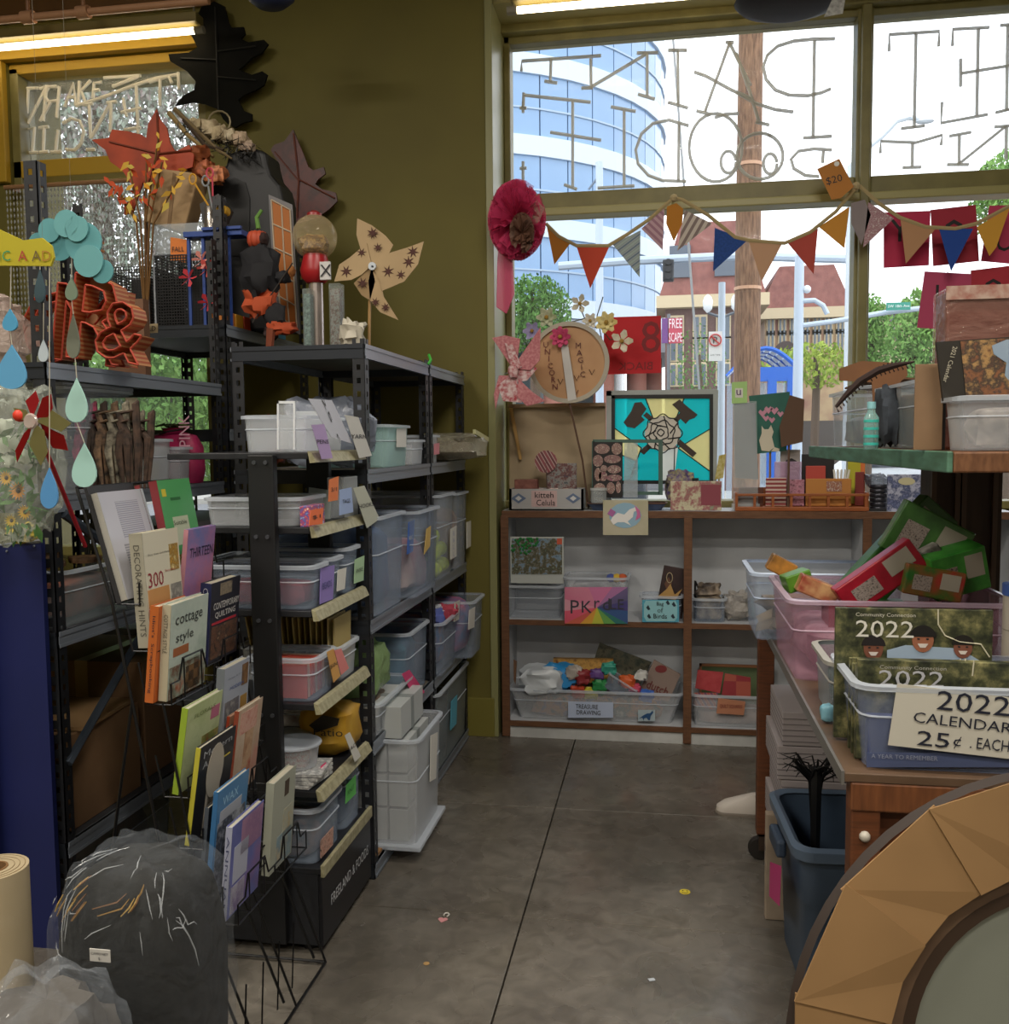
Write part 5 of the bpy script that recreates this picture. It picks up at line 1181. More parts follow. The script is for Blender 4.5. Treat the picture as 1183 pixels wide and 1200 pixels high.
# small green framed picture with sticker sheet
t = thing('picture_stand', 'open dark green picture frame standing on the blue tray', 'frame', P(735, 590, Y=4.76))
for r_ in (rect(695,515,777,519), rect(772,517,777,580), rect(694,517,697,583), rect(697,576,773,580)): poly(t, 'frame_bar', r_, M('#4a665c', .6), .014, Y=4.76)
t = thing('sticker_sheet', 'black sheet of round floral stickers in the green frame', 'stickers', P(712, 583, Y=4.745))
poly(t, 'sheet', rect(695,518,730,583), M('#1d1a1c', .5), .002, Y=4.745)
for i, (px, py, rx, rz, c1) in enumerate(((706,526,9,6,'#b59a90'),(723,526,6,7,'#c0a890'),(701,540,6,7,'#a98c84'),(718,538,10,5,'#b08a8c'),(708,549,4,4,'#c8b4a4'),(701,556,4,8,'#b7967e'),(720,550,8,5,'#a87c80'),(707,558,5,6,'#98606e'),(720,560,9,4,'#b0688c'),(703,573,7,7,'#b89a88'),(716,572,5,7,'#c2a696'),(725,571,3,7,'#b08c84'))):
    c_ = P(px, py, Y=4.742); k_ = 4.74/F; part('sticker', MB().prism([(math.cos(a)*rx*k_, math.sin(a)*rz*k_) for a in [2*PI*j/14 for j in range(14)]], .0015, c_, X1, Z1), ART([c1, '#7d5a58', '#d8c8b8'], 90), bpy.data.objects['sticker_sheet'])
solo('clear_sleeve', MB().prism([(0,0),(.07,0),(.07,.27),(.005,.27)], .006, P(731, 583, Y=4.735), X1, Z1), CLEAR('#c3cbd2', .4, .1, bump=.4), 'clear empty sleeve beside the black sticker sheet', 'sleeve')
t = thing('tray', 'shallow blue tray with brown rim on the ledge', 'tray', P(735, 597, Y=4.76))
a, b = P(689, 590, Y=4.72), P(781, 590, Y=4.72)
c_ = Vector(((a.x+b.x)/2, 4.755, ZT)); w_ = b.x-a.x
LL = lambda ww, dd, zz: [c_+Vector((p[0], p[1], zz)) for p in rr(ww, dd, .02)]
part('tray_body', loft([LL(w_*.88, .08, 0), LL(w_, .11, .032), LL(w_-.01, .10, .032), LL(w_*.88-.01, .07, .004)], True, True), M('#3d4a66', .5), t)
part('rim', loft([LL(w_, .11, .030), LL(w_+.012, .12, .036), LL(w_-.006, .1, .038)], False), M('#6d4a38', .5), t)
# unicorn drawing hanging over the edge
t = thing('unicorn_drawing', 'drawing of a white unicorn on pale blue hung over the shelf edge', 'drawing', P(733, 627, Y=4.655))
poly(t, 'sheet', [(707,586),(760,586),(760,627),(722,628),(714,615),(707,627)] if False else rect(707,586,760,627), M('#b9b19a', .7, c2='#a9a588', s=8), .0015, Y=4.655)
poly(t, 'blue_disc', [(733+19*math.cos(R_(a)), 604+15*math.sin(R_(a))) for a in range(0, 360, 24)], M('#8fb0c4', .7), .001, Y=4.653)
poly(t, 'unicorn_body', [(718,606),(724,601),(732,603),(738,597),(746,594),(747,598),(743,600),(742,606),(736,611),(740,616),(732,612),(724,612),(719,615),(716,610)], M('#e3e0dc', .7), .001, Y=4.651)
poly(t, 'mane', [(744,592),(750,598),(751,606),(745,610),(747,602)], M('#c76a9a', .7), .001, Y=4.650); poly(t, 'tail', [(718,606),(712,602),(716,596),(722,600)], M('#a9659c', .7), .001, Y=4.650)
# boxes on the ledge, left
t = thing('patterned_box', 'white box patterned with blue motifs, lettered kitteh Celula', 'box', P(640, 597, Y=4.70))
a, b = P(597, 573, Y=4.695), P(684, 573, Y=4.695)
part('box_body', MB().box(a.x, 4.695, ZT, a.x+.012, 4.83, a.z+.0).box(b.x-.012, 4.695, ZT, b.x, 4.83, a.z).box(a.x, 4.695, ZT, b.x, 4.703, a.z).box(a.x, 4.822, ZT, b.x, 4.83, a.z).box(a.x, 4.695, ZT, b.x, 4.83, ZT+.006), M('#a9a8a8', .6), t)
for px in (608, 672):
    poly(t, 'motif', [(px-9,584),(px,578),(px+9,584),(px,590)], M('#5f6f8c', .6), .0012, Y=4.6935); poly(t, 'motif', [(px-4,584),(px,581),(px+4,584),(px,587)], M('#c9c9c8', .6), .0012, Y=4.6925)
poly(t, 'label_card', rect(623,575,653,594), M('#c4a6a4', .6), .0012, Y=4.6935); ptext(t, 'kitteh', 638, 580, 22, 7, Y=4.692, mat=INK); ptext(t, 'Celula', 640, 589, 22, 7, Y=4.692, mat=INK)
def cbox(label, px0, py0, px1, py1, Y, d, mat, name='trinket_box', cat='box', zb=None):
    a, b = P(px0, py0, Y=Y), P(px1, py1, Y=Y)
    return solo(name, MB().box(a.x, Y, zb if zb is not None else b.z, b.x, Y+d, a.z), mat, label, cat, bev=.003)
cbox('small brown and red printed box behind the patterned box', 603, 562, 630, 574, 4.72, .06, M('#6b3b34', .6, c2='#8f5c50', s=30), zb=ZT+.008)
cbox('dark blue picture card box behind the patterned box', 641, 543, 676, 572, 4.76, .02, ART(['#3d4a5c','#6b3c38','#8c8c8a','#26303c'], 30), zb=ZT+.008)
t = thing('round_badge', 'round maroon patterned badge with ruffled edge over the patterned box', 'badge', P(641, 541, Y=4.75))
c_ = P(640, 541, Y=4.75)
part('disc', MB().prism([(math.cos(2*PI*i/32)*.055*(1+.05*(i % 2)), math.sin(2*PI*i/32)*.055*(1+.05*(i % 2))) for i in range(32)], .004, c_, X1, Z1), ART(['#6b3a40','#c4b0a8','#8a4a50'], 10, 'wave', ang=30), t)
part('stem', MB().tube([c_, (c_.x+.01, 4.75, ZT+.008)], .003, 5), M('#5c4a44', .6), t)
for i, (px, py, c1) in enumerate(((632,563,'#c77f8c'),(650,566,'#d89a94'),(662,564,'#a88f5c'))):
    soft('trinket', ('pink', 'salmon', 'olive')[i]+' small trinket lying in the patterned box', 'trinket', (P(px, py, Y=4.76).x, 4.76, ZT+.05), (.06, .05, .05), M(c1, .6, c2='#e6d8d0', s=40), .25, 31+i)
t = thing('glass_jar', 'short clear glass jar of bits left of sticker sheet', 'jar', P(695, 597, Y=4.70))
c_ = P(702, 597, Y=4.70); c_.z = ZT+.035
part('jar_body', MB().lathe([(.035, 0), (.04, .01), (.04, .065), (.037, .065), (.035, .006)], 16, c_), CLEAR('#cdd3d4', .3, .08), t, smooth=True); part('lid', MB().lathe([(.042, .065), (.042, .075)], 16, c_), M('#b9bcbc', .4), t)
cbox('pink and green art card leaning in the middle of ledge', 786, 564, 846, 597, 4.70, .006, ART(['#b98a84','#c9c7a8','#9c5a60','#8a9a80'], 14), 'art_card', 'card', zb=ZT)
t = bpy.data.objects['art_card']; poly(t, 'maroon_square', rect(822,568,845,592), M('#8c4450', .7), .001, Y=4.698)
t = thing('small_bottle', 'small dark capped clear bottle by the stained glass', 'bottle', P(815, 597, Y=4.78)); c_ = P(815, 597, Y=4.78); c_.z = ZT
part('bottle_body', MB().lathe([(.03, 0), (.032, .06), (.03, .09), (.014, .12), (.014, .13)], 14, c_), CLEAR('#c0cac4', .4, .08), t, smooth=True); part('cap', MB().lathe([(.017, .128), (.017, .155)], 12, c_), M('#22282a', .4), t)
soft('purple_yarn', 'heap of purple and gold tinsel behind the art card', 'tinsel', (P(798, 597, Y=4.82).x, 4.82, ZT), (.13, .09, .16), M('#5c4a7c', .6, c2='#a8a070', s=50, bump=1), .3, 17)
polysolo('gold_fan', 'speckled gold paper strip leaning right of the stained glass', 'paper strip', [(843,534),(851,532),(848,560),(838,562)], M('#a8963c', .6, c2='#c9c08c', s=60), .004, Y=4.80)
part('prop', MB().tube([P(843, 560, Y=4.803), (P(841, 560, Y=4.803).x, 4.803, ZT)], .004, 5), M('#8c7c3c', .6), bpy.data.objects['gold_fan'])
# acrylic stand with note
t = thing('acrylic_stand', 'tall clear acrylic pamphlet stand with a pale sheet', 'stand', P(873, 597, Y=4.72))
poly(t, 'sheet', [(860,472),(885,472),(889,562),(862,560)], CLEAR('#9aa4a8', .62, .3, bump=.2), .004, Y=4.73); poly(t, 'clear_front', [(859,470),(887,470),(889,597),(860,597)], CLEAR('#d6dde0', .2, .06), .003, Y=4.715)
poly(t, 'foot', rect(858,590,890,597), CLEAR('#d6dde0', .4, .06), .06, Y=4.73)
poly(t, 'green_note', [(858,448),(876,447),(876,472),(858,473)], M('#a9cf84', .7), .002, Y=4.71, label='green note'); poly(t, 'white_patch', rect(862,455,871,466), PAPER, .001, Y=4.7085); ptext(t, 'u', 866, 460, None, 6, Y=4.707, mat=M('#5a3a6a', .6))
# cat picture and brown card
t = thing('cat_picture', 'teal picture of a white cat holding pink heart balloons', 'picture', P(901, 532, Y=4.55)); YK = 4.74
q = P(901, 500, Y=YK); t.location = q
poly(t, 'board', [(878,464),(926,459),(922,528),(886,532)], M('#2f6a5c', .7, c2='#285a50', s=6), .008, Y=YK)
poly(t, 'cat_body', [(893,499),(896,503),(901,503),(904,498),(907,506),(905,512),(908,524),(902,529),(893,528),(890,516),(893,508)], M('#ccc4b0', .7), .0015, Y=YK-.006)
for px, py, s_ in ((894,484,5),(901,480,5),(908,481,5),(915,485,4),(905,492,4),(898,490,4)): poly(t, 'heart_balloon', [(px,py+s_),(px-s_,py-s_*.2),(px-s_*.5,py-s_*.8),(px,py-s_*.3),(px+s_*.5,py-s_*.8),(px+s_,py-s_*.2)], M('#c98fa4', .7), .0015, Y=YK-.006)
poly(t, 'tail', [(908,524),(914,526),(913,529),(904,529)], M('#ccc4b0', .7), .0015, Y=YK-.006)
part('prop_stick', MB().tube([P(903, 530, Y=YK+.01), (P(903, 530, Y=YK+.01).x, YK+.01, ZT)], .006, 6), M('#8a6a48', .6), t)
t = polysolo('brown_card', 'brown angular card between cat picture and the clear bin', 'card', [(926,463),(943,468),(941,518),(916,524),(914,500)], M('#5c4434', .8), .006, Y=4.68)
part('prop_stick', MB().tube([P(925, 520, Y=4.69), (P(925, 520, Y=4.69).x, 4.69, ZT)], .006, 6), M('#5c4434', .6), t)
# wooden organiser
OR = M('#a05a2c', .5, c2='#8a4a22', s=12, stretch=(1, 6, 6))
a, b = P(862, 592, Y=4.68), P(1019, 592, Y=4.68)
t = thing('wooden_organizer', 'orange wooden tray organizer with short pegs on ledge', 'organizer', ((a.x+b.x)/2, 4.75, ZT))
part('base', MB().box(a.x, 4.675, ZT, b.x, 4.83, ZT+.02), OR, t, bev=.003)
zr_ = P(900, 580, Y=4.68).z
part('front_rail', MB().box(a.x, 4.677, zr_-.006, b.x, 4.69, zr_+.006), OR, t, bev=.002); part('back_rail', MB().box(a.x, 4.815, ZT+.02, b.x, 4.83, zr_+.03), OR, t, bev=.002)
for i in range(8): x = a.x+.006+(b.x-a.x-.02)*i/7; part('peg', MB().box(x-.006, 4.678, ZT+.02, x+.006, 4.689, zr_-.006), OR, t)
for x in (a.x, b.x-.01): part('side', MB().box(x, 4.69, ZT+.02, x+.01, 4.815, zr_+.01), OR, t)
def ocard(label, px0, py0, px1, py1, mat, Y=4.72, t_=.01, name='card_pack'):
    return cbox(label, px0, py0, px1, py1, Y, t_, mat, name, 'card', zb=ZT+.0215)
ocard('dark brown little box at left of the wooden organizer', 866, 571, 895, 590, M('#5a3020', .6), name='brown_box')
ocard('red striped card in the wooden organizer', 898, 560, 922, 590, ART(['#c9b4a8','#8c3a3c'], 16, 'wavez'))
ocard('magenta dark card in the wooden organizer', 924, 562, 943, 590, ART(['#7a2a44','#c08898','#4a1a2c'], 40))
ocard('wide orange card with small picture in organizer', 945, 561, 998, 590, M('#b87c3c', .7))
t = bpy.data.objects['card_pack.002']; poly(t, 'picture', rect(969,564,987,576), ART(['#d8cfc0','#8a4a3a','#c8a888'], 70), .001, Y=4.718)
ocard('white card with black dome picture behind the organizer', 915, 527, 938, 560, M('#b0a8a4', .7), Y=4.775)
t = bpy.data.objects['card_pack.003']; poly(t, 'black_dome', [(919,546),(922,539),(928,537),(934,540),(936,546)], INK, .001, Y=4.773)
ocard('lilac plastic sleeve leaning over the organizer cards', 908, 541, 940, 560, CLEAR('#c9a8c4', .55, .15, bump=.5), Y=4.745, name='plastic_sleeve')
ocard('black flat board standing behind the organizer', 940, 532, 978, 556, M('#221e20', .5), Y=4.79)
ocard('red-orange small box behind the wide orange card', 945, 546, 968, 562, M('#b8463a', .6), Y=4.765)
ocard('dark red framed print standing at right of organizer', 1003, 553, 1013, 588, M('#7a2f2a', .6), Y=4.76)
t = thing('bottle_tags', 'bundle of upright white tags behind the organizer', 'tags', P(985, 560, Y=4.78)); t.location.z = ZT+.021
for i in range(5): part('tag', MB().obox((P(980+i*3, 550, Y=4.785).x, 4.785, ZT+.11), (.01, .002, .17), (0, R_(-6+i*4), 0)), PAPER, t)
t = thing('acrylic_orange_frame', 'yellow sheet with orange border behind the organizer right end', 'print', P(1003, 590, Y=4.8)); t.location.z = ZT+.021
poly(t, 'sheet', rect(994,540,1013,590), backlit('#d8d070'), .003, Y=4.805)
for r_ in (rect(1009,540,1014,590),): poly(t, 'border', r_, M('#d8763c', .6), .004, Y=4.80)
t = thing('wrapped_tins', 'black and silver plastic-wrapped bundle right of the wooden organizer', 'bundle', P(1030, 598, Y=4.71))
t.location.z = ZT
for i in range(6): part('tin', MB().lathe([(.04, 0), (.042, .003), (.042, .016), (.04, .019)], 16, (P(1030, 598, Y=4.74).x, 4.74, ZT+i*.021)), M('#3c3c44', .3, met=.6), t, smooth=True)
part('wrap', MB().lumpy((P(1028, 560, Y=4.74).x, 4.75, ZT+.14), (.1, .1, .07), .25, 14, 9), CLEAR('#4a4c5c', .6, .12, bump=.9), t, smooth=True)
t = thing('picture_book', 'lilac-blue picture book lying against bundle, right end of ledge', 'book', P(1062, 600, Y=4.68)); t.location.z = ZT
a, b = P(1041, 556, Y=4.69), P(1086, 600, Y=4.69)
part('cover', MB().box(a.x, 4.69, ZT, b.x, 4.705, a.z), ART(['#8f96bc','#3f4a70','#b9bcd0','#5a5f88'], 14), t, bev=.002)
poly(t, 'title_oval', [(1063+10*math.cos(R_(a_)), 564+4.5*math.sin(R_(a_))) for a_ in range(0, 360, 24)], M('#c9c29c', .6), .001, Y=4.688); poly(t, 'black_strip', rect(1018,596,1042,599), INK, .002, Y=4.70)

# ---------------------------------------------------------------- bookcase contents
z1, z0_ = BZ[1]+.001, BZ[2]+.001
t = bin_('storage_bin', 'empty clear bin with curved lid under the green picture', P(592, 700, Y=4.70).x, P(658, 700, Y=4.70).x, 4.70, 4.93, z1, .165, PL, taper=.08)
t = thing('puzzle_picture', 'framed picture with green leaves corner standing on the clear bin', 'picture', P(630, 677, Y=4.74)); t.location.z = z1+.17
a, b = P(598, 629, Y=4.74), P(661, 675, Y=4.74); zt_ = z1+.172
part('frame', MB().box(a.x, 4.74, zt_, b.x, 4.755, a.z), M('#b8bcb8', .6), t, bev=.002)
poly(t, 'print', [(600,631),(659,631),(659,673),(600,673)], ART(['#4a5a6c','#7f9ab0','#6b6248','#3c4438','#a0a890'], 22), .001, Y=4.738)
rnd = random.Random(3); mb = MB()
for i in range(60):
    px, py = 600+rnd.random()*34, 631+rnd.random()**1.5*18
    if px-600 > 36-(py-631)*.9: continue
    mb.ball(P(px, py, Y=4.734), .007, 6, (1, .6, 1))
part('green_leaves', mb, M('#2a7a3c', .8), t, smooth=True, kind='stuff'); poly(t, 'orange_corner', rect(653,631,659,638), M('#c8583c', .6), .001, Y=4.737)
t = bin_('storage_bin', 'clear bin of pens behind the rainbow card', P(662, 700, Y=4.71).x, P(736, 700, Y=4.71).x, 4.71, 4.93, z1, .21, PLW, fill=M('#6d7480', .8, c2='#c9ccd2', s=16), fillh=.8, taper=.04)
t = thing('rainbow_card', 'painted rainbow ray card lettered P K r dLE hanging over the shelf', 'card', P(700, 731, Y=4.652))
pw = P(662, 690, Y=4.652)
cp = (700, 712)
cols = ['#d06a8c', '#d8a0ae', '#e0607a', '#c8485a', '#d8823c', '#d8c43c', '#7ab04a', '#2f7c5c', '#2c5a8c', '#4a3f80', '#3c4a6c', '#8c6a9c', '#c97aa8']
edge = [(662,688),(662,702),(662,716),(662,731),(680,731),(694,731),(708,731),(722,731),(736,731),(736,716),(736,704),(736,688),(718,688),(690,688)]
for i in range(len(edge)):
    pa, pb = edge[i], edge[(i+1) % len(edge)]; poly(t, 'ray', [cp, pa, pb], M(cols[i % len(cols)], .7, c2=cols[(i+1) % len(cols)], s=2), .0015, Y=4.652)
for ch, px, hh in (('P', 674, 16), ('K', 688, 14), ('r', 700, 9), ('d', 711, 14), ('L', 719, 12), ('E', 728, 12)): ptext(t, ch, px, 708 if ch not in 'PK' else 711, None, hh, Y=4.650, mat=M('#3a3a44', .6))
for i, (px, c1) in enumerate(((723,'#c9a83c'),(730,'#c05a34'),(716,'#4a5aa0'))): soft('soft_ball', ('mustard', 'rust', 'blue')[i]+' small ball on top of pens bin', 'ball', (P(px, 684, Y=4.8).x, 4.8, z1+.175), (.045, .045, .045), M(c1, .8), .05, 40+i, boxy=1)
t = bin_('storage_bin', 'small bin with blue painted card lettered Bag of Birds', P(752, 700, Y=4.69).x, P(799, 700, Y=4.69).x, 4.69, 4.84, z1, .125, PLB)
cd_ = poly(t, 'painted_card', rect(753,703,796,729), M('#4f9fb8', .7), .002, Y=4.655); poly(t, 'inner_panel', [(757,704),(792,704),(794,708),(794,724),(791,728),(758,728),(755,723),(755,708)], M('#8fc4cc', .7), .001, Y=4.653)
for s_, py in (('Bag', 708), ('of', 715), ('Birds', 722)): ptext(t, s_, 774, py, None, 5.5, Y=4.651, mat=INK)
for px, py in ((760,712),(790,708),(761,722),(789,722),(783,706)): poly(t, 'bird_mark', [(px-2.5,py),(px,py-3),(px+2.5,py+2),(px,py+3)], M('#23303c', .6), .001, Y=4.651)
t = cbox('dark framed leaf print leaning behind Bag of Birds bin', 768, 664, 800, 700, 4.78, .012, M('#2a1c1c', .6, c2='#3c2826', s=20), 'leaf_print', 'print', zb=z1+.01); t.rotation_euler = (0, R_(10), 0)
poly(t, 'leaf', [(784,676),(788,684),(782,692),(779,684)], M('#6b4a38', .7), .001, Y=4.776)
t = thing('bird_ornament', 'tan paper bird ornament with loop in the blue card bin', 'ornament', P(780, 700, Y=4.74))
poly(t, 'paper_bird', [(770,700),(782,690),(786,684),(791,697),(800,690),(792,703)], M('#b08a50', .7), .004, Y=4.74); part('loop', MB().tube([P(785+3.5*math.cos(R_(a_)), 677+6*math.sin(R_(a_)), Y=4.74) for a_ in range(0, 361, 30)], .002, 5), M('#a89878', .6), t)
t = bin_('storage_bin', 'small clear bin of dark straps right of divider', P(813, 700, Y=4.70).x, P(851, 700, Y=4.70).x, 4.70, 4.85, z1, .115, PLB, fill=M('#3c3230', .8, c2='#a89a84', s=22), fillh=1.0)
soft('dark_strap', 'dark rolled strap on the small clear bin right of divider', 'strap', (P(830, 690, Y=4.77).x, 4.77, z1+.115), (.11, .06, .06), M('#2f2624', .6, c2='#9c8c7a', s=20), .3, 45)
t = thing('handled_loop', 'black looped handle standing beside the divider', 'handle', P(815, 690, Y=4.80)); t.location.z = z1
part('loop', MB().tube([(t.location.x, 4.8, z1), (t.location.x, 4.8, z1+.19), (t.location.x+.03, 4.8, z1+.12), (t.location.x+.04, 4.8, z1)], .006, 6), M('#1f1c1c', .5), t)
soft('white_twists', 'tangle of white twist ties beyond the small clear bin', 'twist ties', (P(866, 715, Y=4.78).x, 4.78, z1), (.12, .12, .12), CLEAR('#c9c2ba', .5, .3, bump=1, s=40), .35, 46)
# bottom shelf
T0 = P(597, 850, Y=4.70).x; T1 = P(800, 850, Y=4.70).x
t = bin_('storage_bin', 'wide clear bin of art supplies labelled TREASURE DRAWING', T0, T1, 4.70, 4.95, z0_, .155, PLW, taper=.12, fill=ART(['#8a6a4a','#5a6a8c','#b0805a','#3c5a5a','#a8a49a'], 7), fillh=.7)
poly(t, 'label_card', [(666,822),(719,823),(719,841),(666,841)], M('#b9c6e0', .6), .002, Y=4.69); ptext(t, 'TREASURE', 688, 828, 26, 5.5, Y=4.688, mat=INK); ptext(t, 'DRAWING', 690, 835, 28, 5.5, Y=4.688, mat=INK)
poly(t, 'dinosaur_sticker', rect(748,832,768,845), M('#a8b8c0', .6), .002, Y=4.69)
poly(t, 'dinosaur', [(749,842),(755,838),(759,836),(762,836),(765,833),(766,835),(763,839),(762,844),(760,844),(758,841),(755,842),(755,845),(753,841)], M('#1f4a78', .6), .001, Y=4.687)
zt0 = z0_+.11
soft('plastic_bag', 'crumpled white and blue plastic bag in the treasure bin', 'bag', (P(640, 800, Y=4.78).x-.02, 4.76, zt0), (.22, .16, .13), M('#ced4da', .35, c2='#cfd6dc', s=4, bump=.6), .22, 51)
soft('blue_bag', 'bright blue plastic bag beside the white one in treasure bin', 'bag', (P(650, 795, Y=4.74).x+.03, 4.80, zt0+.02), (.19, .12, .12), M('#2f8ccc', .35, bump=.6, s=14), .22, 52)
def lean(name, label, cat, pts, mat, Y, t_=.008, title=None, group=None): return polysolo(name, label, cat, pts, mat, t_, Y=Y)
lean('orange_box', 'orange printed game box at the back of treasure bin', 'box', [(649,771),(719,772),(719,800),(649,798)], ART(['#b57a34','#d8a85c','#7a4a24'], 16), 4.88, .03)
lean('photo_album', 'dark green photo board slanting behind the treasure bin', 'board', [(703,753),(764,776),(744,815),(688,800)], ART(['#2c332e','#4a5248','#6d6a58','#1f2420'], 12), 4.915, .01)
lean('brown_envelope', 'torn brown board at the left of treasure bin', 'board', [(594,768),(606,775),(604,812),(596,812)], M('#6d4c34', .7), 4.86, .006)
t = lean('grey_book', 'taupe cover with red oval and dark red script leaning in bin', 'book', [(767,773),(798,790),(784,822),(748,812)], M('#8d7a70', .7), 4.80, .014)
poly(t, 'red_oval', [(774+7*math.cos(R_(a_))+1, 784+4.5*math.sin(R_(a_))) for a_ in range(0, 360, 24)], M('#7a3030', .7), .001, Y=4.79); ptext(t, 'dutch', 771, 806, 26, 10, Y=4.79, mat=M('#6a2422', .6), tilt=-22)
t = thing('tilted_tub', 'small grey clear tub tipped on its side in treasure bin', 'tub', (P(722, 800, Y=4.76).x, 4.76, zt0+.03), rot=(0, R_(32), 0))
part('tub_body', loft([[Vector((a, b, zz)) for a, b in rr(.16*s1, .11*s1, .02)] for zz, s1 in ((0, .85), (.075, 1), (.075, .97), (.004, .82))], True, True), PLB, t, world=False, smooth=True)
part('rim', loft([[Vector((a, b, zz)) for a, b in rr(.16*s1, .11*s1, .02)] for zz, s1 in ((.07, 1), (.07, 1.06), (.077, 1.06), (.078, .97))], False), PLR, t, world=False)
for i, (px, py, c1, r) in enumerate(((683,794,'#8c2a30',.05),(672,788,'#b8b0a8',.045),(700,790,'#6a4a8c',.04),(692,812,'#c9c23c',.04),(703,806,'#2f8a4c',.045),(714,783,'#3fa08c',.04),(735,800,'#d0602f',.045),(744,806,'#c84a68',.035),(758,815,'#3f6ac0',.04),(752,790,'#c8c8c4',.035),(678,812,'#c0482c',.045))):
    soft('craft_supply', ('dark red', 'pale grey', 'violet', 'yellow', 'green', 'teal', 'orange', 'pink', 'blue', 'white', 'rust')[i]+' craft piece heaped in the treasure bin', 'craft supply', (P(px, py, Y=4.74).x, 4.75, P(px, py+6, Y=4.74).z-.01), (r*1.7, r*1.3, r*1.4), M(c1, .5), .25, 60+i)
t = bin_('storage_bin', 'clear bin of red quilt squares at lower right cubby', P(812, 850, Y=4.70).x, P(905, 850, Y=4.70).x, 4.70, 4.93, z0_, .155, PLW, fill=M('#8c7a74', .8, c2='#b8a49c', s=10), fillh=.4)
lean('quilt_square', 'plain red quilt square with white binding in the lower right bin', 'fabric', [(818,785),(848,788),(844,812),(815,806)], M('#a83a40', .9, c2='#b54a4c', s=30), 4.76, .012)
lean('quilt_square', 'red and blue plaid quilt square right of the plain one', 'fabric', [(850,789),(880,794),(880,818),(846,814)], ART(['#9a3a40','#5a3a5c','#b05a4c'], 12, 'check'), 4.755, .012)
lean('quilt_square', 'faded striped quilt square low inside the right cubby bin', 'fabric', [(814,812),(842,812),(838,832),(813,826)], ART(['#a8504c','#b88a6c','#7a4a68'], 12, 'wave', ang=30), 4.73, .01)
t = lean('kraft_sign', 'orange-brown card with red lettering on the lower right bin', 'sign', [(842,818),(874,822),(872,838),(840,836)], M('#b57a5c', .7), 4.685, .002); ptext(t, 'QUILT SQUARES', 857, 828, 26, 5, Y=4.682, mat=M('#7a2a2a', .6))
t = thing('cork_frame', 'wooden framed board behind the quilt squares', 'frame', P(860, 790, Y=4.9)); t.location.z = z0_
a, b = P(820, 778, Y=4.9), P(905, 840, Y=4.9)
part('frame', MB().box(a.x, 4.9, z0_, a.x+.012, 4.915, a.z).box(a.x, 4.9, a.z-.012, b.x, 4.915, a.z), M('#9c6a44', .6), t); part('green_panel', MB().box(a.x+.012, 4.905, z0_, b.x, 4.91, a.z-.012), M('#5a6a48', .8), t)
solo('white_bin_bundle', MB().lumpy((.5, 4.82, z1+.09), (.2, .18, .17), .1, 16, 3), M('#a8adb3', .6), 'pale bundle beyond the small bins, right cubby', 'bundle', smooth=True)
# floor bits
def sticker(label, px, py, r, c1, cat='sticker', face=False):
    q = P(px, py, Z=.001); t = thing('floor_sticker', label, cat, (q.x, q.y, .0005))
    part('disc', MB().lathe([(r, 0), (r, .001)], 20), M(c1, .5), t, world=False); 
    if face:
        for d in ((-.007, .006), (.007, .006)): part('eye', MB().lathe([(.0025, .001), (.0025, .0016)], 8, (d[0], d[1], 0)), INK, t, world=False)
        part('smile', MB().tube([(.011*math.cos(R_(a_)), .011*math.sin(R_(a_)), .0014) for a_ in range(200, 341, 20)], .001, 4), INK, t, world=False)
sticker('yellow smiley face sticker on the concrete floor', 803, 1045, .018, '#cdb82c', face=True)
sticker('small round tan price dot on the floor lower left', 500, 1129, .009, '#b08c5a')
t = thing('heart_sticker', 'pink heart sticker with white curl on floor joint', 'sticker', P(519, 1078, Z=.001))
q = P(519, 1078, Z=.001); part('heart', MB().prism([(0,-.018),(-.016,.002),(-.012,.012),(-.004,.013),(0,.008),(.004,.013),(.012,.012),(.016,.002)], .001, q+Vector((0,0,.0004)), X1, Y1), M('#c98a8c', .6), t)
part('white_curl', MB().tube([q+Vector((.006+.008*math.cos(R_(a_)), .028+.012*math.sin(R_(a_)), .003)) for a_ in range(-60, 240, 30)], .0025, 5), M('#c9c4bc', .6), t)
solo('paper_scrap', MB().obox(P(764, 1148, Z=.002), (.018, .012, .002), (0, 0, .4)), M('#b9c0c8', .6), 'pale paper scrap lying on the floor lower right', 'scrap')
# white shoe behind the table leg
t = thing('white_shoe', 'white shoe toe sticking out behind the far table leg', 'shoe', P(862, 955, Z=0))
q = P(862, 953, Z=0)+Vector((.05, 0, 0))
def shoe_loop(s1, zz, dx=0): return [q+Vector((a*s1-.0+dx, b*s1*.9, zz)) for a, b in rr(.25, .085, .04, 4)]
part('upper', loft([shoe_loop(1, .012), shoe_loop(.99, .03), shoe_loop(.88, .05, .012), shoe_loop(.62, .07, .04), shoe_loop(.4, .085, .06)], True, True), M('#cfc6bc', .5), t, smooth=True)
part('sole', loft([shoe_loop(1.02, 0), shoe_loop(1.04, .008), shoe_loop(1.02, .014)], True, True), M('#8d8378', .6), t)
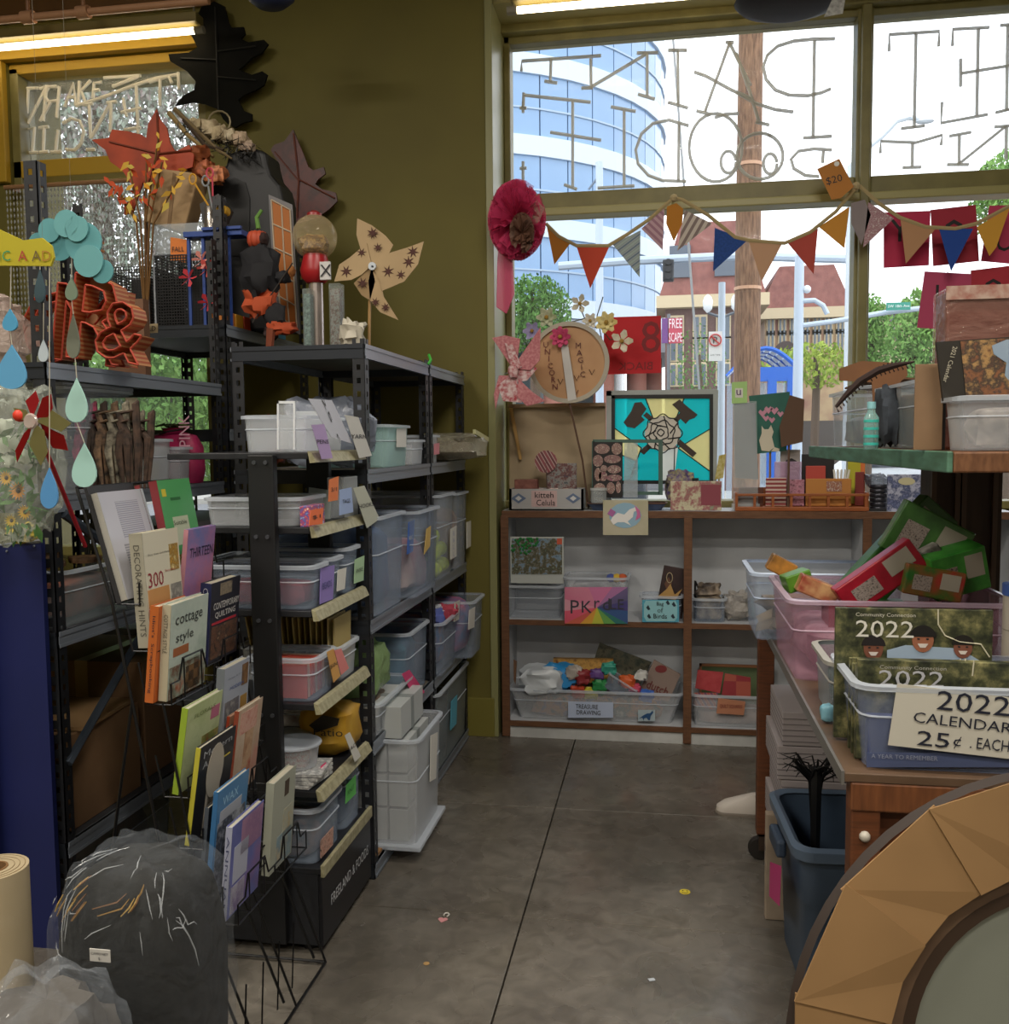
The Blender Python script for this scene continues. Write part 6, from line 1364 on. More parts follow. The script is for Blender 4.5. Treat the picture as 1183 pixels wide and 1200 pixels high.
# ---------------------------------------------------------------- right table
zt = TZ+.001
NEWS = ART(['#1a1c16', '#2c3022', '#4a4d34', '#7a7750', '#a8a070'], 14)
def person_face(par, px, py, r, Y, skin, hat, name='printed_face'):
    """printed photo of a smiling face on a calendar cover"""
    k_ = Y/F; c_ = P(px, py, Y=Y)
    part(name, MB().prism([(math.cos(2*PI*i/20)*r*k_*.82, math.sin(2*PI*i/20)*r*k_) for i in range(20)], .0008, c_, X1, Z1), M(skin, .6), par)
    part('printed_hair', MB().prism([(math.cos(PI*i/12)*r*k_*1.0, r*k_*.25+math.sin(PI*i/12)*r*k_*.95) for i in range(13)], .0009, c_-Vector((0, .0004, 0)), X1, Z1), M(hat, .6), par)
    part('printed_smile', MB().prism([(-.4*r*k_, -.3*r*k_), (.4*r*k_, -.3*r*k_), (.2*r*k_, -.62*r*k_), (-.2*r*k_, -.62*r*k_)], .001, c_-Vector((0, .0005, 0)), X1, Z1), M('#d8cfc8', .6), par)
    for s_ in (-1, 1): part('printed_eye', MB().prism([(s_*.34*r*k_+math.cos(2*PI*i/8)*.12*r*k_, .08*r*k_+math.sin(2*PI*i/8)*.07*r*k_) for i in range(8)], .001, c_-Vector((0, .0005, 0)), X1, Z1), INK, par)
cb = bin_('storage_bin', 'large clear bin with handwritten 2022 calendars sign at table front', .375, .98, 1.885, 2.17, zt, .165, CLEAR('#8f9ab8', .26, .2), rib=True)
def calendar(label, x0, y, x1, ztop, rows):
    t = thing('calendar', label, 'calendar', ((x0+x1)/2, y, zt+.006))
    part('cover', MB().box(x0, y, zt+.006, x1, y+.012, ztop), NEWS, t, bev=.001)
    return t
P1 = P(980, 712, Y=2.06)
c1_ = calendar('rear 2022 calendar showing three laughing children, taller one', P1.x, 2.06, P(1165, 712, Y=2.06).x, P1.z, 0)
ptext(c1_, '2022', 1037, 737, 68, 19, Y=2.059, mat=M('#dcdad2', .6)); ptext(c1_, 'Community Connection', 1038, 721, 70, 5.5, Y=2.059, mat=M('#c9c6b8', .6))
poly(c1_, 'white_shirt', [(1040,762),(1062,756),(1092,758),(1125,760),(1150,775),(1040,775)], M('#9fb3c9', .6), .0006, Y=2.0595)
person_face(c1_, 1024, 760, 13, 2.058, '#7a4a38', '#1c1618'); person_face(c1_, 1082, 750, 14, 2.058, '#9c6248', '#14100f'); person_face(c1_, 1129, 759, 12, 2.058, '#7d4c3c', '#17120f')
part('printed_line', MB().tube([P(a, b, Y=2.058) for a, b in ((1100,714),(1100,732),(1108,745),(1125,752),(1150,755),(1160,770))], .0016, 5), M('#cfc9b0', .6), c1_)
P2 = P(1006, 773, Y=1.93)
c2_ = calendar('front 2022 calendar standing in the bin behind the sign', P2.x, 1.93, .97, P2.z, 0)
ptext(c2_, '2022', 1068, 795, 76, 18, Y=1.929, mat=M('#b9bac0', .6)); ptext(c2_, 'Community Connection', 1070, 783, 78, 5.5, Y=1.929, mat=M('#a9a8a0', .6))
part('printed_line', MB().tube([P(a, b, Y=1.928) for a, b in ((1142,774),(1140,792))], .0014, 5), M('#cfc9b0', .6), c2_)
for i in range(7):
    dup(c2_, c2_.location+Vector((.004*(i % 2), .0165*(i+1) if i < 7 else 0, -.012-(i % 3)*.004)), label='2022 calendar stacked upright between front and rear ones', group='calendars packed inside the bin') if i < 6 else None
sg = thing('paper_sign', 'white paper sign handwritten 2022 CALENDARS 25 cents EACH', 'sign', P(1043, 870, Y=1.874))
poly(sg, 'paper', [(1052,801),(1225,822),(1225,894),(1041,873)], M('#c9c5b8', .7), .0015, Y=1.874)
for s_, px, py, wp, hp, tl in (('2022', 1141, 824, 86, 22, -4), ('CALENDARS', 1133, 847, 126, 12, -5), ('25', 1094, 866, 38, 17, -4), ('¢', 1122, 870, 9, 14, -4), ('. EACH', 1160, 872, 46, 13, -4)): ptext(sg, s_, px, py, wp, hp, Y=1.872, mat=M('#1c2030', .6), tilt=tl)
t = poly(cb, 'band_print', rect(1016,882,1190,899), M('#4a5578', .6), .001, Y=1.883); ptext(cb, 'A YEAR TO REMEMBER', 1060, 887, 78, 5, Y=1.881, mat=M('#8f95a8', .6))
solo('blue_papers', MB().box(.395, 1.90, zt+.006, .975, 1.926, zt+.10), M('#3f4a78', .7), 'stack of dark blue papers at the front of calendar bin', 'papers')
t = bin_('storage_bin', 'small grey bin between the pink bin and calendar bin', .375, .62, 2.20, 2.44, zt, .135, PLG, M('#a8a69e', .5), fill=M('#3c3c40', .7, c2='#7f8c90', s=20), fillh=.6)
soft('blue_bottle', 'small light blue trinket at table edge beside grey bin', 'trinket', (.367, 2.19, zt), (.03, .03, .04), M('#7fb3c4', .4), .1, 5)
pb = bin_('storage_bin', 'large pink-tinted clear bin full of green and red packages', .335, .90, 2.56, 3.04, zt, .215, PLP, CLEAR('#c9b0c4', .6, .25), fill=M('#7a4a5c', .6, c2='#b08a98', s=12), fillh=.55)
t = bin_('storage_bin', 'large bluish white bin at the far end of table', .285, .74, 3.075, 3.43, zt, .215, PLB, CLEAR('#c9d8f0', .7, .2))
soft('tan_scraps', 'tan scraps inside the bluish white bin', 'scraps', (.45, 3.2, zt+.006), (.25, .2, .1), M('#8c7a60', .8), .3, 78)
def pkg(label, px, py, Y, d, rot, c1, c2=None, lab=True, name='package'):
    c_ = P(px, py, Y=Y); t = thing(name, label, 'package', c_, rot=tuple(R_(a) for a in rot))
    part('box_body', MB().box(-d[0]/2, -d[1]/2, -d[2]/2, d[0]/2, d[1]/2, d[2]/2), M(c1, .3, c2=c2 or c1, s=20, bump=.3), t, world=False, bev=.004)
    if lab:
        part('label_patch', MB().box(d[0]*.1, -d[1]/2-.001, -d[2]*.15, d[0]*.42, -d[1]/2, d[2]*.38), M('#a8a294', .6), t, world=False)
        lb = part('black_label', MB().box(-d[0]*.36, -d[1]/2-.001, -d[2]*.3, -d[0]*.05, -d[1]/2, d[2]*.2), ART(['#2a2624','#a89c94','#3a2c2c'], 90), t, world=False)
    return t
pkg('long dark green package leaning up out of the pink bin', 1050, 650, 2.86, (.36, .06, .12), (0, -48, 8), '#2c5a26', '#3c6e30')
pkg('red package with white fold lying against long green one', 1030, 676, 2.68, (.24, .05, .09), (0, -36, 6), '#a81c30', '#8c1626')
pkg('glossy green package with label above the red one', 1085, 632, 2.80, (.20, .07, .15), (0, 28, -5), '#35602c', '#487a38')
pkg('crumpled bright green package at the right of pink bin', 1118, 668, 2.70, (.15, .08, .12), (8, -15, 10), '#2f7a2c', '#4a9a3c', name='green_packet')
pkg('green package corner with red mark beneath the glossy one', 1092, 682, 2.66, (.15, .06, .08), (0, 10, 0), '#2d6a2a', '#a8342c')
pkg('white and black label wrapper among green packages', 1088, 652, 2.72, (.07, .05, .05), (0, -30, 0), '#b9b4ac', '#2c2826', lab=False)
pkg('small light green box lying in the left of pink bin', 934, 680, 2.80, (.075, .06, .05), (0, -18, 12), '#4a7a24', '#5a8c2c', lab=False)
pkg('orange and dark printed box in the left of pink bin', 916, 664, 2.92, (.08, .05, .05), (0, 28, 0), '#6b4a24', '#c0843c', lab=False)
pkg('red printed box beside the small light green one', 958, 690, 2.74, (.11, .06, .05), (0, 22, 0), '#8c2a26', '#c9a070', lab=False)
for i, (x, y) in enumerate(((.50, 2.75), (.62, 2.78), (.72, 2.74))):
    solo('gift_box', MB().box(x-.05, y-.06, zt+.115, x+.05, y+.06, zt+.18), M(('#7a2430', '#2f5a2c', '#8c3a40')[i], .5), ('maroon', 'forest green', 'brick red')[i]+' box under the heap inside the pink bin', 'box')
t = thing('paper_cylinder', 'white capped cylinder standing at the right edge of table', 'canister', (P(1206, 700, Y=2.3).x, 2.3, zt))
part('body', MB().lathe([(.052, 0), (.052, .28)], 24, t.location), M('#b9b0a2', .6), t, smooth=True); part('blue_lid', MB().lathe([(.054, .28), (.054, .305), (.0, .31)], 24, t.location), M('#3f5fa8', .5), t, smooth=True)
for zz in (.10, .2): part('seam', MB().lathe([(.0525, zz), (.0525, zz+.003)], 24, t.location), M('#8f877a', .6), t)
# under the table
for k in range(6):
    zb_k = .001+k*.109; d = .014*(k % 2)
    t = thing('paper_ream_box', ('lowest', 'second', 'third', 'fourth', 'fifth', 'topmost')[k]+' white paper box in the stack under the table', 'box', (.55, 3.2, zb_k))
    part('box_body', MB().box(.355+d, 3.0, zb_k, .70+d, 3.34, zb_k+.106), M('#a89f9f', .7), t, bev=.002)
    for j in range(5): part('sheet_line', MB().box(.3543+d, 2.999, zb_k+.012+j*.018, .7005+d, 3.34, zb_k+.014+j*.018), M('#6d6668', .7), t)
GY = 2.72
gb = thing('storage_tote', 'blue-grey plastic tote with handles on the floor under the table', 'tote', (.535, GY, .002), rz=R_(3))
BGM = M('#46566a', .45, c2='#3d4c60', s=4)
def GL_(w_, d_, zz, r=.05): return [Vector((a, b, zz)) for a, b in rr(w_, d_, r)]
part('tote_body', loft([GL_(.33, .36, 0), GL_(.35, .39, .26), GL_(.365, .405, .27), GL_(.38, .42, .42), GL_(.37, .41, .42), GL_(.31, .35, .006)], True, True), BGM, gb, world=False, smooth=True)
part('rim', loft([GL_(.385, .425, .395), GL_(.41, .45, .397), GL_(.415, .455, .425), GL_(.39, .43, .434), GL_(.365, .405, .425)], False), M('#56667a', .4), gb, world=False, smooth=True)
for s_ in (-1, 1): part('handle', MB().obox((s_*.212, -.0, .36), (.028, .13, .05)), M('#333f50', .45), gb, world=False, bev=.008)
for i in range(3): part('rib', MB().box(-.10+i*.1-.006, -.205, .03, -.10+i*.1+.006, -.185, .25), BGM, gb, world=False)
polysolo('pink_label', 'magenta blank label on the left side of blue-grey tote', 'label', [(903,1010),(916,1015),(914,1062),(902,1050)], M('#c4347a', .5), .001, X=.316)
t = thing('crate_box', 'pale printed cardboard box between the paper stack and tote', 'box', (.36, 2.965, .001))
part('box_body', MB().box(.318, 2.955, .001, .45, 2.99, .34), M('#a0907e', .8, c2='#8a7a68', s=10), t, bev=.003); part('print_line', MB().box(.317, 2.96, .22, .318, 2.985, .232), M('#5c5450', .7), t)
t = thing('wire_foliage', 'tangled black wire foliage sticking up out of the blue-grey tote', 'decoration', (.50, 2.8, .01))
rnd = random.Random(9); c_ = P(957, 900, Y=2.8)
part('stem', MB().tube([(c_.x-.01, 2.8, .012), (c_.x, 2.8, .3), c_], [.012, .014, .018], 6), M('#0f0f11', .5), t)
for i in range(36):
    a = rnd.uniform(0, 6.28); q1 = Vector((c_.x+rnd.uniform(-.02, .02), 2.8, c_.z-.04)); q2 = q1+Vector((math.cos(a)*.055, math.sin(a)*.03, .03+rnd.random()*.05)); q3 = q2+Vector((math.cos(a+1)*.045, .0, rnd.uniform(-.04, .02)))
    part('wire_frond', MB().tube([(c_.x-.01, 2.8, .30+rnd.random()*.1), q1, q2, q3], [.002, .003, .003, .001], 5), M('#0f0f11', .5), t)
# round mirror with kraft wrap
mr = thing('round_mirror', 'large round mirror edged with folded kraft paper at lower right', 'mirror', (.86, 1.38, 0))
ctr = P(1245, 1228, Y=1.34); axr = Matrix.Rotation(R_(10), 3, 'Z') @ Matrix.Rotation(R_(84), 3, 'X')
RM = .215
part('mirror_glass', MB().lathe([(RM-.005, -.004), (RM-.005, .004)], 56, ctr, axis=axr), M('#878b80', .35, met=.15), mr)  # matt grey colour stands in for what the mirror would reflect
part('dark_ring', MB().lathe([(RM-.006, -.006), (RM+.012, -.012), (RM+.012, .012), (RM-.006, .012), (RM-.006, -.006)], 56, ctr, axis=axr), M('#3c2c20', .5), mr, smooth=True)
part('frame_band', MB().lathe([(RM+.012, .0), (RM+.050, .0), (RM+.050, .014), (RM+.012, .014), (RM+.012, 0)], 56, ctr, axis=axr), M('#6b5440', .5, c2='#5a4534', s=12), mr, smooth=True)
part('rope_edge', MB().lathe([(RM+.158, .0), (RM+.166, .008), (RM+.158, .018), (RM+.158, .0)], 56, ctr, axis=axr), M('#2c2019', .7), mr, smooth=True)
KR = M('#97754c', .75, c2='#866741', s=4, bump=.2)
nK = 8
for i in range(nK):
    a0_, a1_ = R_(70+i*24), R_(70+(i+1)*24+1.5)
    mb = MB(); o1, i1 = RM+.168, RM+.040; zz = -.030-.003*(i % 2)
    q_ = [Vector((math.cos(a0_)*o1, math.sin(a0_)*o1, zz)), Vector((math.cos(a1_)*o1, math.sin(a1_)*o1, zz)), Vector((math.cos(a1_)*i1, math.sin(a1_)*i1, zz-.008)), Vector((math.cos((a0_+a1_)/2)*i1, math.sin((a0_+a1_)/2)*i1, zz-.004)), Vector((math.cos(a0_)*i1, math.sin(a0_)*i1, zz-.008))]
    lo_ = [v+Vector((0, 0, .003)) for v in q_]
    vs = [ctr+axr @ Vector((v.x, v.y, -v.z)) for v in q_]+[ctr+axr @ Vector((v.x, v.y, -v.z)) for v in lo_]
    mb.add(vs, [(0,1,2,3,4), (9,8,7,6,5)]+[(j, (j+1) % 5, 5+(j+1) % 5, 5+j) for j in range(5)]); part('kraft_fold', mb, KR, mr)
# metal upright at the lower right
solo('metal_stand', MB().box(.322, 1.635, 0, .337, 1.65, .42), M('#5c5652', .35, met=.5), 'narrow metal leg standing left of the kraft-edged mirror', 'leg')

# ---------------------------------------------------------------- plank shelf load
zs = SZ+.002
def bedge(px, X=SX0): return P(px, 520, X=X).y
kb2 = bin_('storage_bin', 'long clear bin of grey tools at far end of plank shelf', .60, .90, 3.02, 3.62, zs, .185, PL, fill=M('#5c5450', .6, c2='#a09a92', s=12), fillh=.5)
solo('black_phone', MB().box(.595, 3.0, zs, .70, 3.012, zs+.155) if False else MB().box(.62, 2.99, zs, .66, 3.002, zs+.12), M('#1f2226', .3), 'small dark flat slab standing against the long clear bin', 'device', bev=.003)
bin_('storage_bin', 'clear bin of brown scraps in the middle of plank shelf', .60, .86, 2.40, 2.86, zs, .165, PLG, fill=M('#6b5748', .7, c2='#8f7c6a', s=9), fillh=.85)
solo('cardboard_flap', MB().obox((.76, 3.3, zs+.20), (.26, .30, .006), (R_(-4), R_(4), .1)), M('#6b4c34', .8, c2='#5c4230', s=8), 'brown cardboard flap lying over the far clear bin', 'cardboard')
polysolo('cardboard_flap', 'bent brown cardboard upright at back of middle bin', 'cardboard', [(984,432),(1010,423),(1062,426),(1064,440),(1056,447),(1054,518),(1026,518),(1022,448),(984,446)], M('#7a5233', .8, c2='#6b482e', s=8), .004, Y=2.95)
t = thing('dark_feather', 'long dark brown feather stick lying over the plank shelf bins', 'feather', P(1020, 460, Y=2.35))
pts = [P(980,477,Y=2.36), P(993,462,Y=2.36), P(1008,447,Y=2.36), P(1030,434,Y=2.36), P(1050,428,Y=2.36), P(1072,424,Y=2.36)]
part('feather', MB().tube(pts, [.004, .007, .009, .009, .007, .002], 7), M('#2c1c18', .9), t, smooth=True)
part('barbs', MB().add([v for i in range(40) for v in (lambda q, d: (q, q+d, q+d*.8+Vector((.004,0,0))))(pts[min(4, i//8)].lerp(pts[min(4, i//8)+1], (i % 8)/8), Vector((.006, 0, .014 if i % 2 else -.014)))], [(3*i, 3*i+1, 3*i+2) for i in range(40)]), M('#2c1c18', .9), t, kind='stuff')
t = thing('aqua_bottle', 'clear bottle with aqua stripes standing on the plank shelf', 'bottle', (P(1021, 520, Y=2.36).x, 2.36, zs))
part('bottle_body', MB().lathe([(.015, 0), (.017, .004), (.017, .075), (.009, .088), (.009, .098)], 14, (0,0,0)), CLEAR('#a8e0dc', .3, .08), t, world=False, smooth=True); part('cap', MB().lathe([(.010, .096), (.010, .112)], 12, (0,0,0)), M('#8fc9d0', .4), t, world=False)
for i in range(4): part('stripe', MB().lathe([(.0175, .010+i*.018), (.0175, .016+i*.018)], 14, (0,0,0)), M('#3fb8ac', .4), t, world=False)
soft('denim_scrap', 'folded dark denim scrap hanging at the plank shelf edge', 'fabric', (.585, 2.66, zs), (.05, .09, .15), M('#3a4048', .9, c2='#2c3138', s=40), .2, 81)
soft('clear_wrap', 'crumpled clear wrap with pale greens behind the cardboard panel', 'plastic', (.70, 2.33, zs), (.12, .08, .19), CLEAR('#b9b890', .5, .12, bump=.9), .2, 82)
t = thing('cardboard_sheet', 'tan upright cardboard panel beside the near clear bin', 'cardboard', (P(1088, 520, Y=2.17).x, 2.17, zs))
a, b = P(1073, 427, Y=2.17), P(1104, 527, Y=2.17)
part('panel', MB().box(a.x, 2.168, zs, b.x, 2.172, a.z).box(b.x-.004, 2.172, zs, b.x, 2.26, a.z), M('#8c6f52', .8, c2='#7d6248', s=7), t, bev=.001)
solo('black_strip', MB().box(b.x+.002, 2.19, zs, b.x+.012, 2.2, a.z), M('#17120f', .6), 'narrow black strip beside the tan cardboard panel', 'strip')
nb = bin_('storage_bin', 'near clear bin of silver pieces holding the building calendar', .585, .95, 2.02, 2.15, zs, .108, PLW, fill=M('#4c4440', .5, c2='#b5a9a0', s=18), fillh=.75)
t = thing('wall_calendar', 'dark calendar with old buildings photo standing in near bin', 'calendar', P(1140, 455, Y=2.10)); t.location.z = zs+.01
q = [P(1097,401,Y=2.11), P(1230,392,Y=2.11), P(1230,470,Y=2.11), P(1105,470,Y=2.11)]
part('cover', MB().pprism(q, .01, 'Y'), M('#28241e', .5), t)
poly(t, 'photo', [(1126,400),(1230,393),(1230,466),(1133,466)], ART(['#6b4a34','#b08a58','#3c3430','#8c5c3c','#2c3038'], 16), .001, Y=2.103); poly(t, 'photo_sky', [(1163,405),(1180,398),(1230,396),(1230,460),(1190,455),(1178,440),(1180,425),(1165,415)], M('#7d94ad', .6, c2='#98a9bb', s=10), .0008, Y=2.1015)
text('lettering', '2021 Calendar', t, P(1114, 427, Y=2.102), Vector((-.25, 0, -1)), Vector((1, 0, -.2)), w=.075, h=.009, mat=M('#b9b3a0', .6))
t = thing('wrapped_package', 'brown glossy plastic-wrapped package standing behind building calendar', 'package', P(1150, 400, Y=2.25)); t.location.z = zs
a, b = P(1109, 341, Y=2.25), P(1235, 341, Y=2.25)
part('package', MB().box(a.x, 2.24, zs, b.x, 2.33, a.z), M('#6b2f24', .5, c2='#57261d', s=9), t, bev=.006); part('film', MB().box(a.x-.004, 2.234, zs, b.x, 2.336, a.z+.006), CLEAR('#c9a090', .18, .08, bump=.8, s=9), t, bev=.006)
part('top_seam', MB().box(a.x-.004, 2.232, a.z-.022, b.x, 2.234, a.z+.008), M('#b39a8c', .5, c2='#8c4a3c', s=40), t)

# ---------------------------------------------------------------- wire book rack with books
wr = thing('wire_rack', 'black wire book rack with two columns of stepped pockets', 'book rack', (-1.12, 2.3, 0))
WM = M('#121214', .4, met=.3)
TIERS = [(-1.285, P(140,705,X=-1.27).z), (-1.165, None), (-1.10, None), (-1.085, None), (-1.055, None), (-1.02, None), (-.985, None)]
def wire(pts, r=.0028, name='wire'): part(name, MB().tube(pts, r, 5), WM, wr)
YR0, YR1, YR2 = 2.06, 2.28, 2.50
def tierz(py, X, Y=2.1):  # height of a pixel row at that depth
    return EYE.z+(P(600, py, Y=Y).z-EYE.z) if False else P((X/Y)*F+778, py, Y=Y).z
tx = [P(a, b, Y=2.07).x for a, b in ((143,705),(163,760),(180,822),(200,930),(217,990),(240,1058),(258,1078))]
tz = [P(a, b, Y=2.07).z for a, b in ((143,705),(163,760),(180,822),(200,930),(217,990),(240,1058),(258,1078))]
for y_ in (YR0, YR1, YR2):
    wire([(tx[0]-.10, y_, 1.40), (tx[0]-.02, y_, tz[0]), (tx[2]-.05, y_, tz[2]), (tx[4]-.06, y_, tz[4]), (tx[6]-.06, y_, tz[6]), (-.99, y_, .02)], .004, 'side_wire'); wire([(tx[2]+.03, y_, tz[2]), (tx[5]+.0, y_, tz[5]), (-.955, y_, .012)], .0035, 'side_wire')
for y_ in (YR0, YR2):
    wire([(tx[2]-.05, y_, tz[2]), (-1.42, y_, .012)], .004, 'rear_leg'); wire([(-1.42, y_, .012), (-.955, y_, .012)], .004, 'foot_wire')
wire([(-1.42, YR0, .012), (-1.42, YR2, .012)], .004, 'foot_wire'); wire([(-.955, YR0, .012), (-.955, YR2, .012)], .004, 'foot_wire')
wire([(tx[0]-.10, YR0, 1.40), (tx[0]-.10, YR2, 1.40)], .004, 'top_wire')
for k in range(7):
    x_, z_ = tx[k], tz[k]-.004
    for (ya, yb) in ((YR0, YR1), (YR1, YR2)):
        xf = x_+.052
        wire([(x_-.03, ya, z_+.10), (x_-.01, ya, z_), (xf, ya, z_), (xf, ya, z_+.05), (xf, ya+.04, z_+.05), (xf, ya+.06, z_+.10), (xf, yb-.06, z_+.10), (xf, yb-.04, z_+.05), (xf, yb, z_+.05), (xf, yb, z_), (x_-.01, yb, z_)], .0026, 'pocket_wire')
        for f_ in (.3, .7): wire([(xf, ya+(yb-ya)*f_, z_+.10), (xf, ya+(yb-ya)*f_, z_), (x_-.02, ya+(yb-ya)*f_, z_)], .0022, 'pocket_wire')
        wire([(xf, ya, z_), (xf, yb, z_)], .0026, 'pocket_wire')
for k in range(4): wire([(-1.0-.0, YR0+.1*k, .012), (-.99, YR0+.1*k, .2)], .0022, 'grid_wire')
PG = M('#c9c2ae', .8)
def book(label, k, col, w_, h_, t_, cov, spine, tilt=6, title=(), art=None, name='book', dy=0, dx=0, band=None, cat='book', dz=0, rz=0):
    """stands in tier k, front towards the aisle (+x); local axes: x thickness, y width, z height"""
    y0 = (YR0, YR1)[col]+.006+dy; x0 = tx[k]+.002+dx
    t = thing(name, label, cat, (x0, y0, tz[k]+.002+dz), rot=(0, R_(-tilt), R_(rz)))
    cm = M(cov, .35) if isinstance(cov, str) else cov; sm = M(spine, .4) if isinstance(spine, str) else spine
    part('front_cover', MB().box(t_-.002, 0, 0, t_, w_, h_), cm, t, world=False); part('back_cover', MB().box(0, 0, 0, .002, w_, h_), cm, t, world=False)
    part('spine', MB().box(0, -.002, 0, t_, .0005, h_), sm, t, world=False); part('page_block', MB().box(.002, .001, .003, t_-.002, w_-.004, h_-.003), PG, t, world=False)
    if art:
        for (ya, za, yb, zb, m) in art: part('cover_print', MB().box(t_, w_*ya, h_*za, t_+.0006, w_*yb, h_*zb), m, t, world=False)
    for s_, fy, fz, fw, fh, c1 in title: text('lettering', s_, t, (t_+.0012, w_*fy, h_*fz), Y1, Z1, w=w_*fw, h=h_*fh, mat=M(c1, .5), world=False)
    return t
def stext(t, s, t_, h_, c1, fz=.5, fl=.8):
    text('spine_lettering', s, t, (t_/2, -.0032, h_*fz), -Z1, X1, w=h_*fl, h=t_*.45, mat=M(c1, .5), world=False)
b = book('open white spiral pad with printed text, topmost left on wire rack', 0, 0, .20, .265, .016, '#b9bac6', '#a8a59c', 15, (), [(.3, .55, .8, .9, ART(['#b9bac6','#8f90a0'], 60, 'wavez')), (.25, .08, .9, .5, ART(['#aeaeb8','#83848f'], 50, 'wavez'))], 'spiral_pad')
part('back_board', MB().box(-.008, -.01, -.004, 0, .19, .285), M('#2a2a2e', .5), b, world=False); part('front_spiral', MB().box(.004, .186, 0, .016, .192, .275), M('#7a2c30', .5), b, world=False)
b = book('bright green folder book reading Suitable, upper right of rack', 0, 1, .17, .20, .022, '#4f9c5e', '#7a2c30', 10, (('Suitable', .45, .42, .4, .06, '#2c3a2c'),), [(.25, .12, .72, .5, M('#b5bfa4', .6)), (.08, .78, .2, .88, M('#c9b838', .6)), (.3, .72, .6, .76, M('#2f6a3c', .6))], dy=-.02, dx=.0, dz=.08)
b = book('cream paperback lettered 300 with kitchen photos', 1, 0, .165, .275, .034, '#c9c4b0', '#a09c8c', 3, (('300', .26, .58, .42, .13, '#8c2430'), ('Easy Ideas and Hints', .4, .8, .6, .022, '#5a5650'), ('Decorating', .68, .63, .3, .03, '#a84a40')), [(.7, .62, .96, .86, ART(['#c9982c','#8a6a24','#d8c88c'], 40)), (.02, .34, .62, .5, M('#b5844c', .6)), (.02, .0, .62, .33, M('#b03a34', .6, c2='#a03038', s=10)), (.66, .0, .98, .5, ART(['#a8a49a','#6d6a64','#c9c6bc'], 24))]); stext(b, 'DECORATING HINTS', .034, .275, '#55524a')
book('lilac and pink paperback titled THIRTEEN', 1, 1, .15, .21, .012, ART(['#6f7cb8','#a87aa8','#c47a8c'], 5, hard=False), '#c48a94', -7, (('THIRTEEN', .52, .70, .85, .12, '#2a2a4a'),), None, dy=-.03, dz=.06)
b = book('orange-spined scrapbooking guide beside cottage style book', 2, 0, .16, .235, .022, '#c0602c', '#b8622c', -6, (), None, dy=-.01, dx=-.016); stext(b, "Idiot's  Scrapbooking", .022, .235, '#1c2233')
b = book('pale cottage style book with white cup photo', 2, 0, .187, .235, .022, ART(['#a9b8ae','#b8c4ba','#9aab9f'], 5), '#b5ad94', -5, (('cottage', .48, .80, .72, .13, '#3a3f3c'), ('style', .38, .62, .46, .13, '#3a3f3c')), [(.02, .0, .98, .34, ART(['#b9bcb4','#6b4a34','#8f9a8c','#a8644a'], 12)), (.1, .44, .5, .53, M('#9a5c34', .6)), (.45, .02, .85, .28, ART(['#7a5a38','#4a3826'], 40, 'check'))], dx=.010, dy=.006); stext(b, 'COTTAGE STYLE', .022, .235, '#55524a', .7, .4)
b = book('navy hardback titled CONTEMPORARY QUILTING with group photo', 2, 1, .17, .215, .03, '#2a2a34', '#2c3158', -5, (('CONTEMPORARY', .53, .70, .88, .085, '#d4d2d0'), ('QUILTING', .5, .58, .7, .085, '#d4d2d0')), [(.06, .04, .95, .45, ART(['#2c2422','#6b4a38','#3a2e2c','#8c7058'], 30)), (.06, .47, .9, .50, M('#a82c38', .5)), (.3, .82, .7, .97, ART(['#3c3430','#8f8370','#5c5040'], 40))], dz=.04); stext(b, 'CONTEMPORARY', .03, .225, '#b5b5c4')
b = book('lime green spined floral book below cottage style', 3, 0, .18, .215, .016, ART(['#a9b884','#bcc79a','#98a878'], 5), '#8fa834', -9, (('FLORALS', .5, .86, .6, .05, '#6d7a48'),), [(.5, .0, .98, .55, ART(['#8c4a34','#6a7a3c','#a8945c','#5a4430'], 16)), (.7, .7, .95, .85, M('#b56a84', .6))], dx=.005)
b = book('pale grey book of modest print beside dark upright', 3, 1, .15, .235, .022, '#9fa7b5', '#8f979f', -5, (('MODERN', .5, .74, .55, .04, '#3a5490'), ('Design & Craft', .45, .86, .6, .02, '#5a6478')), [(.06, .05, .62, .6, ART(['#8f8c88','#5f6068','#a8a6a0'], 20)), (.68, .05, .95, .3, M('#b58f4c', .6)), (.68, .33, .95, .58, M('#9c7a3c', .6)), (.7, .7, .95, .95, ART(['#5a4430','#8c6a44'], 40))], dz=.02)
b = book('black magazine titled Modern Archit with oval portrait', 4, 0, .19, .245, .012, '#24262b', '#b8b03c', -9, (('Modern', .5, .90, .8, .07, '#a8acb0'), ('Archit.', .4, .79, .6, .07, '#a8acb0')), [(.45, .72, .9, .735, M('#b8a83c', .6)), (.3, .0, .68, .62, M('#a8a094', .6)), (.36, .3, .62, .58, ART(['#6b5648','#2c2826','#9c8670'], 20))])
part('cover_print', MB().prism([(.09+.045*math.cos(2*PI*i/20), .16+.07*math.sin(2*PI*i/20)) for i in range(20)], .001, (.0135, 0, 0), Y1, Z1), M('#b0a89a', .6), b, world=False)
book('cream and red flower magazine, fifth tier right', 4, 1, .15, .24, .012, ART(['#c9b8a4','#b8a08a','#c4877a'], 6), '#a8543f', -8, (), [(.1, .7, .8, .95, ART(['#b04a44','#d0a898','#c47a6c'], 12)), (.35, .1, .7, .7, ART(['#8c5a3c','#c0a080','#a8442c'], 8))], dz=.03)
book('second folded red floral magazine behind the cream one', 4, 1, .14, .225, .008, '#b88a70', '#a8442c', -8, (), None, dx=-.02, dz=.03)
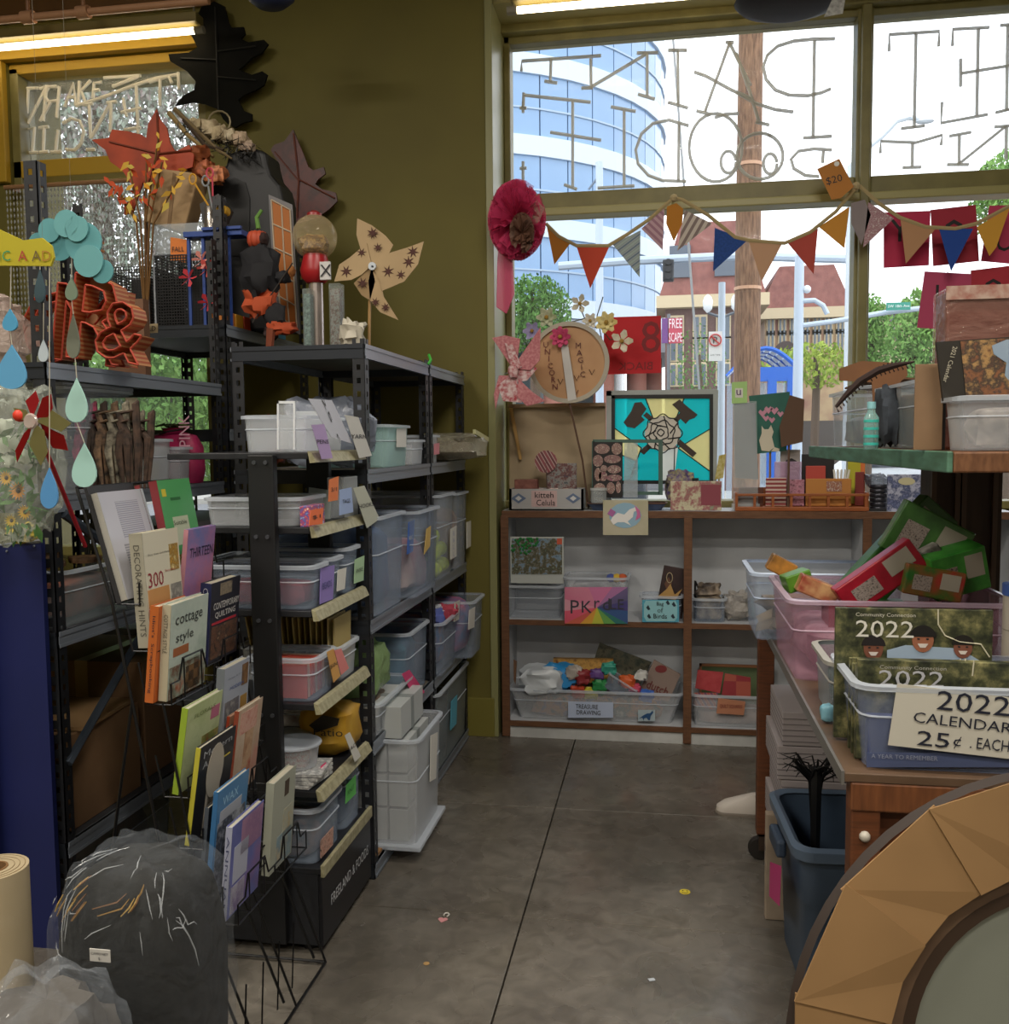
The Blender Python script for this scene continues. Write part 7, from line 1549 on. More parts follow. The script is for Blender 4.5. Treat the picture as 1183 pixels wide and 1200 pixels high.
b = book('blue magazine with grey photo, sixth tier left', 5, 0, .17, .28, .012, '#4a7fae', '#3a6a98', -7, (('WAX', .4, .88, .5, .08, '#a8d0e8'),), [(.05, .0, .95, .7, ART(['#8f98a4','#3a3f48','#b4b8bc','#5a6068'], 10)), (.1, .7, .8, .8, M('#a8acb4', .6))])
b = book('dark grey magazine behind the blue one, sixth tier', 5, 0, .17, .25, .01, '#2a2d33', '#4a5058', -7, (), None, dx=-.02, dz=-.01)
b = book('purple and blue softcover of a pointing hand, lowest left', 6, 0, .18, .235, .016, ART(['#5a62a0','#6a70b0','#8c6a98'], 5), '#a5a8bc', -6, (), [(.3, .6, .98, .98, ART(['#a8809c','#8c6a90','#c49aa8'], 6)), (.1, .35, .55, .75, M('#b4b8cc', .6)), (.08, .02, .5, .32, ART(['#c0c0cc','#7a6a98'], 14))]); stext(b, 'ANNUAL', .016, .235, '#4a4f70')
b = book('white green softcover with small brown figures, lowest right', 6, 1, .15, .255, .022, '#a9ad9f', '#b5b8a8', -5, (), [(.25, .02, .95, .35, ART(['#a5b0ac','#7f98a4','#c0b494'], 10)), (.5, .3, .95, .6, ART(['#b59a5c','#a9ad9f','#c4b48a'], 16)), (.5, .75, .7, .92, M('#4a3c30', .6))], dy=.02)

# ---------------------------------------------------------------- wrapped bundle, plastic, paper roll
c_ = P(168, 1200, Y=1.78)
t = thing('wrapped_rug', 'dark rolled rug wrapped in clear plastic with white price label', 'rug', (c_.x, 1.78, 0))
zt_ = P(170, 1003, Y=1.78).z
part('rug', MB().lumpy((c_.x, 1.80, zt_/2), (.30, .28, zt_-.02), .03, 30, 3, 2.5, .55), M('#1d1c18', .95, c2='#15140f', s=22, bump=1), t, smooth=True)
part('plastic_film', MB().lumpy((c_.x, 1.80, zt_/2+.006), (.325, .31, zt_+.01), .035, 72, 4, 4.5, .5), CLEAR('#b4bcc6', .03, .1, bump=1, s=11, edge=.13), t, smooth=True)
rnd = random.Random(12)
CR = CLEAR('#dfe5ea', .22, .1); ax_, ay_, az_ = .325/2, .31/2, zt_/2+.006
def surf(th, ph, k=1.0):
    q = Vector((math.sin(th)*math.cos(ph), math.sin(th)*math.sin(ph), math.cos(th))); q = Vector([math.copysign(abs(v)**.5, v) for v in q])
    return Vector((c_.x+q.x*ax_*k, 1.80+q.y*ay_*k, az_+q.z*az_*k))
for i in range(36):  # pale thin tubes drawn as streak highlights along the film's creases
    ph = -PI/2+rnd.uniform(-1.2, 1.2); th = rnd.uniform(.25, 1.7); dp, dt = rnd.uniform(-.12, .12), rnd.uniform(-.14, .14); pts = []
    for j in range(rnd.choice((3, 4, 5))): pts.append(surf(th, ph, 1.012)); th += dt+rnd.uniform(-.05, .05); ph += dp+rnd.uniform(-.06, .06)
    part('crease_highlight', MB().tube(pts, [.0004]+[.0013]*(len(pts)-2)+[.0004], 4), CR, t)
for i in range(16):
    ph = -PI/2+rnd.uniform(-.7, .35); th = rnd.uniform(.45, .9); pts = [surf(th, ph, .985), surf(th+.12, ph-.06, .985), surf(th+.22, ph-.13, .985)]
    part('straw_strand', MB().tube(pts, [.001, .0022, .0012], 4), M(('#8a6a34', '#a88a4c', '#6b4a2c')[i % 3], .6), t)
lbz = P(118, 1120, Y=1.62)
q = P(117, 1120, Y=1.612); lb = part('price_label', MB().box(q.x-.022, 1.612, q.z-.013, q.x+.022, 1.614, q.z+.013), M('#c9c6c0', .6), t, bev=.001)
text('lettering', 'CAMO NET', lb, (q.x, 1.611, q.z+.004), X1, Z1, w=.036, mat=INK); text('lettering', '$-', lb, (q.x, 1.611, q.z-.006), X1, Z1, h=.006, mat=INK)
c_ = P(70, 1230, Y=1.5)
t = thing('plastic_bundle', 'crumpled clear plastic bundle at the lower left corner', 'plastic', (c_.x, 1.50, 0))
part('bundle', MB().lumpy((c_.x, 1.47, .27), (.22, .2, .5), .1, 24, 8, 3, .6), M('#55504a', .8), t, smooth=True)
part('plastic_film', MB().lumpy((c_.x, 1.47, .28), (.27, .24, .555), .07, 60, 9, 3.5, .7), CLEAR('#bcc4ce', .07, .08, bump=1, s=10, edge=.2), t, smooth=True)
c_ = P(-8, 1020, Y=1.72)
t = thing('paper_roll', 'thick roll of cream paper standing at the left edge', 'roll', (c_.x, 1.72, 0)); rr_ = 44*1.72/F; zt_ = P(10, 1018, Y=1.72).z
part('roll', MB().lathe([(rr_, 0), (rr_, zt_), (rr_*.42, zt_), (rr_*.42, 0)], 36, t.location), M('#b5a588', .7, c2='#a89878', s=5), t, smooth=True)
part('core_tube', MB().lathe([(rr_*.42, 0), (rr_*.42, zt_+.002), (rr_*.36, zt_+.002), (rr_*.36, .01)], 28, t.location), M('#7d5c38', .8), t, smooth=True)
for f_ in (.9, .75, .6): part('winding', MB().lathe([(rr_*f_, zt_), (rr_*f_, zt_+.001), (rr_*f_-.001, zt_+.001), (rr_*f_, zt_)], 32, t.location), M('#7d6a48', .8), t)

# ---------------------------------------------------------------- hanging things at left
def drop(cx_, top, bot, w_):
    out = []; h_ = bot-top
    for i in range(25):
        a = -PI+2*PI*i/24
        y = .5-.5*math.cos(a); x = math.sin(a)*math.sin(a/2)**1.4 if a >= 0 else math.sin(a)*abs(math.sin(a/2))**1.4
        out.append((cx_+x*w_*.72, top+y*h_))
    return out[:-1]
mo = thing('rain_cloud_mobile', 'teal paper cloud mobile with strings of raindrops', 'mobile', P(90, 290, Y=1.95))
YM = 1.95
for i, (px, py, r) in enumerate(((45,285,13),(58,270,15),(78,262,17),(70,286,21),(98,284,25),(104,306,20),(60,288,16),(120,318,15),(90,268,16))):
    part('cloud_lobe', MB().prism([(math.cos(2*PI*j/24)*r*YM/F, math.sin(2*PI*j/24)*r*YM/F) for j in range(24)], .004, P(px, py, Y=YM-.005*(i % 3)), X1, Z1), M(('#4f8f96', '#5a9aa0', '#64a2a6')[i % 3], .7), mo)
for i, (cx_, tp, bt, w_, c1) in enumerate(((47,316,355,12,'#3a525c'),(84,325,352,14,'#7d8f7a'),(86,368,420,15,'#6b6f60'),(51,398,424,11,'#b4c0c8'),(90,443,495,25,'#a9d3ca'),(99,519,571,28,'#a5d0c8'))):
    part('raindrop', MB().pprism([P(a, b, Y=YM) for a, b in drop(cx_, tp, bt, w_)], .004, 'Y'), M(c1, .7), mo)
for pts in (((47,285),(47,316)),((84,285),(84,325)),((84,352),(86,368)),((51,355),(51,398)),((88,420),(90,443)),((90,495),(99,519))): part('string', MB().tube([P(a, b, Y=YM) for a, b in pts], .0012, 4), M('#b9b4a4', .7), mo)
q = P(84, 250, Y=YM); part('hanging_string', MB().tube([q, (q.x, YM, 4.2)], .0004, 4), M('#6b665a', .7), mo)
YM2 = 1.80
m2 = thing('yellow_sign_mobile', 'yellow wavy hand-lettered sign with large blue raindrops below', 'mobile', P(30, 295, Y=YM2))
poly(m2, 'yellow_board', [(-60,262),(0,269),(28,282),(50,279),(61,288),(64,302),(60,312),(-60,311)], M('#b5a818', .6), .006, Y=YM2)
for ch, px, c1 in (('I', 0, '#2c8a6a'), ('C', 8, '#2f8c5a'), ('A', 27, '#a83a2c'), ('A', 43, '#6b5a2c'), ('D', 55, '#a87a24')): ptext(m2, ch, px, 300, None, 13, Y=YM2-.004, mat=M(c1, .6))
for cx_, tp, bt, w_, c1 in ((12,362,388,17,'#4a9ac4'),(14,404,456,34,'#5aa0cc'),(58,548,596,20,'#5090c8')): part('raindrop', MB().pprism([P(a, b, Y=YM2) for a, b in drop(cx_, tp, bt, w_)], .004, 'Y'), M(c1, .7), m2)
for pts in (((13,312),(12,362)),((12,388),(14,404)),((58,312),(58,548))): part('string', MB().tube([P(a, b, Y=YM2) for a, b in pts], .0012, 4), M('#b9b4a4', .7), m2)
for px in (-30, 50): q = P(px, 282, Y=YM2); part('hanging_string', MB().tube([q, (q.x, YM2, 4.2)], .0004, 4), M('#6b665a', .7), m2)
# bead curtain in front of the left window
bt_ = thing('bead_curtain', 'curtain of silvery bead strings over the left window', 'curtain', (-2.9, 4.6, 2.85))
part('rail', MB().tube([(-3.43, 4.6, 2.86), (-2.3, 4.6, 2.86)], .012, 8), M('#8f6a4a', .5), bt_)
for x_ in (-3.4, -2.34): part('rail_bracket', MB().box(x_-.01, 4.6, 2.85, x_+.01, 4.672, 2.87), M('#8f6a4a', .5), bt_)
mb = MB()
for i in range(56):
    x = -3.42+i*.02; z_ = 2.85
    while z_ > 2.0: mb.add([(x-.006, 4.6, z_-.014), (x+.006, 4.6, z_-.014), (x, 4.594, z_-.014), (x, 4.6, z_), (x, 4.6, z_-.028)], [(0,2,3), (2,1,3), (1,0,3), (2,0,4), (1,2,4), (0,1,4)]); z_ -= .031
part('beads', mb, M('#c9ccc8', .25, met=.5), bt_, kind='stuff')
# cellophane bag of sunflowers, pinwheel
cf = thing('cellophane_bouquet', 'cellophane wrapped bouquet of sunflowers and white blossom at left edge', 'bouquet', P(22, 630, Y=2.2))
YB2 = 2.25; q = P(14, 545, Y=YB2)
part('cellophane', MB().lumpy(q, (.22, .16, .40), .13, 36, 6, 5, .6), CLEAR('#cfd6cc', .16, .06, bump=1, s=9), cf, smooth=True)
for i, (px, py, r, c1) in enumerate(((22,575,11,'#c9861c'),(8,560,9,'#c99a28'),(14,610,8,'#c9a824'),(30,600,9,'#d0a018'))):
    c_ = P(px, py, Y=YB2-.03); mb = MB(); k_ = YB2/F
    for j in range(14):
        a = 2*PI*j/14; d = Vector((math.cos(a), -.3, math.sin(a))); s_ = Vector((-math.sin(a), 0, math.cos(a))); R9 = r*k_
        part('petal', MB().add([c_, c_+d*R9*.6+s_*R9*.16, c_+d*R9*1.15, c_+d*R9*.6-s_*R9*.16], [(0,1,2,3)]), M(c1, .8), cf)
    part('seed_head', MB().ball(c_, R9*.42, 10, (1, .4, 1)), M('#3a2618', .9), cf, smooth=True)
for px, py, r in ((8,520,12),(6,500,10),(28,536,9),(10,540,8)): part('white_blossom', MB().lumpy(P(px, py, Y=YB2), (r*.004, r*.003, r*.004), .25, 12, px), M('#c4ccbc', .8), cf, smooth=True)
mb = MB(); rnd = random.Random(2)
for i in range(70):
    c_ = P(rnd.uniform(0, 48), rnd.uniform(500, 632), Y=YB2+rnd.uniform(-.04, .04)); e = Euler((rnd.uniform(0, 6), rnd.uniform(0, 6), rnd.uniform(0, 6))).to_matrix()
    mb.add([c_+e @ Vector(p)*.028 for p in ((-1,0,0), (0,-.35,0), (1,0,0), (0,.35,0))], [(0,1,2,3)])
part('leaves', mb, M('#3f6b34', .8, c2='#5a8446', s=20), cf, kind='stuff')
part('hook_wire', MB().tube([P(22, 450, Y=YB2), P(24, 440, Y=YB2+.05), (AX2-.04, 2.49, P(24, 440, Y=YB2).z)], .003, 6), M('#5a5c5e', .5), cf)
solo('yellow_flowers', MB().lumpy(P(24, 625, Y=2.42), (.07, .05, .05), .35, 20, 6), M('#c4b01c', .8, c2='#a8901a', s=60), 'cluster of small yellow flowers above the blue panel', 'flower')
pw = thing('foil_pinwheel', 'red and gold foil pinwheel on a thin red stick', 'pinwheel', P(42, 492, Y=2.1)); YP = 2.10
c_ = P(40, 494, Y=YP)
FR, FG = M('#8c1418', .3, met=.5), M('#8f8a5c', .3, met=.6)
for pts, m in (([(42,490),(50,466),(60,462),(62,478),(56,489)], FR), ([(43,494),(60,480),(84,496),(72,506),(56,500)], FG), ([(46,494),(62,504),(75,510),(80,528),(62,525),(52,508)], FR), ([(42,497),(52,505),(56,530),(48,546),(34,520)], FG), ([(38,497),(34,512),(20,542),(18,528),(28,508)], FR), ([(38,492),(22,492),(16,478),(30,480)], FG), ([(38,490),(30,470),(42,458),(46,470)], M('#a8222a', .3, met=.4))):
    part('foil_blade', MB().pprism([P(a, b, Y=YP-.006*(len(pts) % 3)) for a, b in pts], .0015, 'Y'), m, pw)
part('hub', MB().lathe([(.016, -.012), (.02, 0), (.016, .006)], 16, c_-Vector((0, .012, 0)), axis=Matrix.Rotation(R_(90), 3, 'X')), CLEAR('#c9b8b0', .6, .1), pw, smooth=True)
part('stick', MB().tube([c_, P(100, 640, Y=2.42)], .006, 7), M('#b01c2c', .4), pw, smooth=True); part('red_bead', MB().ball(P(23, 487, Y=YP), .016, 10), M('#d83a24', .5), pw, smooth=True)

# ---------------------------------------------------------------- decor on top of the racks and walls
def leafshape(name, label, pts, mat, Y, t_=.006, veins=(), cat='leaf decoration', vm=None, support=None):
    t = thing(name, label, cat, P(*pts[0], Y=Y)); poly(t, 'leaf_sheet', pts, mat, t_, Y=Y)
    for v in veins: part('vein', MB().tube([P(a, b, Y=Y-t_) for a, b in v], .004, 5), vm or mat, t)
    return t
t = leafshape('oak_leaf', 'giant black oak leaf cutout mounted high on the olive wall', [(237,8),(252,2),(264,8),(268,26),(272,33),(286,32),(288,40),(283,46),(292,50),(310,47),(315,52),(308,62),(296,68),(286,78),(280,82),(296,88),(308,84),(314,88),(310,100),(300,106),(286,112),(280,118),(286,130),(296,134),(296,142),(286,144),(276,150),(268,146),(262,140),(256,128),(240,122),(226,120),(206,124),(216,112),(228,106),(230,96),(220,84),(200,72),(198,64),(222,62),(232,56),(226,44),(220,38),(232,30),(230,22)],
    M('#0a0a07', .9, c2='#10100b', s=10, spec=.2), 4.60, .012, ([(252,8),(254,60),(256,130)], [(255,60),(300,54)], [(255,90),(300,94)], [(254,70),(212,68)]), vm=M('#15150f', .7))
part('wall_peg', MB().tube([P(254, 60, Y=4.60), P(254, 60, Y=4.60)+Vector((0, .07, 0))], .01, 6), M('#22221a', .7), t)
LM = M('#a83c14', .6, c2='#8a2e0c', s=8)
z2 = ZA2[0]
t = leafshape('maple_leaf', 'large rust orange maple leaf standing over the kraft bag', [(184,128),(188,140),(196,150),(200,168),(206,178),(222,170),(228,182),(226,196),(212,200),(196,204),(188,214),(176,222),(168,214),(156,250),(146,252),(146,240),(158,232),(156,218),(144,200),(130,190),(124,176),(108,164),(128,162),(132,152),(150,154),(166,158),(172,162),(174,146)], LM, 3.78, .008, ([(184,132),(186,180),(170,225)], [(186,180),(128,166)], [(186,180),(224,176)]), vm=M('#6b2a10', .7))
part('prop_stick', MB().tube([P(170, 225, Y=3.79), (P(172, 240, Y=3.79).x-.0, 3.79, z2)], .006, 6), M('#5c3a20', .7), t)
fl_ = thing('leaf_branches', 'bunch of orange and yellow autumn leaf branches above file boxes', 'foliage', P(170, 240, Y=3.74)); fl_.location.z = z2
rnd = random.Random(22)
for j, (x0, y0, x1_, y1_) in enumerate(((165,260,150,190),(170,262,172,180),(175,262,190,190),(165,262,125,212),(180,262,215,200),(170,262,186,160),(160,262,140,225))):
    part('twig', MB().tube([(P(168, 300, Y=3.705).x, 3.705, z2+.003), P(x0, y0, Y=3.70), P(x1_, y1_, Y=3.70)], .004, 5), M('#6b4a20', .8), fl_)
    for i in range(9):
        f_ = .3+.7*i/8; c_ = P(x0+(x1_-x0)*f_+rnd.uniform(-5, 5), y0+(y1_-y0)*f_+rnd.uniform(-5, 5), Y=3.69+rnd.uniform(-.02, .02)); e = Euler((rnd.uniform(-.5, .5), rnd.uniform(0, 6), 0)).to_matrix(); s_ = rnd.uniform(.014, .03)
        part('small_leaf', MB().add([c_+e @ Vector(p)*s_ for p in ((-1,0,0), (-.3,-.1,-.4), (1,0,0), (-.3,.1,.4))], [(0,1,2,3)]), M(rnd.choice(['#c98a1c', '#d0a43c', '#b5451c', '#c8b050']), .8), fl_)
gl = thing('garland_bundle', 'bundle of cream roses, lace and dark tinsel garland on top of black form', 'garland', P(262, 180, Y=3.95))
soft_m = M('#8c7a5c', .8, c2='#b5a684', s=30)
for i, (px, py, r, c1) in enumerate(((232,148,9,'#b8a884'),(246,152,10,'#c4b494'),(258,158,10,'#bfae8c'),(270,160,9,'#c9bca0'),(282,164,9,'#c0a890'),(290,172,7,'#b8a090'))): part('fabric_rose', MB().lumpy(P(px, py, Y=3.9), (r*.0075, r*.007, r*.0065), .3, 14, i), M(c1, .9, c2='#8c7c60', s=30), gl, smooth=True)
mb = MB()
for i in range(260):
    f_ = rnd.random(); c_ = P(215+f_*85+rnd.uniform(-8, 8), 150+f_*32+rnd.uniform(-10, 12), Y=3.88+rnd.uniform(-.03, .05)); e = Euler((rnd.uniform(0, 6), rnd.uniform(0, 6), 0)).to_matrix()
    mb.add([c_+e @ Vector(p)*.035 for p in ((-1,0,0), (0,-.06,.1), (1,0,0), (0,.06,.1))], [(0,1,2,3)])
part('tinsel', mb, M('#1c1a16', .4, met=.4), gl, kind='stuff')
for pts, c1 in (([(205,128),(228,150),(256,176),(272,186)], '#6b5a3c'), ([(198,132),(220,158),(250,184)], '#8a7448'), ([(216,140),(240,170),(262,176)], '#3a2c1c')): part('branch', MB().tube([P(a, b, Y=3.86) for a, b in pts], [.012, .01, .008, .004][:len(pts)], 6), M(c1, .8), gl)
part('ring', MB().tube([P(257+13*math.cos(R_(a_)), 143+13*math.sin(R_(a_)), Y=3.9) for a_ in range(0, 361, 24)], .004, 6), M('#8f8468', .4, met=.4), gl)
for px, py, c1 in ((222,190,'#b0602c'),(240,200,'#a85a34'),(232,182,'#8c4a24'),(252,205,'#c47a4a')): part('copper_fluff', MB().lumpy(P(px, py, Y=3.82), (.09, .07, .07), .35, 16, px), M(c1, .5, c2='#6b3418', s=50, met=.2), gl, smooth=True)
# dark body form with orange lattice panel
zf = z2
YF2 = 4.0
t = thing('body_form', 'black bottle-shaped body form with orange latticed window panel', 'form', P(305, 380, Y=YF2)); t.location.z = zf+.002
out = [(262,400),(262,330),(258,300),(256,260),(256,222),(262,208),(274,200),(277,186),(290,181),(308,180),(320,184),(322,196),(326,210),(336,222),(340,240),(342,300),(347,385),(348,400)]
q = [P(a, min(b, 398), Y=YF2) for a, b in out]; q[0].z = q[-1].z = zf+.003
part('form_body', MB().pprism(q, .16, 'Y'), M('#0b0b0e', .5, c2='#101014', s=6), t, bev=.02)
pn_pts = [(318,234),(340,246),(343,300),(348,386),(330,372),(322,300)]
poly(t, 'grey_border', [(315,228),(343,240),(346,300),(352,392),(326,378),(319,300)], M('#6d6a6c', .5), .004, Y=YF2-.084)
poly(t, 'orange_panel', pn_pts, M('#a8601c', .6), .004, Y=YF2-.088)
for seg in ([(330,240),(333,300),(339,380)], [(319,262),(341,272)], [(321,290),(343,300)], [(322,318),(344,330)], [(325,346),(346,358)], [(318,234),(340,246),(343,300),(348,386),(330,372),(322,300),(318,234)]): part('lattice_bar', MB().tube([P(a, b, Y=YF2-.092) for a, b in seg], .0035, 5), M('#b9a890', .6), t)
poly(t, 'arched_hollow', [(256,300),(256,235),(262,216),(275,208),(288,214),(293,232),(292,300)], M('#0a0a0c', .6), .003, Y=YF2-.083)
# blue toy rack with scissors
zk = ZA2[0]+.002
BT = M('#27458c', .5)
t = thing('toy_stand', 'blue plastic toy stand with red flowers and steel canister', 'toy stand', P(250, 380, Y=3.74)); t.location.z = zk
YT = 3.72
for px in (221, 238, 268):
    q = P(px, 275, Y=YT); part('leg', MB().box(q.x-.006, YT-.006, zk, q.x+.006, YT+.006, q.z), BT, t)
a, b = P(217, 268, Y=YT), P(286, 276, Y=YT)
part('top_frame', MB().box(a.x, YT-.02, b.z, b.x, YT+.06, b.z+.022), BT, t, bev=.002); part('top_lug', MB().box(P(240,262,Y=YT).x, YT-.03, b.z+.022, b.x, YT-.015, b.z+.034), BT, t)
part('canister', MB().lathe([(.032, 0), (.032, .10), (.028, .105)], 16, (P(250, 276, Y=YT+.03).x, YT+.02, b.z+.022)), M('#9a938c', .25, met=.8), t, smooth=True)
for px, py, c1 in ((222,326,'#c43a44'),(237,305,'#d88a80'),(243,315,'#c9524c'),(244,355,'#b82c38')):
    for j in range(6): 
        d_ = Vector((math.cos(j), -.4, math.sin(j)))*.03; c_ = P(px, py, Y=YT-.03); part('ribbon_petal', MB().add([c_, c_+d_+Vector((.01,0,.006)), c_+d_*1.3, c_+d_-Vector((.01,0,.006))], [(0,1,2,3)]), M(c1, .6), t)
t = thing('scissors', 'three pairs of small scissors in pink, yellow and grey on top', 'scissors', P(245, 215, Y=3.72)); t.location = P(250, 268, Y=YT)+Vector((0, 0, .1))
for px, py, c1 in ((226,210,'#d09a34'),(241,212,'#8f9498'),(246,203,'#c8485c')):
    part('handle_loop', MB().tube([P(px+4*math.cos(R_(a_)), py+6*math.sin(R_(a_)), Y=3.70) for a_ in range(0, 361, 30)], .004, 5), M(c1, .5), t); part('blade', MB().tube([P(px+3, py+6, Y=3.70), P(250, 250, Y=3.72)], .004, 5), M(c1, .5), t)
t = thing('tape_dispenser', 'dark tape dispenser with yellow tape core on blue stand', 'dispenser', P(256, 245, Y=3.72)); c_ = P(262, 247, Y=3.70)
poly(t, 'body', [(236,240),(258,228),(272,248),(266,262),(240,262)], M('#2a2524', .5), .03, Y=3.73); part('yellow_core', MB().lathe([(.012, -.02), (.022, -.02), (.022, .02), (.012, .02), (.012, -.02)], 18, c_, axis=Matrix.Rotation(R_(90), 3, 'X')), M('#c99a24', .5), t, smooth=True)
# pumpkin head scarecrow
sc_ = thing('scarecrow_doll', 'scarecrow doll with orange pumpkin head, black coat and orange trousers', 'doll', P(310, 405, Y=3.75)); YD = 3.70; sc_.location.z = P(310, 405, Y=YD).z
def blob(name, px, py, d_, c1, **k): return part(name, MB().lumpy(P(px, py, Y=k.get('Y', YD)), d_, k.get('amp', .15), 18, px, 2.5, .8), M(c1, .8, c2=k.get('c2')), sc_, smooth=True)
c_ = P(302, 281, Y=YD)
for j in range(8):
    a = 2*PI*j/8; part('pumpkin_rib', MB().ball(c_+Vector((math.cos(a)*.022, math.sin(a)*.022, 0)), .03, 10, (.75, .75, 1.15)), M('#b5482a', .6), sc_, smooth=True)
part('pumpkin_stem', MB().tube([P(303,268,Y=YD), P(301,255,Y=YD), P(307,246,Y=YD)], [.010, .009, .007], 8), M('#5f8a3c', .7), sc_, smooth=True); blob('dark_face', 310, 280, (.03, .05, .05), '#2a1614', Y=YD-.02)
blob('coat', 306, 318, (.15, .10, .20), '#15151a', amp=.25); blob('sleeve', 332, 325, (.06, .06, .05), '#17171c'); blob('trousers', 306, 354, (.13, .08, .12), '#b04a24', amp=.3); blob('boot', 322, 368, (.09, .06, .09), '#18181c'); blob('hand', 342, 318, (.03, .03, .04), '#a86a34'); blob('trouser_leg', 330, 385, (.12, .06, .05), '#a8441f', amp=.3)
part('broom_stick', MB().tube([P(343,308,Y=YD-.03), P(296,378,Y=YD-.03)], .003, 5), M('#2a211a', .7), sc_); part('hanging_leg', MB().tube([P(318,385,Y=YD-.02), P(316,408,Y=YD-.02)], [.02, .016], 8), M('#7a3c24', .8), sc_); blob('fur_cuff', 318, 390, (.06, .05, .05), '#2c1c1c', amp=.3)
yb_ = thing('toy_blocks', 'orange and yellow toy blocks on the silver shelf edge', 'blocks', (AX2-.03, 3.72, ZA2[0]+.002))
for i, (y, c1) in enumerate(((3.70, '#c8741c'), (3.78, '#d8981c'), (3.86, '#c8481c'))): part('block', MB().box(AX2-.08, y, ZA2[0]+.002, AX2-.01, y+.07, ZA2[0]+.06), M(c1, .5), yb_, bev=.003)
solo('blue_card', MB().obox((AX2-.03, 4.2, ZA2[0]+.012), (.08, .12, .02)), M('#4f9ac4', .6), 'light blue card lying on far left rack top', 'card')
# burgundy maple leaf on wall, gumball machine, glitter jars
t = leafshape('maple_leaf', 'dark burgundy plaid maple leaf on the wall above the globe', [(344,152),(350,166),(356,180),(362,196),(368,200),(380,196),(382,204),(374,210),(370,216),(378,222),(394,226),(396,236),(386,246),(372,256),(350,262),(330,262),(326,246),(334,240),(322,224),(318,200),(326,190),(318,176),(322,170),(334,166)], ART(['#4a1814','#5c201a','#3a1210','#55241c'], 6, 'noise'), 4.60, .012, ([(344,156),(350,210),(348,255)], [(350,210),(392,232)], [(350,212),(322,178)]), vm=M('#6b3a2c', .7))
part('wall_peg', MB().tube([P(350, 215, Y=4.60), P(350, 215, Y=4.60)+Vector((0, .07, 0))], .01, 6), M('#22221a', .7), t)
YGM = 3.62; zgb = ZB[0]+.002
gm = thing('gumball_machine', 'red gumball machine with round clear globe and metal chute', 'gumball machine', (P(372, 400, Y=YGM).x, YGM, zgb)); q = Vector((gm.location.x, YGM, 0))
zc = P(372, 278, Y=YGM).z; rg = 27*YGM/F
part('globe', MB().ball((q.x, YGM, zc), rg, 28), CLEAR('#d8c49a', .2, .05), gm, smooth=True)
part('gumball_mix', MB().lumpy((q.x, YGM, zc-.03), (.11, .11, .07), .2, 16, 4), ART(['#7a5a3a','#a8864c','#5c3a2a','#8c7a54'], 40), gm, smooth=True, kind='stuff')
part('cap', MB().lathe([(.03, 0), (.028, .012), (.01, .022)], 18, (q.x, YGM, zc+rg-.008)), M('#8c1c20', .4), gm, smooth=True)
zhb = P(372, 332, Y=YGM).z
part('head', MB().lathe([(.035, 0), (.055, .02), (.06, .05), (.045, zc-rg-zhb+.02)], 20, (q.x, YGM, zhb)), M('#a01c22', .35), gm, smooth=True)
a, b = P(375, 307, Y=YGM-.06), P(388, 328, Y=YGM-.06); pt = part('coin_plate', MB().box(a.x, YGM-.066, b.z, b.x, YGM-.055, a.z), M('#c9c6c4', .4), gm, bev=.002); ptext(pt, 'X', 382, 317, None, 14, Y=YGM-.068, mat=INK)
part('chute_column', MB().lathe([(.028, 0), (.028, zhb-zgb-.05)], 18, (q.x, YGM, zgb+.05)), M('#b8ada8', .25, met=.7), gm, smooth=True)
part('base', MB().lathe([(.075, 0), (.07, .012), (.04, .05), (.034, .055)], 24, (q.x, YGM, zgb)), M('#a81c24', .35), gm, smooth=True)
for i, (px0, px1, pyt, m) in enumerate(((354, 365, 338, M('#2a4a48', .4, c2='#6b8a84', s=90)), (385, 400, 332, ART(['#2c1c18','#6b4a3c','#8f9490','#3c2420'], 60)))):
    a, b = P(px0, pyt, Y=3.5 if i else 3.55), P(px1, 400, Y=3.5 if i else 3.55); yy = 3.5 if i else 3.55
    t = thing('glitter_jar', ('teal glitter tube left of the gumball column', 'tall square clear jar of dark potpourri right of gumball column')[i], 'jar', ((a.x+b.x)/2, yy, zgb))
    part('jar_body', MB().box(a.x, yy, zgb, b.x, yy+.05, a.z), CLEAR('#b4bdb8', .22, .08), t, bev=.003); part('filling', MB().box(a.x+.004, yy+.004, zgb+.004, b.x-.004, yy+.046, a.z-.02), m, t, kind='stuff')
soft('white_crumple', 'crumpled white tissue beside the pinwheel stick on rack', 'tissue', (P(414, 400, Y=3.25).x, 3.25, zgb), (.075, .06, .085), M('#b9b3a4', .8), .35, 90)
YPW = 3.28
pn = thing('fabric_pinwheel', 'large beige pinwheel printed with brown leaves on a bamboo stick', 'pinwheel', (P(432, 404, Y=YPW).x, YPW, zgb))
FB = M('#a8906c', .8, c2='#9c8462', s=5); ctr_ = (436, 311)
def lfp(px, py, s_, a):
    pts = []
    for i in range(14):
        q_ = 2*PI*i/14; r = s_*(1 if i % 2 == 0 else .35); pts.append((px+r*math.cos(q_+a), py+r*math.sin(q_+a)))
    return pts
for i, pts in enumerate(([(436,311),(424,296),(418,275),(419,256),(436,264),(452,276),(461,287),(455,300)], [(436,311),(458,296),(478,290),(497,283),(490,310),(474,330),(448,341),(446,330)], [(436,311),(446,330),(450,348),(467,375),(446,366),(434,352),(432,330)], [(436,311),(424,322),(412,328),(392,330),(398,310),(410,302),(430,285)], [(436,311),(415,332),(424,346),(434,352),(440,330)])):
    o = part('cloth_blade', MB().pprism([P(a, b, Y=YPW-.006-.004*(i % 2)) for a, b in pts], .003, 'Y'), FB if i < 4 else M('#8c7350', .8), pn)
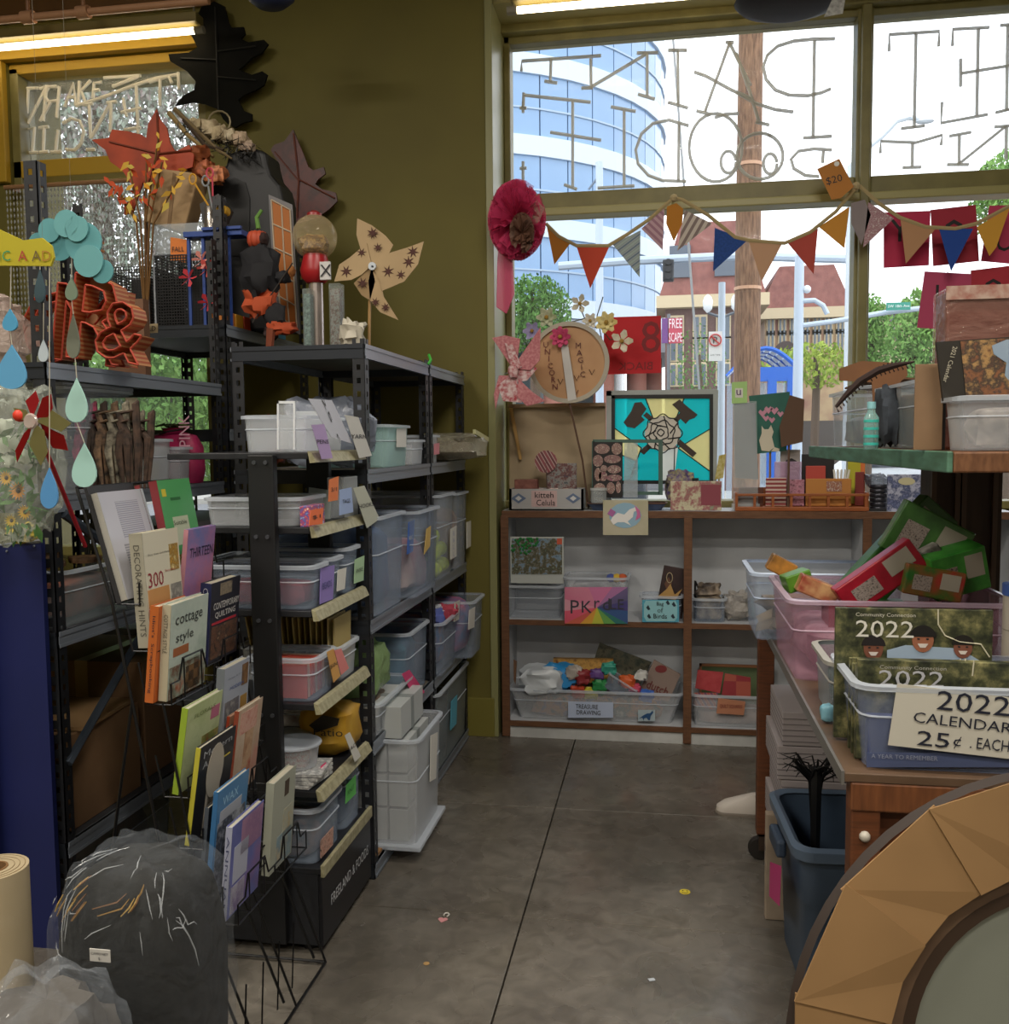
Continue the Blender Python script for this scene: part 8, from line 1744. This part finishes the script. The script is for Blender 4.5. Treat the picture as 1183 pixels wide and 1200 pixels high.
LF = M('#45241c', .8)
for i, (px, py) in enumerate(((437,273),(443,290),(479,307),(470,322),(455,318),(440,354),(406,318),(424,296),(425,332),(452,360),(484,295))): poly(pn, 'printed_leaf', lfp(px, py, 6 if i % 2 else 7.5, i), LF, .0008, Y=YPW-.0125)
part('hub', MB().lathe([(.014, -.004), (.014, .004)], 18, P(436.5, 312, Y=YPW-.016), axis=Matrix.Rotation(R_(90), 3, 'X')), M('#b9c0c8', .4), pn); part('hub_pin', MB().ball(P(436.5, 312, Y=YPW-.021), .004, 8), M('#3a3f48', .4), pn)
q = P(434, 318, Y=YPW+.004); part('stick', MB().tube([q, (P(432, 404, Y=YPW).x, YPW+.004, zgb)], .0055, 7), M('#9c7a4a', .6), pn)
solo('green_twist', MB().tube([P(503,416,X=FX+.004), P(505,422,X=FX+.02), P(502,427,X=FX+.012)], .006, 6), M('#3fae3c', .6), 'bright green twist tie on the middle rack post', 'tie')
# dark round things hanging at the ceiling
t = thing('hanging_hat', 'dark round hat bottom hanging at top right of window', 'hat', P(928, 0, Y=4.2)); c_ = P(926, 0, Y=4.2)
part('brim', MB().lathe([(.0, -.055), (.12, -.05), (.2, -.025), (.225, .0), (.18, .01), (.1, .02), (.1, .09), (.0, .1)], 28, c_, sy=.8), M('#1c1a24', .6), t, smooth=True)
part('cord', MB().tube([c_, (c_.x, c_.y, 4.2)], .003, 5), M('#3a3a3a', .6), t); poly(t, 'lace_tag', [(978,-6),(992,-6),(988,16),(966,20)], M('#a8a8a4', .8, c2='#7d7d7a', s=60), .002, Y=4.15)
t = thing('hanging_hat', 'deep blue round disc hanging near the oak leaf top', 'hat', P(318, 0, Y=4.0)); c_ = P(318, -6, Y=4.0)
part('brim', MB().lathe([(.0, -.055), (.06, -.05), (.10, -.02), (.105, .0), (.0, .02)], 28, c_, sy=.8), M('#1f2a4c', .5), t, smooth=True); part('cord', MB().tube([c_, (c_.x, c_.y, 4.2)], .003, 5), M('#3a3a3a', .6), t)
# figures under the top shelves, gap between units
soft('orange_doll_scrap', 'dark and orange doll legs tucked behind the top wide bin', 'doll', (-1.36, 3.14, 1.412), (.09, .08, .15), M('#1f1615', .9, c2='#7a3416', s=9), .3, 95)
